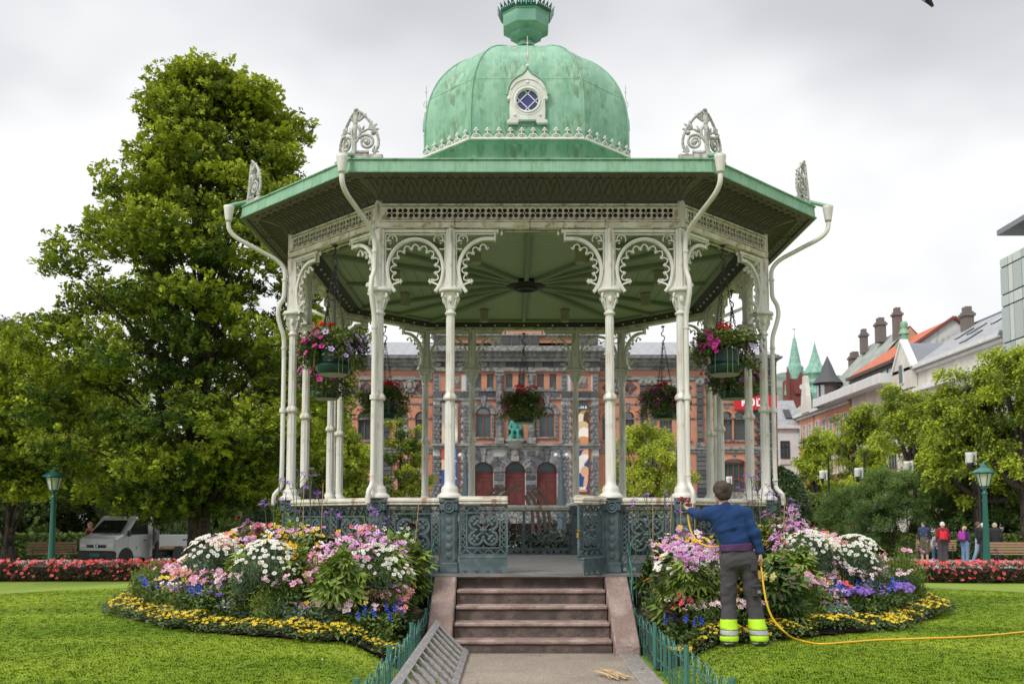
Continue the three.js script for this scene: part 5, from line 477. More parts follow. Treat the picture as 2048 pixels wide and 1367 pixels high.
// clipped evergreens: closed surface of small leaves over a dark inner mass
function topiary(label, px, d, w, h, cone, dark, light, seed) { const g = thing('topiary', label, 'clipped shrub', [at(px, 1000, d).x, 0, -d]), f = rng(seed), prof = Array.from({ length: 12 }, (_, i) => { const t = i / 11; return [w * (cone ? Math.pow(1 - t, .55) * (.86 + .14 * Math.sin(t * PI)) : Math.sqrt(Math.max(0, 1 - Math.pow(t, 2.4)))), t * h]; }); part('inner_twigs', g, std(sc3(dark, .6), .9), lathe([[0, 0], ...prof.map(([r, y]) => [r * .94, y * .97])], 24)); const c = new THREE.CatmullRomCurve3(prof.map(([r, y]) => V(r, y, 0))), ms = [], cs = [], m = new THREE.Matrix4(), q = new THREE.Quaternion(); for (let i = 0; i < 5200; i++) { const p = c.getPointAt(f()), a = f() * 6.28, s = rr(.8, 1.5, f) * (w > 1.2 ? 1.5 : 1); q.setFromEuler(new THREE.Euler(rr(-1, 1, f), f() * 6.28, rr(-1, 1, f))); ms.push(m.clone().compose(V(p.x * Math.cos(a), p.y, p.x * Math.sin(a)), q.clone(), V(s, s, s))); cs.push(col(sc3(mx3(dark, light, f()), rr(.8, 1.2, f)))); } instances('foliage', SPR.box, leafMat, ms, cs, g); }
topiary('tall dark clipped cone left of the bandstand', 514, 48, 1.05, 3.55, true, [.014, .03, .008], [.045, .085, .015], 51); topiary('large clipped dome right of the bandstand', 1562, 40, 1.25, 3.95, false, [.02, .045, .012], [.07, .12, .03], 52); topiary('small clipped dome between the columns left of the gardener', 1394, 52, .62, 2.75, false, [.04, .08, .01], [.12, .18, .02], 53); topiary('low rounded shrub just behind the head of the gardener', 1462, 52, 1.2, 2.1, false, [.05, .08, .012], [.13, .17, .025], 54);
// low hedges
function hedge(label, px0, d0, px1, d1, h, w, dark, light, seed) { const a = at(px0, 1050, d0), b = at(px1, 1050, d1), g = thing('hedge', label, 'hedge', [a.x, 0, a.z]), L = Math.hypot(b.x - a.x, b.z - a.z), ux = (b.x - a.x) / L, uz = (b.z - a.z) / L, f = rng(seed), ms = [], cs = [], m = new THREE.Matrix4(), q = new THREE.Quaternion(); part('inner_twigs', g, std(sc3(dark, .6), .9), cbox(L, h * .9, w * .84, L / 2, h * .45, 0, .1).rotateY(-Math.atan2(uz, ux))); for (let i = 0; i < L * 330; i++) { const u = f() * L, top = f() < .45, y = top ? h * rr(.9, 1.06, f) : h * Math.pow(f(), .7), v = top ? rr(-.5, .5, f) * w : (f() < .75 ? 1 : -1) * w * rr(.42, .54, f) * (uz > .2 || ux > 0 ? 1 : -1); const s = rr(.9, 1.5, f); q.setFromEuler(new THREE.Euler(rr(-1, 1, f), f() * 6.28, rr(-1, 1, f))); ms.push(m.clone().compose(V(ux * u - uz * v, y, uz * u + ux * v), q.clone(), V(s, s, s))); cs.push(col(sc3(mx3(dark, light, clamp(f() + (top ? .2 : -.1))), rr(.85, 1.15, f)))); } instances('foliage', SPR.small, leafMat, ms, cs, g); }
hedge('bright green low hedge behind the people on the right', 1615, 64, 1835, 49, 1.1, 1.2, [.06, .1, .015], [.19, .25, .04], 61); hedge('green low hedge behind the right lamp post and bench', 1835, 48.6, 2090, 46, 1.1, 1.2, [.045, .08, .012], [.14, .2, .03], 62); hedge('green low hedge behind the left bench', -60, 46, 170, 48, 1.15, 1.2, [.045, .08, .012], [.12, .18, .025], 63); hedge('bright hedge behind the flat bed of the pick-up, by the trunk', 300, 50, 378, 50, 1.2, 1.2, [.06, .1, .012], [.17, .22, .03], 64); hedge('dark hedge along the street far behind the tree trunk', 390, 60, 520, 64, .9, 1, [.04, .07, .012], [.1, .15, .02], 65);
// ---------- the round flower bed ----------
const petalMat = std([1, 1, 1], .7, { vertexColors: true, side: THREE.DoubleSide });
function flower(r, n, w, cup, c, cc, cr = .3, tipc) { // open flower: n petals round a low centre
  const P = [], C = []; const add = (v, ...cs) => { P.push(...v); C.push(...cs); }; for (let i = 0; i < n; i++) { const a = i / n * 2 * PI + .07 * (i % 3), q = (rad, off, y) => V(Math.cos(a) * rad - Math.sin(a) * off, y, Math.sin(a) * rad + Math.cos(a) * off), y1 = r * cup * .55, y2 = r * cup, k = i % 2 ? .06 * r : 0, t = tipc ?? c, dk = sc3(c, .8); add([q(r * .12, 0, k), q(r * .65, w * r, y1 + k), q(r * .62, 0, y1 * .8 + k)], dk, c, c); add([q(r * .65, w * r, y1 + k), q(r, 0, y2 + k), q(r * .62, 0, y1 * .8 + k)], c, t, c); add([q(r * .12, 0, k), q(r * .62, 0, y1 * .8 + k), q(r * .65, -w * r, y1 + k)], dk, c, c); add([q(r * .65, -w * r, y1 + k), q(r * .62, 0, y1 * .8 + k), q(r, 0, y2 + k)], c, c, t); }
  const g = fromTris(P), a = new Float32Array(C.length * 3); C.forEach((x, i) => a.set(x, i * 3)); g.setAttribute('color', new THREE.BufferAttribute(a, 3)); return cc ? merge([g, paint(clean(blob(r * cr, r * cr * .6, r * cr, 0, r * .08, 0, 6)), cc)]) : g;
}
const ballFlower = (r, c) => merge([flower(r, 11, .22, .1, c), flower(r * .85, 10, .22, .5, sc3(c, .9)), flower(r * .62, 8, .25, 1.0, sc3(c, .75)), flower(r * .35, 6, .3, 2, sc3(c, .6))]);
const headOf = (n, s, spread, c1, c2, seed, flat = .6) => { const f = rng(seed), o = []; for (let i = 0; i < n; i++) { const u = f() * 6.28, q = Math.sqrt(f()) * spread; o.push(flower(s * rr(.8, 1.2, f), 5, .34, .25, mx3(c1, c2, f()), null).rotateX(rr(-.6, .6, f)).rotateZ(rr(-.6, .6, f)).translate(Math.cos(u) * q, (1 - q / spread) * spread * flat + rr(-.2, .2, f) * s, Math.sin(u) * q)); } return merge(o); };
const spikeOf = (n, s, L, c1, c2, seed) => { const f = rng(seed), o = []; for (let i = 0; i < n; i++) { const t = i / n, a = i * 2.4; o.push(paint(clean(new THREE.TetrahedronGeometry(s * (1.15 - .5 * t), 0).scale(1, .7, 1).rotateY(a).translate(Math.cos(a) * s * .9, t * L, Math.sin(a) * s * .9)), mx3(c1, c2, f()))); } return merge(o); };
const FL = {
  daisy: [0, 1, 2].map((k) => flower(.031 + k * .003, 12, .16, [.1, -.15, .22][k], [.8, .8, .76], [.55, .36, .02], .3)), yellowDaisy: [0, 1].map((k) => flower(.055, 11, .16, .15 + k * .25, [.75, .42, .01], [.45, .2, .01], .25, [.8, .55, .03])), orange: [0, 1].map((k) => flower(.04, 9, .24, .12 + k * .2, [.78, .3, .008], [.16, .05, .01], .3)),
  pink: [0, 1, 2].map((k) => flower(.052 + k * .006, 6, .36, .25 + k * .2, [[.68, .26, .46], [.74, .42, .55], [.62, .2, .42]][k], [.55, .4, .1], .16)), palePink: [0, 1].map((k) => headOf(5, .035, .06, [.78, .5, .56], [.82, .68, .7], 3 + k)), roundPink: [0, 1].map((k) => headOf(9, .036, .085, [.68, .3, .46], [.78, .46, .6], 13 + k)), salmon: [0, 1].map((k) => headOf(6, .036, .07, [.72, .22, .2], [.78, .4, .36], 23 + k)),
  magenta: [ballFlower(.045, [.4, .02, .36])], darkred: [ballFlower(.07, [.14, .005, .012])], cleome: [0, 1].map((k) => headOf(16, .034, .1, [.6, .16, .5], [.75, .5, .72], 33 + k, 1.1)), begonia: [0, 1].map((k) => headOf(6, .034, .06, [.7, .04, .09], [.75, .16, .18], 43 + k, -.4)), lilac: [0, 1].map((k) => headOf(12, .03, .08, [.2, .1, .52], [.36, .2, .62], 53 + k)), snap: [0, 1].map((k) => spikeOf(12, .024, .14, [.8, .66, .08], [.82, .74, .3], 63 + k)), salvia: [0, 1].map((k) => spikeOf(10, .02, .12, [.015, .05, .5], [.04, .1, .62], 73 + k)), violet: [0, 1].map((k) => headOf(8, .022, .05, [.12, .06, .45], [.22, .12, .55], 83 + k)), lamium: [0, 1].map((k) => headOf(5, .018, .035, [.45, .16, .4], [.6, .3, .52], 93 + k)), tobacco: [0, 1].map((k) => flower(.034, 5, .3, .2, [.74, .76, .56], null)), verbena: [0, 1].map((k) => headOf(9, .016, .032, [.25, .1, .42], [.38, .2, .55], 103 + k)),
};
const palm = (() => { const P = []; for (let i = 0; i < 6; i++) { const a = (i - 2.5) * .55, L = .17 * (1 - Math.abs(i - 2.5) * .1), q = (r, o, y) => V(Math.sin(a) * r + Math.cos(a) * o, y, Math.cos(a) * r - Math.sin(a) * o); P.push(q(.0, 0, 0), q(L * .5, .024, .02), q(L * .5, 0, .01), q(L * .5, .024, .02), q(L, 0, -.05), q(L * .5, 0, .01), q(0, 0, 0), q(L * .5, 0, .01), q(L * .5, -.024, .02), q(L * .5, -.024, .02), q(L * .5, 0, .01), q(L, 0, -.05)); } return merge([fromTris(P), fromTris(P).rotateY(2.3).rotateX(.4).translate(.04, -.09, -.03), fromTris(P).rotateY(4.2).rotateX(-.3).translate(-.05, -.16, .02)]); })();
const broad = sprig(7, .105, .085, 15, .5, .6), bigLeaf = sprig(5, .16, .08, 15, .5, .6), ferny = sprig(26, .062, .085, 16, 1.3, .13), tiny = sprig(9, .05, .05, 17, .6, .5);
function onBed(px, py, h) { for (let d = 9.3; d < 24; d += .04) { const p = at(px, py, d); if (p.y <= soilY(p.x, p.z) + h && rOf(p.x, p.z) < BED + .25) { p.y = soilY(p.x, p.z); return p; } } return null; }
const GREENS = { mid: [[.028, .06, .012], [.12, .19, .03]], grey: [[.04, .075, .035], [.16, .23, .12]], light: [[.07, .12, .012], [.22, .3, .04]], dark: [[.016, .035, .01], [.07, .12, .03]], silver: [[.05, .09, .05], [.28, .36, .27]], bronze: [[.03, .02, .012], [.1, .075, .03]] };
const bedGroups = {};
// one plant or tight clump: leaves, stalks and each flower big enough to be told apart
function clump(name, cat, label, px, py, o) {
  let p = null; for (let h = o.h; h > .1; h -= .04) { p = onBed(px, py, h); if (p && rOf(p.x, p.z) + o.w * .75 < BED - .36) break; } if (p) { const r = rOf(p.x, p.z), lim = BED - .36 - o.w * .75; if (r > lim) { p.x *= lim / r; p.z = CZ + (p.z - CZ) * lim / r; p.y = soilY(p.x, p.z); } } if (!p) { p = at(px, py, 14.3); const r = rOf(p.x, p.z), lim = BED - .35 - o.w; if (r > lim) { p.x *= lim / r; p.z = CZ + (p.z - CZ) * lim / r; } p.y = soilY(p.x, p.z); } if (p && p.z > CZ && Math.abs(p.x) < 1.45 + o.w) p.x = Math.sign(p.x) * (1.45 + o.w); if (!p) { console.log('no place for', label); return; } const g = thing(name, label, cat, p, 0, o.group), f = rng(px * 131 + py), w = o.w, [dk, lt] = GREENS[o.green ?? 'mid']; const bl = []; const lo = o.standard ? .5 : o.h > .8 ? .38 : .05; for (let i = 0; i < (o.pads ?? 12); i++) { const a = f() * 6.28, q = Math.sqrt(f()); bl.push([Math.cos(a) * q * w * (o.padw ?? .8), mix(lo, .9, Math.pow(f(), .7)) * o.h * (1 - .25 * q), Math.sin(a) * q * w * .85, w * .38, (o.h - lo * o.h) * .16 + .03, w * .38, rr(.2, .8, f)]); }
  foliage(g, bl, o.leaves ?? 260, o.spr ?? tiny, f, dk, lt, { name: 'foliage', s: o.s ?? 1, bright: 1.1 }, leafMat); if (o.standard) part('stem', g, M.bark, rod([0, -.02, 0], [0, o.h * .6, 0], .018, 7));
  const n = o.n ?? 0, small = o.small, geos = [], st = []; for (let i = 0; i < n; i++) { const a = o.front ? PI / 2 + rr(-1.9, 1.9, f) : f() * 6.28, q = Math.sqrt(f()) * (o.spread ?? 1), top = o.h * (o.dome ? mix(.5, 1, Math.sqrt(Math.max(0, 1 - q * q / 1.26))) : rr(.78, 1.02, f)) + (o.lift ?? .02), x = Math.cos(a) * q * w, z = Math.sin(a) * q * w, fl = pick(o.flowers, f), s = rr(.8, 1.2, f) * (o.fs ?? 1); const tilt = new THREE.Euler(rr(-.35, .35, f) + .5 * (q + .3) * Math.sin(a) + (o.face ?? .25), f() * 6.28, -.5 * (q + .2) * Math.cos(a) + rr(-.3, .3, f), 'XZY'); if (small) geos.push(fl.clone().rotateY(f() * 6).scale(s, s, s).rotateX(tilt.x * .5).translate(x, top, z)); else { const m = part('flower', g, petalMat, fl); m.position.set(x, top, z); m.rotation.copy(tilt); m.scale.setScalar(s); } if (o.stalks && i % 2 === 0) st.push(tube([V(x * .5, o.h * .25, z * .5), V(x * .9, top * .7, z * .9), V(x, top, z)], .004, 3, 4)); }
  if (geos.length) { const m = mesh('flowers', geos, petalMat, g); tag(m, null, null, null, 'stuff'); } if (st.length) tag(part('stalks', g, std([.1, .16, .04], .8), st), null, null, null, 'stuff'); return g;
}
{ // ground foliage filling the bed
  const f = rng(401), ms = [], cs = [], m = new THREE.Matrix4(), q = new THREE.Quaternion(); for (let i = 0; i < 21000; i++) { const a = f() * 6.28, r = mix(3.75, BED - .42, Math.sqrt(f())), x = Math.cos(a) * r, z = CZ + Math.sin(a) * r; if (z > CZ && Math.abs(x) < 1.58) continue; const top = mix(.12, .62, smooth(6.5, 4.4, r)); q.setFromEuler(new THREE.Euler(rr(-.6, .6, f), f() * 6.28, rr(-.6, .6, f))); const s = rr(.7, 1.2, f) * (r > 5.7 ? .75 : 1); const y = soilY(x, z) + top * Math.pow(f(), .6); ms.push(m.clone().compose(V(x, y, z), q.clone(), V(s, s, s))); const n = fbm(x * 1.3 + 20, z * 1.3 + 30, 0, 3), c = n < .42 ? GREENS.dark : n < .56 ? GREENS.mid : GREENS.light; cs.push(col(sc3(mx3(c[0], c[1], clamp(f() * .9)), rr(.8, 1.1, f)))); }
  tag(instances('bedding_foliage', broad, leafMat, ms, cs, scene), 'mixed green leaves filling the flower bed between the flowers', 'foliage', null, 'stuff');
  for (const s of [-1, 1]) { const fm = [], fc = [], g = new THREE.Group(); g.name = numbered('yellow_border'); scene.add(g); tag(g, s < 0 ? 'low border of small yellow flowers along the left edge of the bed' : 'low border of small yellow flowers along the right edge of the bed', 'flower border', null, 'stuff'); const gm = [], gc = []; for (let i = 0; i < 2100; i++) { const a = rr(s < 0 ? PI / 2 : -.25, s < 0 ? PI + .25 : PI / 2, f), r = BED - .24 + rr(-.2, .2, f) + .07 * Math.sin(a * 17), x = Math.cos(a) * r, z = CZ + Math.sin(a) * r; if (Math.abs(x) < 1.42 && z > CZ) continue; const e = 1 - Math.pow((r - BED + .24) / .34, 2) * .6, y = soilY(x, z) + .17 * Math.max(.2, e) * (.55 + .7 * noise(a * 26 + 40, 3)); q.setFromEuler(new THREE.Euler(rr(-.3, .7, f), f() * 6, rr(-.4, .4, f))); if (i % 1 === 0) { const k = rr(.75, 1.25, f); fm.push(m.clone().compose(V(x, y, z), q.clone(), V(k, k, k))); fc.push(col(mx3([.76, .5, .006], [.8, .64, .02], f()))); } const k = rr(.7, 1.2, f); gm.push(m.clone().compose(V(x + rr(-.06, .06, f), y - rr(.02, .08, f), z + rr(-.06, .06, f)), q.clone(), V(k, k, k))); gc.push(col(mx3([.03, .055, .01], [.1, .15, .025], f()))); } instances('flowers', flower(.021, 7, .3, .15, [1, 1, 1], [.6, .45, .3], .35), std([1, 1, 1], .7, { side: THREE.DoubleSide, vertexColors: true }), fm, fc, g); instances('foliage', tiny, leafMat, gm, gc, g); }
}
{ // the many small flowers between the named ones, in drifts of one colour
  const f = rng(777), sets = [[[.74, .36, .5], [.8, .55, .64]], [[.74, .5, .02], [.8, .66, .08]], [[.8, .72, .7], [.82, .8, .76]], [[.6, .16, .42], [.72, .34, .58]], [[.76, .4, .02], [.8, .58, .05]], [[.66, .06, .1], [.74, .18, .16]]], names = ['mid pink', 'yellow', 'whitish', 'purple-pink', 'orange-yellow', 'coral red'], bins = sets.map(() => [[], []]), m = new THREE.Matrix4(), q = new THREE.Quaternion();
  for (let i = 0; i < 12000; i++) { const a = f() * 6.28, r = mix(4.1, BED - .55, Math.sqrt(f())), x = Math.cos(a) * r, z = CZ + Math.sin(a) * r; if ((z > CZ && Math.abs(x) < 1.5) || z < CZ - 1.5) continue; const n = fbm(x * 1.9 + 40, z * 1.9 + 60, 0, 2), k = Math.floor(fbm(x * 1.1 + 9, z * 1.1 + 70, 0, 2) * 15.3 + 7 + f() * 1.2) % 6; if (n < .4 + f() * .13) continue; const y = soilY(x, z) + mix(.16, .66, smooth(6.4, 4.6, r)) + rr(.0, .2, f); q.setFromEuler(new THREE.Euler(rr(0, 1, f), f() * 6.28, rr(-.5, .5, f))); const s = rr(.7, 1.3, f); bins[k][0].push(m.clone().compose(V(x, y, z), q.clone(), V(s, s, s))); bins[k][1].push(col(mx3(sets[k][0], sets[k][1], f()))); }
  bins.forEach(([ms, cs], k) => ms.length && tag(instances('small_flowers', flower(.036, 5, .42, .3, [1, 1, 1], [.8, .7, .4], .18), petalMat, ms, cs, scene), `small ${names[k]} flowers drifting between the taller plants of the bed`, 'flowers', null, 'stuff'));
}
const WB = 'white marguerites grown as standards';
[[428, 1100, 'left-hand one of the two white marguerites near the pick-up'], [535, 1112, 'white marguerite bush right of the dark red dahlia, left half of the bed'], [792, 1118, 'white marguerite bush on a stem next to the left fence'], [1340, 1122, 'white marguerite bush between the right fence and the gardener'], [1618, 1092, 'large white marguerite bush right of the gardener'], [1705, 1100, 'farthest right white marguerite bush, on a dark stem']].forEach(([px, py, l], i) => clump('marguerite', 'flower', l, px, py - 22, { h: .92, w: .4, standard: true, dome: true, n: 185, flowers: FL.daisy, fs: .86, spr: ferny, leaves: 520, pads: 26, green: 'grey', group: WB, face: .35, lift: .06, spread: 1.12, padw: .62 }));
const PK = [[690, 1095, 20, 'pink', 'tall pink flowers in front of the left parapet'], [655, 1128, 22, 'roundPink', 'round pink flower heads left of the standard marguerite'], [497, 1150, 18, 'palePink', 'pale pink flowers below the left marguerites'], [400, 1150, 18, 'salmon', 'salmon flowers low at the left of the bed'], [335, 1104, 9, 'pink', 'loose pink flowers standing before the pick-up bumper'], [255, 1108, 6, 'pink', 'few pink flowers at the very left tip of the bed'], [440, 1148, 12, 'roundPink', 'pink heads between the salmon and the pale pink flowers'], [566, 1160, 12, 'palePink', 'pale pink flowers left of the feathery green plant'], [600, 1150, 10, 'pink', 'small pink flowers above the feathery green plant'], [675, 1185, 12, 'palePink', 'light pink low flowers in the middle of the left bed'], [715, 1212, 10, 'palePink', 'light pink low flowers beside the coral begonias on the left'], [1425, 1140, 22, 'pink', 'pink and lilac flowers left of the gardener at hip height'], [1418, 1105, 14, 'cleome', 'pink spider flowers between the hose and the marguerite'], [1575, 1160, 16, 'roundPink', 'pink flower heads right of the knee of the gardener'], [1612, 1158, 12, 'pink', 'large pink flowers right of the pink heads'], [1640, 1126, 9, 'pink', 'pink flowers under the large right marguerite'], [1700, 1142, 14, 'palePink', 'pale pink flowers under the farthest marguerite'], [1790, 1150, 10, 'palePink', 'pale pink flowers near the right tip of the bed'], [1530, 1195, 10, 'palePink', 'pale pink low flowers right of the legs of the gardener'], [1420, 1208, 8, 'palePink', 'pale pink low flowers left of the legs of the gardener'], [1480, 1205, 8, 'palePink', 'pale pink flowers seen between the legs of the gardener'], [1838, 1115, 5, 'pink', 'tall lilac-pink flower in front of the man in the denim vest'], [1585, 1030, 8, 'cleome', 'pale lilac spider flowers right of the gardener']];
PK.forEach(([px, py, n, k, l], i) => clump('pink_flower', 'flower', l, px, py, { h: px < 300 ? .4 : px < 360 ? .5 : py < 1120 ? .85 : py < 1165 ? .55 : .3, w: .22 + n * .009, n: Math.round(n * 1.7), flowers: FL[k], fs: .84, stalks: true, leaves: 90, green: i % 3 ? 'mid' : 'light', spr: i % 2 ? ferny : tiny, s: 1.2, group: 'pink flowers of the round bed' }));
[[825, 1170, 8, 'orange yellow dark-eyed flowers beside the left fence'], [845, 1190, 5, 'few orange yellow flowers right at the left fence'], [1285, 1172, 7, 'orange yellow flowers beside the right fence'], [1303, 1155, 6, 'orange yellow flowers a little above the others by the right fence'], [1662, 1140, 12, 'orange flower heads under the right marguerites'], [560, 1118, 5, 'orange flowers right of the second marguerite']].forEach(([px, py, n, l]) => clump('orange_flower', 'flower', l, px, py, { h: .4, w: .2, n: n * 2, flowers: FL.orange, stalks: true, leaves: 100, spr: tiny, s: 1.5, group: 'orange flowers of the round bed' }));
[[497, 1072, 5, 'yellow daisies behind the two left marguerites'], [590, 1068, 4, 'tall yellow daisies standing above the second marguerite'], [600, 1095, 7, 'yellow daisies right of the second marguerite'], [1508, 1062, 5, 'yellow daisies right of the shoulder of the gardener'], [1553, 1040, 4, 'tall yellow daisies behind the gardener, near the dark red dahlias'], [1560, 1125, 2, 'yellow daisy low beside the arm of the gardener']].forEach(([px, py, n, l]) => clump('yellow_daisy', 'flower', l, px, py, { h: .85, w: .22, n: n * 2, flowers: FL.yellowDaisy, stalks: true, leaves: 110, spr: broad, s: .9, green: 'light', group: 'tall yellow daisies of the round bed' }));
[[640, 1122, 14, 'pale yellow snapdragons left of the round pink heads'], [625, 1140, 10, 'pale yellow snapdragons over the feathery plant'], [1680, 1118, 16, 'pale yellow snapdragons between the right marguerites'], [1745, 1118, 14, 'pale yellow snapdragons right of the farthest marguerite'], [1540, 1160, 10, 'pale yellow snapdragons right behind the thigh of the gardener']].forEach(([px, py, n, l]) => clump('snapdragon', 'flower', l, px, py, { h: .55, w: .2, n, flowers: FL.snap, leaves: 100, green: 'light', group: 'pale yellow snapdragons' }));
[[541, 1062, 2, 'dark red dahlia above the left marguerites'], [862, 1058, 2, 'dark red dahlia at the left gate pedestal'], [1520, 1040, 4, 'dark red dahlias right of the head of the gardener'], [1612, 1040, 4, 'dark red dahlias before the right hedge'], [500, 1030, 2, 'dark red flowers at the left corner of the bandstand']].forEach(([px, py, n, l]) => clump('dahlia', 'flower', l, px, py, { h: 1.0, w: .22, n, flowers: FL.darkred, stalks: true, leaves: 160, spr: broad, green: 'mid', group: 'dark red dahlias' }));
[[385, 1110, 4, 'magenta ball flowers near the pick-up'], [475, 1120, 3, 'magenta ball flowers between the left marguerites'], [705, 1140, 3, 'magenta ball flowers in the middle of the left bed'], [748, 1130, 2, 'magenta ball flowers left of the standard marguerite'], [1432, 1140, 3, 'magenta ball flowers at the left hip of the gardener'], [1755, 1105, 2, 'dark violet ball flower right of the farthest marguerite']].forEach(([px, py, n, l]) => clump('ball_dahlia', 'flower', l, px, py, { h: .6, w: .16, n: n + 2, flowers: FL.magenta, stalks: true, leaves: 60, spr: broad, s: .7, group: 'magenta ball dahlias' }));
[[733, 1190, 7, 'coral begonias in the middle right of the left bed'], [780, 1188, 9, 'coral begonias left of the left fence'], [802, 1212, 7, 'lowest coral begonias of the left bed'], [1300, 1200, 9, 'red begonias next to the right fence'], [1335, 1192, 9, 'red begonias right of those by the fence'], [1385, 1198, 10, 'red begonias left of the legs of the gardener'], [570, 1138, 6, 'coral begonias below the second marguerite'], [1655, 1150, 7, 'coral begonias right of the feathery plant']].forEach(([px, py, n, l], i) => clump('begonia', 'flower', l, px, py, { h: .36, w: .26, n: n * 2, flowers: i > 2 && i < 6 ? FL.begonia : FL.salmon, leaves: 90, spr: broad, s: 1.1, green: i % 2 ? 'bronze' : 'dark', group: 'begonias of the round bed', front: true }));
[[770, 1065, 3, 'lilac spider flower before the left parapet'], [690, 1075, 3, 'pink spider flower left of the lilac one'], [1370, 1078, 4, 'pink spider flower behind the hose'], [1578, 1055, 4, 'lilac flower heads over the large right marguerite'], [500, 1060, 3, 'pale spider flower left of the left bandstand corner'], [1560, 985, 4, 'pale lilac spider flower at the right bandstand corner']].forEach(([px, py, n, l]) => clump('spider_flower', 'flower', l, px, py, { h: 1.05, w: .24, n, flowers: FL.cleome, stalks: true, leaves: 70, spr: palm, pads: 9, green: 'light', group: 'spider flowers' }));
[[795, 1060, 'white-green tobacco flowers before the left parapet'], [600, 1035, 'white-green tobacco flowers at the left corner of the bandstand']].forEach(([px, py, l]) => clump('tobacco_plant', 'flower', l, px, py, { h: .95, w: .2, n: 12, flowers: FL.tobacco, leaves: 70, spr: broad, s: 1.2, green: 'light', face: 1.2 }));
// leafy plants without flowers
[[520, 1040, 'palm-leaved plant at the far left of the parapet'], [585, 1035, 'palm-leaved plant before the left bandstand corner'], [640, 1045, 'palm-leaved plant in the middle of the left parapet'], [715, 1045, 'palm-leaved plant left of the lilac spider flower'], [840, 1070, 'leafy plant between the marguerite and the left fence'], [1310, 1065, 'leafy plant before the parapet right of the gate'], [1390, 1075, 'leafy plant just behind the hose'], [1535, 1095, 'tall leafy plant right of the gardener'], [1575, 1070, 'leafy plant behind the large right marguerite'], [1500, 1030, 'leafy plant behind the shoulder of the gardener']].forEach(([px, py, l]) => clump('leafy_plant', 'plant', l, px, py, { h: .95, w: .3, leaves: 90, spr: palm, pads: 14, green: px % 3 ? 'mid' : 'light', s: 1.15, group: 'tall leafy plants before the parapet' }));
[[560, 1165, .85, 'feathery bright green plant in the middle of the left bed'], [278, 1130, .8, 'feathery yellow-green plant at the left tip of the bed'], [1600, 1180, .6, 'feathery bright green plant right of the hose'], [1825, 1130, .75, 'feathery yellow-green plant at the right tip of the bed'], [1745, 1165, .4, 'small feathery plant near the right tip of the bed']].forEach(([px, py, h, l]) => clump('cosmos_plant', 'plant', l, px, py, { h: h * .8, w: .27, leaves: 420, spr: ferny, pads: 20, green: 'light', s: 1.0, group: 'feathery green plants' }));
// drifts of small flowers
const ORD = 'first second third fourth fifth sixth seventh eighth ninth tenth eleventh twelfth thirteenth fourteenth fifteenth sixteenth seventeenth eighteenth nineteenth twentieth twenty-first twenty-second twenty-third twenty-fourth'.split(' ');
[[330, 1205, 'violet'], [400, 1198, 'violet'], [370, 1222, 'violet'], [320, 1180, 'salvia'], [440, 1185, 'salvia'], [385, 1235, 'violet'], [420, 1218, 'salvia'], [475, 1168, 'salvia'], [780, 1240, 'salvia'], [835, 1225, 'salvia'], [855, 1210, 'salvia'], [1295, 1240, 'salvia'], [1345, 1235, 'salvia'], [1280, 1215, 'salvia'], [1650, 1178, 'salvia'], [1700, 1168, 'salvia'], [1745, 1180, 'salvia'], [1790, 1172, 'salvia'], [1830, 1185, 'salvia'], [1770, 1205, 'lilac'], [1740, 1225, 'lilac'], [1800, 1215, 'lilac'], [1720, 1200, 'lilac'], [1775, 1232, 'lilac']].sort((a, b) => a[0] - b[0]).forEach(([px, py, k], i) => clump(k === 'salvia' ? 'blue_salvia' : 'violet_flower', 'flower', `${ORD[i]} clump from the left among the blue and violet ones, ${k === 'salvia' ? 'deep blue salvia' : k === 'lilac' ? 'lilac-blue heads' : 'blue-violet flowers'}`, px, py, { h: .36, w: .32, n: 13, small: true, flowers: FL[k], leaves: 150, green: 'mid', s: 1.1, fs: .8, group: 'blue and violet drifts of the bed' }));
[[560, 1222, 'silver-leaved dead-nettle left of the middle of the left bed'], [615, 1235, 'silver-leaved dead-nettle below the feathery plant'], [500, 1212, 'silver-leaved dead-nettle under the violet flowers'], [680, 1228, 'silver-leaved dead-nettle right of the middle of the left bed'], [1660, 1222, 'silver-leaved dead-nettle right of the gardener']].forEach(([px, py, l]) => clump('dead_nettle', 'flower', l, px, py, { h: .26, w: .32, n: 14, small: true, flowers: FL.lamium, leaves: 260, green: 'silver', s: .95 }));
// tall thin purple verbena and canes
function verbena(label, spots, d0, d1, seed) { const f = rng(seed), g = thing('verbena', label, 'flower', at(spots[0][0], 1060, d0).setY(.9), 0, 'tall purple verbena'), o = g.position, st = []; for (const [px, py] of spots) { const p = at(px, py, rr(d0, d1, f)).sub(o), b = V(p.x + rr(-.2, .2, f), -.1, p.z + rr(-.15, .15, f)); st.push(tube([b, V(mix(b.x, p.x, .6), p.y * .55, mix(b.z, p.z, .6)), p], .0055, 4, 5)); for (let k = 0; k < 3; k++) { const q = p.clone().add(V(rr(-.09, .09, f), k ? rr(-.12, 0, f) : 0, rr(-.08, .08, f))); if (k) st.push(tube([p.clone().lerp(b, .12), q], .004, 3, 2)); const m = part('flower', g, petalMat, pick(FL.verbena, f)); m.position.copy(q); m.rotation.set(rr(0, .6, f), f() * 6, 0); m.scale.setScalar(rr(.8, 1.4, f)); } } tag(part('stalks', g, std([.09, .14, .05], .8), st), null, null, null, 'stuff'); }
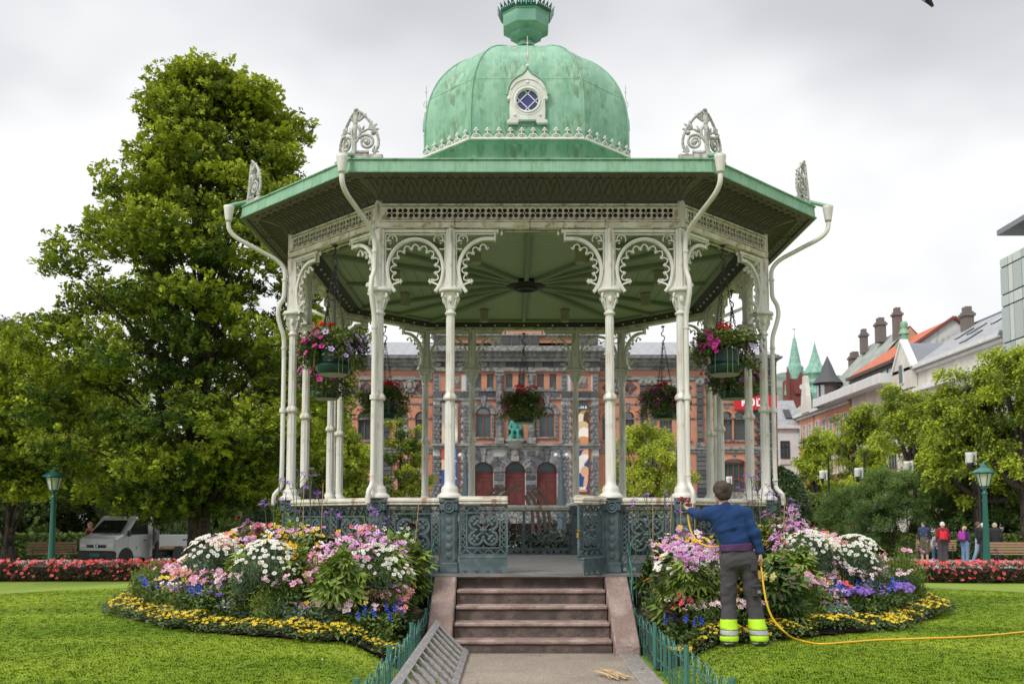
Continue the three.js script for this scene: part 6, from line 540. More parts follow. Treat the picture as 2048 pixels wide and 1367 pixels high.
verbena('tall purple verbena at the left corner of the bandstand', [[560, 958], [572, 985], [585, 965], [597, 940], [605, 975], [616, 938], [622, 950], [548, 1000], [528, 1000], [590, 1010], [636, 985]], 13.4, 14.2, 71); verbena('tall purple verbena by the left front column', [[752, 1018], [763, 1030], [742, 1028], [690, 1030], [660, 1020]], 12.3, 12.8, 72); verbena('tall purple verbena at the right corner of the bandstand', [[1490, 965], [1503, 952], [1510, 945], [1525, 975], [1535, 985], [1548, 965], [1560, 990], [1575, 1000], [1498, 1000], [1592, 1010]], 13.4, 14.2, 73); verbena('sparse purple verbena before the parapet left of the hose', [[1293, 990], [1330, 985], [1345, 1005], [1270, 1000]], 12.3, 12.9, 74);
[[1335, 1095, 1344, 985], [1305, 1090, 1306, 1010], [1360, 1100, 1362, 1000], [1388, 1100, 1390, 1005], [605, 1060, 608, 950], [640, 1050, 646, 965], [1560, 1060, 1570, 985], [820, 1050, 838, 1000]].forEach(([a, b, c, d], i) => { const p = at(a, b, 12.7), q = at(c, d, 12.75); tag(mesh('bamboo_cane', rod(p.setY(soilY(p.x, p.z) - .05), q, .0052, 6), std([.42, .27, .12], .7)), 'thin bamboo cane ' + ['just left of the arm of the gardener, leaning', 'before the parapet between gate and hose', 'between the hose and the right front column', 'right behind the hose', 'among the verbena at the left bandstand corner', 'right of the verbena at the left corner', 'right of the gardener at the right bandstand corner', 'leaning by the left gate pedestal'][i], 'cane', 'bamboo canes in the bed'); });
// red begonia hedges across the lawn
for (const [label, x0, x1, z0, z1] of [['low hedge of red begonias with bronze leaves across the left lawn', -19, -6.2, -30.6, -30.6], ['low hedge of red begonias with bronze leaves across the right lawn', 9.2, 19, -29.8, -30.2]]) {
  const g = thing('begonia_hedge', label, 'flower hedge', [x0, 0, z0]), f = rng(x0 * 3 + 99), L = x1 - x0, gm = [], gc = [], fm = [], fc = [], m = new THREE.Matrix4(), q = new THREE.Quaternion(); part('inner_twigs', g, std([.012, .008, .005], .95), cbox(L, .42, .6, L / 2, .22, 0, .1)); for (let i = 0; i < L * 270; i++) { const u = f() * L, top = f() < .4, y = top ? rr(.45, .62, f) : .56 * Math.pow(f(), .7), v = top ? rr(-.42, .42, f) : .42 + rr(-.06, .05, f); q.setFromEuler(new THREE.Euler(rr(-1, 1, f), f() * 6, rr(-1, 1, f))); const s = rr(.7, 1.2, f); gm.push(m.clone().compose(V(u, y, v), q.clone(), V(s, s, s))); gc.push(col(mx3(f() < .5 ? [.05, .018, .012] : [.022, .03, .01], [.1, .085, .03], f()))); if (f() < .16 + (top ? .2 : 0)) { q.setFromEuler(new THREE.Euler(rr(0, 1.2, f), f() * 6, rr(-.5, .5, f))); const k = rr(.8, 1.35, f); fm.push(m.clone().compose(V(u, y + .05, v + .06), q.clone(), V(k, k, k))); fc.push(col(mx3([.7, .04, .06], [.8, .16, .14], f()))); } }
  instances('foliage', tiny, leafMat, gm, gc, g); instances('flowers', flower(.05, 5, .38, .3, [1, 1, 1], [.8, .5, .3], .2), petalMat, fm, fc, g);
}
// ---------- hanging baskets ----------
{
  const pot = lathe([[0, 0], [.18, 0], [.215, .02], [.25, .07], [.26, .12], [.255, .14], [.21, .17], [.2, .2], [.215, .34], [.22, .36], [.22, .36], [.2, .3]], 28), saucer = lathe([[0, -.004], [.19, -.004], [.21, .01]], 24), f = rng(501), cal = (c1, c2, seed) => [0, 1].map((k) => flower(.035 + k * .006, 5, .42, .3, c1, c2, .22)); const C = { lilac: cal([.48, .34, .66], [.06, .02, .08]), magenta: cal([.62, .02, .3], [.1, .0, .05]), red: [headOf(9, .032, .07, [.72, .02, .03], [.7, .06, .06], 7)], purple: cal([.3, .03, .24], [.05, .0, .04]), pink: cal([.7, .14, .36], [.3, .05, .1]) };
  const list = [['hanging basket with red geranium and pale purple petunias on the front left side', 7, .62, 3.98, ['lilac', 'lilac', 'magenta', 'red', 'lilac']], ['hanging basket with magenta flowers behind the front left one', 6, 0, 3.98, ['magenta', 'lilac', 'pink']], ['hanging basket with red and purple flowers at the back left, half behind a column', 5, 0, 3.92, ['red', 'purple', 'lilac', 'red']], ['hanging basket in the middle of the back, over the statue', 4, 0, 3.92, ['red', 'magenta', 'purple', 'pink']], ['hanging basket with crimson flowers at the back right, above the small lime', 3, 0, 3.92, ['purple', 'magenta', 'red', 'pink']], ['hanging basket with pink petunias behind the front right one', 2, 0, 3.98, ['purple', 'pink', 'magenta']], ['full hanging basket with red geranium and magenta petunias on the front right side', 1, .0, 3.98, ['red', 'magenta', 'magenta', 'lilac', 'purple', 'lilac']]];
  list.forEach(([label, face, u, y0, kinds], i) => {
    const p = V(0, 0, 0).applyMatrix4(faceMatrix(face)).add(V(0, 0, CZ)), front = i === 0 || i === 6; if (face === 6) p.x += .12; const g = thing('hanging_basket', label, 'hanging basket', [p.x, y0, p.z], 0, 'hanging baskets of the bandstand'); part('pot', g, M.darkGreen, pot); part('saucer', g, std([.42, .4, .34], .7), saucer);
    for (let k = 0; k < 3; k++) { const a = k * 2.094 + .4, geos = [], s = V(Math.cos(a) * .22, .36, Math.sin(a) * .22), e = V(0, 1.62, 0); for (let j = 0; j < 26; j++) geos.push(new THREE.TorusGeometry(.016, .005, 4, 6).rotateY(j % 2 ? PI / 2 : 0).rotateZ((j % 2) * .1).scale(1, 1.6, 1).translate(...s.clone().lerp(e, (j + .5) / 26).toArray())); part('chain', g, M.chain, geos); } part('hook', g, M.chain, tube([[0, 1.6, 0], [.03, 1.64, 0], [.02, 1.7, 0], [-.025, 1.72, 0], [-.03, 1.77, 0], [0, 1.8, 0], [0, 1.9, 0]], .011, 6), tube([[0, 1.62, 0], [0, 1.56, 0]], .012, 6), cbox(.07, .03, .07, 0, 1.9, 0));
    const bl = []; for (let k = 0; k < 48; k++) { const a = f() * 6.28, q = Math.sqrt(f()), drop = q > .75 && !(front && Math.sin(a) > .55 && f() < .75) ? rr(0, .36, f) : 0; bl.push([Math.cos(a) * q * .43, .46 + (1 - q) * .14 - drop, Math.sin(a) * q * .43, .12, .09, .12, rr(.2, .95, f)]); } foliage(g, bl, 720, tiny, f, [.03, .055, .012], [.2, .25, .06], { name: 'foliage', s: 1.3, bright: 1.15 }, leafMat);
    for (let k = 0; k < 130; k++) { const kind = kinds[Math.floor(k / 130 * kinds.length)], sec = kinds.length, a = (Math.floor(k / 130 * sec) + rr(-.35, .8, f)) / sec * 6.28 + (i === 0 ? -.6 : 1.2), red = kind === 'red', q = red ? rr(.0, .5, f) : rr(.55, 1.08, f); if (red && k % 3) continue; const m = part('flower', g, petalMat, pick(C[kind], f)); m.position.set(Math.cos(a) * q * .52, red ? rr(.6, .74, f) : .54 - Math.pow(q, 2) * rr(-.02, .34, f), Math.sin(a) * q * .52); m.rotation.set(1.2 * Math.sin(a) * q + rr(-.3, .4, f), f() * 6, -1.2 * Math.cos(a) * q, 'XZY'); m.scale.setScalar(rr(1, 1.5, f)); }
    const tr = []; for (let k = 0; k < 7; k++) { const a = rr(.2, 2.9, f), x = Math.cos(a) * .3, z = Math.sin(a) * .3; tr.push(tube([[x * .8, .42, z * .8], [x * 1.1, .3, z * 1.1], [x * 1.15, .1 - f() * .15, z * 1.12]], .006, 3, 6)); } tag(part('trailing_stems', g, std([.2, .24, .08], .8), tr), null, null, null, 'stuff');
  });
}
// ---------- people ----------
// a body is one closed skin over tapered limbs: smooth union of round cones, meshed on a grid (surface nets)
function skin(bones, cell, k = .05, fold = 0, cut) {
  let lo = V(1e9, 1e9, 1e9), hi = V(-1e9, -1e9, -1e9); for (const b of bones) for (const [p, r] of [[b[0], b[2]], [b[1], b[3]]]) { lo.min(p.clone().addScalar(-r - k)); hi.max(p.clone().addScalar(r + k)); } lo.addScalar(-cell * 2); hi.addScalar(cell * 2);
  const nx = Math.ceil((hi.x - lo.x) / cell) + 1, ny = Math.ceil((hi.y - lo.y) / cell) + 1, nz = Math.ceil((hi.z - lo.z) / cell) + 1, D = new Float32Array(nx * ny * nz).fill(1), id = (i, j, l) => (l * ny + j) * nx + i;
  const B = bones.map(([a, b, ra, rb, sx]) => { const d = V().subVectors(b, a); return { a, d, L2: Math.max(d.lengthSq(), 1e-8), ra, rb, m: Math.max(ra, rb) + k * 2 + cell * 2, b }; });
  const E = new Float32Array(D.length); for (const q of B) { const x0 = Math.max(0, Math.floor((Math.min(q.a.x, q.b.x) - q.m - lo.x) / cell)), x1 = Math.min(nx - 1, Math.ceil((Math.max(q.a.x, q.b.x) + q.m - lo.x) / cell)), y0 = Math.max(0, Math.floor((Math.min(q.a.y, q.b.y) - q.m - lo.y) / cell)), y1 = Math.min(ny - 1, Math.ceil((Math.max(q.a.y, q.b.y) + q.m - lo.y) / cell)), z0 = Math.max(0, Math.floor((Math.min(q.a.z, q.b.z) - q.m - lo.z) / cell)), z1 = Math.min(nz - 1, Math.ceil((Math.max(q.a.z, q.b.z) + q.m - lo.z) / cell)); for (let l = z0; l <= z1; l++) for (let j = y0; j <= y1; j++) for (let i = x0; i <= x1; i++) { const px = lo.x + i * cell - q.a.x, py = lo.y + j * cell - q.a.y, pz = lo.z + l * cell - q.a.z, t = clamp((px * q.d.x + py * q.d.y + pz * q.d.z) / q.L2), dd = Math.hypot(px - q.d.x * t, py - q.d.y * t, pz - q.d.z * t) - mix(q.ra, q.rb, t), o = id(i, j, l), h = D[o]; if (Math.abs(dd - h) < k) { const w = .5 + .5 * (h - dd) / k; D[o] = mix(h, dd, w) - k * w * (1 - w) * .5; } else if (dd < h) D[o] = dd; } }
  if (fold || cut) for (let l = 0; l < nz; l++) for (let j = 0; j < ny; j++) for (let i = 0; i < nx; i++) { const o = id(i, j, l); if (Math.abs(D[o]) > .06) continue; const x = lo.x + i * cell, y = lo.y + j * cell, z = lo.z + l * cell; if (fold) D[o] += fold * (fbm(x * 7 + 50 + y * 6, y * 15 + 50 + x * 3, z * 7 + 31, 3) - .5) * 2.6; if (cut) D[o] = Math.max(D[o], cut(x, y, z)); }
  const vid = new Int32Array(D.length).fill(-1), P = [], N = [], I = []; const val = (i, j, l) => D[id(clamp(i, 0, nx - 1), clamp(j, 0, ny - 1), clamp(l, 0, nz - 1))];
  for (let l = 0; l < nz - 1; l++) for (let j = 0; j < ny - 1; j++) for (let i = 0; i < nx - 1; i++) { let c = 0, sx = 0, sy = 0, sz = 0, m = 0; const v = []; for (let q = 0; q < 8; q++) { const w = D[id(i + (q & 1), j + (q >> 1 & 1), l + (q >> 2))]; v.push(w); if (w < 0) m |= 1 << q; } if (m === 0 || m === 255) continue; for (let q = 0; q < 8; q++) for (let b = 0; b < 3; b++) { const r = q | 1 << b; if (r === q) continue; if ((v[q] < 0) !== (v[r] < 0)) { const t = v[q] / (v[q] - v[r]); sx += (q & 1) + (b === 0 ? t : 0); sy += (q >> 1 & 1) + (b === 1 ? t : 0); sz += (q >> 2) + (b === 2 ? t : 0); c++; } } vid[id(i, j, l)] = P.length / 3; P.push(lo.x + (i + sx / c) * cell, lo.y + (j + sy / c) * cell, lo.z + (l + sz / c) * cell); const g = V(val(i + 1, j, l) - val(i - 1, j, l) + val(i + 2, j, l) - val(i, j, l), val(i, j + 1, l) - val(i, j - 1, l) + val(i, j + 2, l) - val(i, j, l), val(i, j, l + 1) - val(i, j, l - 1) + val(i, j, l + 2) - val(i, j, l)).normalize(); N.push(g.x, g.y, g.z); }
  const face = (a, b, c, d, flip) => { if (a < 0 || b < 0 || c < 0 || d < 0) return; flip ? I.push(a, c, b, a, d, c) : I.push(a, b, c, a, c, d); };
  for (let l = 1; l < nz - 1; l++) for (let j = 1; j < ny - 1; j++) for (let i = 1; i < nx - 1; i++) { const s = D[id(i, j, l)] < 0; if (s !== D[id(i + 1, j, l)] < 0) face(vid[id(i, j - 1, l - 1)], vid[id(i, j, l - 1)], vid[id(i, j, l)], vid[id(i, j - 1, l)], !s); if (s !== D[id(i, j + 1, l)] < 0) face(vid[id(i - 1, j, l - 1)], vid[id(i - 1, j, l)], vid[id(i, j, l)], vid[id(i, j, l - 1)], !s); if (s !== D[id(i, j, l + 1)] < 0) face(vid[id(i - 1, j - 1, l)], vid[id(i, j - 1, l)], vid[id(i, j, l)], vid[id(i - 1, j, l)], !s); }
  const g = new THREE.BufferGeometry(); g.setAttribute('position', new THREE.Float32BufferAttribute(P, 3)); g.setAttribute('normal', new THREE.Float32BufferAttribute(N, 3)); g.setIndex(I); return clean(g);
}
const bone = (a, b, ra, rb = ra) => [a, b, ra, rb];
function handBones(w, dir, side, palmN, curl, s = 1) { // palm and five separate fingers, each with its own bends
  const d = dir.clone().normalize(), n = palmN.clone().addScaledVector(d, -palmN.dot(d)).normalize(), x = V().crossVectors(d, n).multiplyScalar(side), o = [], p = (u, v, t) => w.clone().addScaledVector(d, u * s).addScaledVector(x, v * s).addScaledVector(n, t * s); for (let i = 0; i < 4; i++) o.push(bone(p(.01, (i - 1.5) * .012, 0), p(.088, (i - 1.5) * .02, 0), .017 * s, .012 * s)); [.066, .076, .072, .056].forEach((L, i) => { let q = [.088, 0], a = curl * .6; const y = (i - 1.5) * .021; let prev = p(q[0], y, q[1]); for (const k of [.45, .32, .23]) { q = [q[0] + Math.cos(a) * L * k, q[1] + Math.sin(a) * L * k]; const nx = p(q[0], y, q[1]); o.push(bone(prev, nx, .0095 * s, .0085 * s)); prev = nx; a += curl; } }); const t0 = p(.025, -.025, .006), t1 = p(.058, -.052, .018), t2 = p(.082, -.056, .03 + .015 * curl); o.push(bone(t0, t1, .013 * s, .0105 * s), bone(t1, t2, .0105 * s, .009 * s)); return o;
}
function headBones(h, f, up, s = 1) { const r = V().crossVectors(up, f), p = (x, y, z) => h.clone().addScaledVector(r, x * s).addScaledVector(up, y * s).addScaledVector(f, z * s); const o = [bone(p(0, .03, -.02), p(0, .035, .012), .083 * s, .078 * s), bone(p(0, -.02, .02), p(0, -.085, .05), .06 * s, .036 * s), bone(p(-.028, -.06, .02), p(.028, -.06, .02), .048 * s), bone(p(0, .02, .088), p(0, -.025, .104), .009 * s, .015 * s), bone(p(-.018, -.062, .083), p(.018, -.062, .083), .0085 * s), bone(p(-.03, .036, .078), p(.03, .036, .078), .014 * s)]; for (const q of [-1, 1]) o.push(bone(p(q * .08, .02, -.008), p(q * .082, -.022, .0), .017 * s, .012 * s)); return [o, p]; }
function person(label, pos, facing, o) { // o: pose points in the person's own frame (facing +z), clothes, hair
  const H = (o.h ?? 1.76) / 1.76, J = { pelvis: V(0, .96, 0), waist: V(0, 1.1, -.005), chest: V(0, 1.3, 0), neck: V(0, 1.48, -.01), head: V(0, 1.635, .015), lsh: V(.17, 1.42, -.01), rsh: V(-.17, 1.42, -.01), lel: V(.235, 1.14, -.03), rel: V(-.235, 1.14, -.03), lwr: V(.25, .9, .05), rwr: V(-.25, .9, .05), lhip: V(.09, .93, 0), rhip: V(-.09, .93, 0), lkn: V(.1, .5, .02), rkn: V(-.1, .5, .02), lan: V(.1, .085, -.02), ran: V(-.1, .085, -.02), ltoe: V(.13, .035, .16), rtoe: V(-.13, .035, .16), look: V(0, 0, 1), ...(o.pose ?? {}) }; for (const k in J) if (k !== 'look') J[k] = J[k].clone().multiplyScalar(H);
  const g = thing('person', label, 'person', pos, facing, o.group), cell = o.cell ?? .022, fine = o.fine ?? .011, f = o.fat ?? 1, up = J.head.clone().sub(J.neck).normalize(), fw = J.look.clone().normalize(); fw.addScaledVector(up, -fw.dot(up) * .6).normalize();
  const R1 = (a, b, ra, rb) => bone(J[a], J[b], ra * f, rb * f), S = (a, x, y, z) => J[a].clone().add(V(x, y, z)); const shl = J.lsh.clone().lerp(J.rsh, .22), shr = J.lsh.clone().lerp(J.rsh, .78); const torso = [bone(S('pelvis', .06, 0, 0), S('waist', .045, .02, 0), .105 * f, .098 * f), bone(S('pelvis', -.06, 0, 0), S('waist', -.045, .02, 0), .105 * f, .098 * f), bone(S('waist', .05, 0, 0), shl, .1 * f, .092 * f), bone(S('waist', -.05, 0, 0), shr, .1 * f, .092 * f), bone(J.chest, J.neck, .1 * f, .06), bone(shl, J.lsh, .085 * f, .068 * f), bone(shr, J.rsh, .085 * f, .068 * f)], arms = [R1('lsh', 'lel', .06, .045), R1('lel', 'lwr', .045, .03), R1('rsh', 'rel', .06, .045), R1('rel', 'rwr', .045, .03)], legs = [R1('lhip', 'lkn', .09, .06), R1('lkn', 'lan', .06, .042), R1('rhip', 'rkn', .09, .06), R1('rkn', 'ran', .06, .042), bone(J.lhip, J.rhip, .1 * f)], feet = [bone(S('lan', 0, -.04, -.02), J.ltoe, .048, .036), bone(S('ran', 0, -.04, -.02), J.rtoe, .048, .036)], neck = [bone(J.neck, J.head.clone().addScaledVector(up, -.04), .055, .052)]; const grow = (b, e) => b.map(([p, q, r, t]) => [p, q, r + e, t + e]), cutBone = ([p, q, r, t], u) => [p, p.clone().lerp(q, u), r, mix(r, t, u)];
  const [hb, hp] = headBones(J.head, fw, up, H * (o.headS ?? 1)), hands = [['l', 1], ['r', -1]].flatMap(([s, q]) => handBones(J[s + 'wr'], o[s + 'hand']?.dir ?? J[s + 'wr'].clone().sub(J[s + 'el']), -q, o[s + 'hand']?.n ?? V(-q, 0, 0), o[s + 'hand']?.curl ?? .45));
  const sm = std(o.skin ?? [.52, .31, .23], .6); part('body', g, sm, skin([...torso, ...arms, ...legs, ...neck, ...feet], Math.max(cell, .016), .04), skin([...hb, ...neck], fine, .022), skin(hands, Math.min(fine, .006), .008));
  if (o.fine < .008) for (const q of [-1, 1]) part('eye', g, M.black, ball(.009, ...hp(q * .031, .012, .083).toArray()));
  const cloth = (name, c, bones, e, fold = .006, cut, k = .045, kk = .85) => part(name, g, c.isMaterial ? c : std(c, kk), skin(grow(bones, e), cell, k, fold, cut));
  const sl = o.sleeve ?? 1; if (o.top) cloth(o.topName ?? 'sweater', o.top, [...torso.filter((_, i) => i > 1 || o.long), ...(o.long ? [bone(J.pelvis, S('pelvis', 0, -o.long, 0), .13, .15)] : []), ...[arms[0], arms[2]].map((b) => sl < .5 ? cutBone(b, sl * 2) : b), ...(sl > .5 ? [arms[1], arms[3]].map((b) => cutBone(b, (sl - .5) * 2 * .97)) : [])], o.topE ?? .014, o.folds ?? .008);
  const lg = o.legLen ?? 1, cutL = lg > .5 ? (lg - .5) * 2 : 0; if (o.bottom) cloth(o.bottomName ?? 'trousers', o.bottom, [torso[0], torso[1], legs[4], ...[legs[0], legs[2]].map((b) => lg < .5 ? cutBone(b, lg * 2) : b), ...(cutL ? [legs[1], legs[3]].map((b) => { const c = cutBone(b, cutL); c[3] += (o.flare ?? .016); return c; }) : [])], o.botE ?? .014, o.folds ?? .009, (x, y, z) => y - J.waist.y + (o.low ?? -.02));
  cloth('shoes', o.shoe ?? [.02, .018, .017], feet, .012, 0, (x, y, z) => .004 - y, .03);
  const hairB = o.hair ? [bone(hp(0, .045, -.03), hp(0, .05, .008), .082 * H, .077 * H), bone(hp(-.035, .0, -.045), hp(.035, .0, -.045), .055 * H), ...(o.hairLow ? [bone(hp(-.03, -.04, -.05), hp(.03, -.04, -.05), .042)] : []), ...(o.tail ? [bone(hp(0, .05, -.1), hp(0, .0, -.15), .035, .04), bone(hp(0, .0, -.15), hp(.01, -.14, -.14), .04, .015)] : []), ...[-1, 1].map((q) => bone(hp(q * .062, .03, -.02), hp(q * .065, -.005, -.03), .03, .022))] : null;
  if (hairB) part('hair', g, std(o.hair, .7), skin(grow(hairB, o.fine < .008 ? .004 : .012), fine, .02, .004, (x, y, z) => { const q = V(x, y, z).sub(J.head); const a = q.dot(fw), b = q.dot(up); return a - .045 - (b - .03) * .55; }));
  return [g, J, { cloth, grow, cutBone, torso, arms, legs, hp, bone, fine, cell }];
}
{ // the gardener, seen from behind, left arm stretched out with the sprayer
  const D = 10.42, base = at(1490, 1292, D), w = (px, py, dd = 0) => { const p = at(px, py, D + dd).sub(base); return V(-p.x, p.y, -p.z); }; // own frame faces away from the camera
  const pose = { pelvis: w(1476, 1115), waist: w(1472, 1082), chest: w(1460, 1045), neck: w(1449, 1013), head: w(1444, 986, .02), lsh: w(1417, 1027, .02), rsh: w(1489, 1026), lel: w(1399, 1032, .24), lwr: w(1381, 1021, .46), rel: w(1511, 1068, -.05), rwr: w(1520, 1105, -.04), lhip: w(1460, 1122), rhip: w(1495, 1122), lkn: w(1457, 1203, .03), rkn: w(1508, 1203, .03), lan: w(1459, 1276, -.02), ran: w(1519, 1276, -.02), ltoe: w(1456, 1284, .17), rtoe: w(1530, 1285, .15), look: V(.18, -.02, 1) }; for (const k in pose) if (k !== 'look') pose[k].divideScalar(1); base.y = groundY(base.x, base.z);
  const gy = groundY(base.x, base.z); pose.lan.y = pose.ran.y = .09; pose.ltoe.y = pose.rtoe.y = .035;
  const [g, J, k] = person('gardener in dark blue sweater and grey work trousers watering the bed, seen from behind', base, PI, { pose, cell: .0125, fine: .0042, skin: [.5, .29, .21], fat: .96, hair: [.045, .027, .02], hairLow: true, low: .04, folds: .015, headS: .95, top: std([.006, .034, .125], .9), topName: 'sweater', sleeve: .97, bottom: std([.06, .055, .06], .9), botE: .02, flare: .03, shoe: [.03, .028, .028], lhand: { n: V(-.2, -.1, -.6), curl: 1.15, dir: V(.25, .5, .8) }, rhand: { n: V(1, 0, .2), curl: .9 } });
  k.cloth('shirt_hem', [.07, .025, .09], [k.bone(w(1463, 1080), w(1464, 1112), .108, .112), k.bone(w(1482, 1080), w(1483, 1112), .108, .112)], .018, .01, (x, y) => Math.abs(y - w(1472, 1094).y + (x - w(1472, 1094).x) * .06) - .04);
  for (const s of ['l', 'r']) { const a = J[s + 'kn'], b = J[s + 'an'], y0 = w(1460, 1236).y, t = (y) => a.clone().lerp(b, clamp((a.y - y) / (a.y - b.y))), hv = std([.5, .82, .02], .6), gr = std([.42, .43, .44], .35); const seg = (name, m, p0, p1, r) => { const q0 = w(1460, p0).y, q1 = w(1460, p1).y; k.cloth(name, m, [k.bone(t(q0 + .03), t(q1 - .02), r * .98, r * 1.05)], .01, .006, (x, y) => Math.max(y - q0, q1 - y), .02); }; seg('hi_vis_band', hv, 1236, 1258, .08); seg('reflective_strip', gr, 1258, 1269, .083); seg('hi_vis_band', hv, 1269, 1281, .083); seg('reflective_strip', gr, 1281, 1288, .085); }
  const pk = std([.045, .042, .046], .9), q = w(1511, 1188, -.09); part('pocket', g, pk, cbox(.1, .13, .035, 0, 0, 0, .012).rotateY(.25).translate(w(1513, 1180, -.07).x, w(1513, 1180).y, w(1513, 1180, -.075).z), cbox(.11, .035, .04, 0, 0, 0, .01).rotateY(.25).translate(w(1513, 1171, -.07).x, w(1513, 1171).y, w(1513, 1171, -.08).z)); part('pocket', g, pk, cbox(.07, .15, .025, 0, 0, 0, .01).translate(w(1503, 1127).x, w(1503, 1127).y, w(1503, 1127, -.12).z)); part('folding_rule', g, std([.45, .26, .05], .6), cbox(.03, .09, .012, 0, 0, 0, .003).rotateZ(-.15).translate(w(1514, 1148).x, w(1514, 1148).y, w(1514, 1148, -.11).z)); part('pocket_badge', g, M.kerb, cbox(.035, .03, .006, 0, 0, 0, .002).translate(w(1514, 1182).x, w(1514, 1182).y, w(1514, 1182, -.1).z));
  { const f = rng(9), st = [], h = J.head; for (let i = 0; i < 520; i++) { const a = rr(0, 6.28, f), b = Math.acos(rr(-.75, 1, f)), P = []; for (let s = 0; s < 5; s++) { const bb = b + s * .16, aa = a + s * .05 * Math.sin(i), q = k.hp(.1 * .93 * Math.sin(bb) * Math.sin(aa), .045 + .1 * Math.cos(bb), -.014 + .108 * Math.sin(bb) * Math.cos(aa)); if (q.clone().sub(h).dot(V(.18, 0, 1)) > .05 || q.y < h.y - .07) break; P.push(q); } if (P.length > 2) st.push(tube(P, .0022, 3, 5)); } tag(part('hair_strands', g, std([.075, .045, .032], .5), st), null, null, null, 'stuff'); }
  // sprayer in his left hand, hose
  const hp = at(1375, 1010, D + .56), nz = thing('spray_gun', 'hose sprayer with red knob in the outstretched left hand of the gardener', 'sprayer', hp); const d = V(-.25, .1, -1).normalize(); part('barrel', nz, M.darkMetal, rod([0, .02, .05], [d.x * .14, .07, d.z * .14], .017, 8, .022), rod([0, .02, .04], [.01, -.09, .05], .016, 8)); part('head', nz, std([.5, .02, .03], .4), rod([d.x * .13, .068, d.z * .13], [d.x * .17, .08, d.z * .17], .028, 10), ball(.022, 0, .055, .03)); part('grip', nz, std([.4, .3, .2], .5), rod([.0, -.06, .05], [.01, -.1, .055], .02, 8));
  const P = (px, py, dd) => at(px, py, D + dd), lawn = (px, py) => { for (let e = 7; e < 14; e += .02) { const p = at(px, py, e); if (p.y <= groundY(p.x, p.z) + .025) return p; } return at(px, py, 10.3); };
  tag(mesh('garden_hose', tube([P(1376, 1022, .58), P(1378, 1045, .56), P(1386, 1070, .5), P(1400, 1085, .4), P(1420, 1093, .3), P(1442, 1092, .2), P(1475, 1088, .2), P(1505, 1098, .14), P(1519, 1115, .02), P(1523, 1140, -.06), P(1528, 1175, -.12), P(1535, 1210, -.16), P(1548, 1240, -.18), P(1572, 1265, -.2), lawn(1605, 1281), lawn(1640, 1287), lawn(1690, 1284), lawn(1760, 1279), lawn(1850, 1276), lawn(1930, 1273), lawn(2000, 1268), lawn(2070, 1262), lawn(2200, 1262)], .0105, 8, 220), std([.76, .44, .012], .4)), 'yellow garden hose from the sprayer round the gardener and across the lawn', 'hose');
}
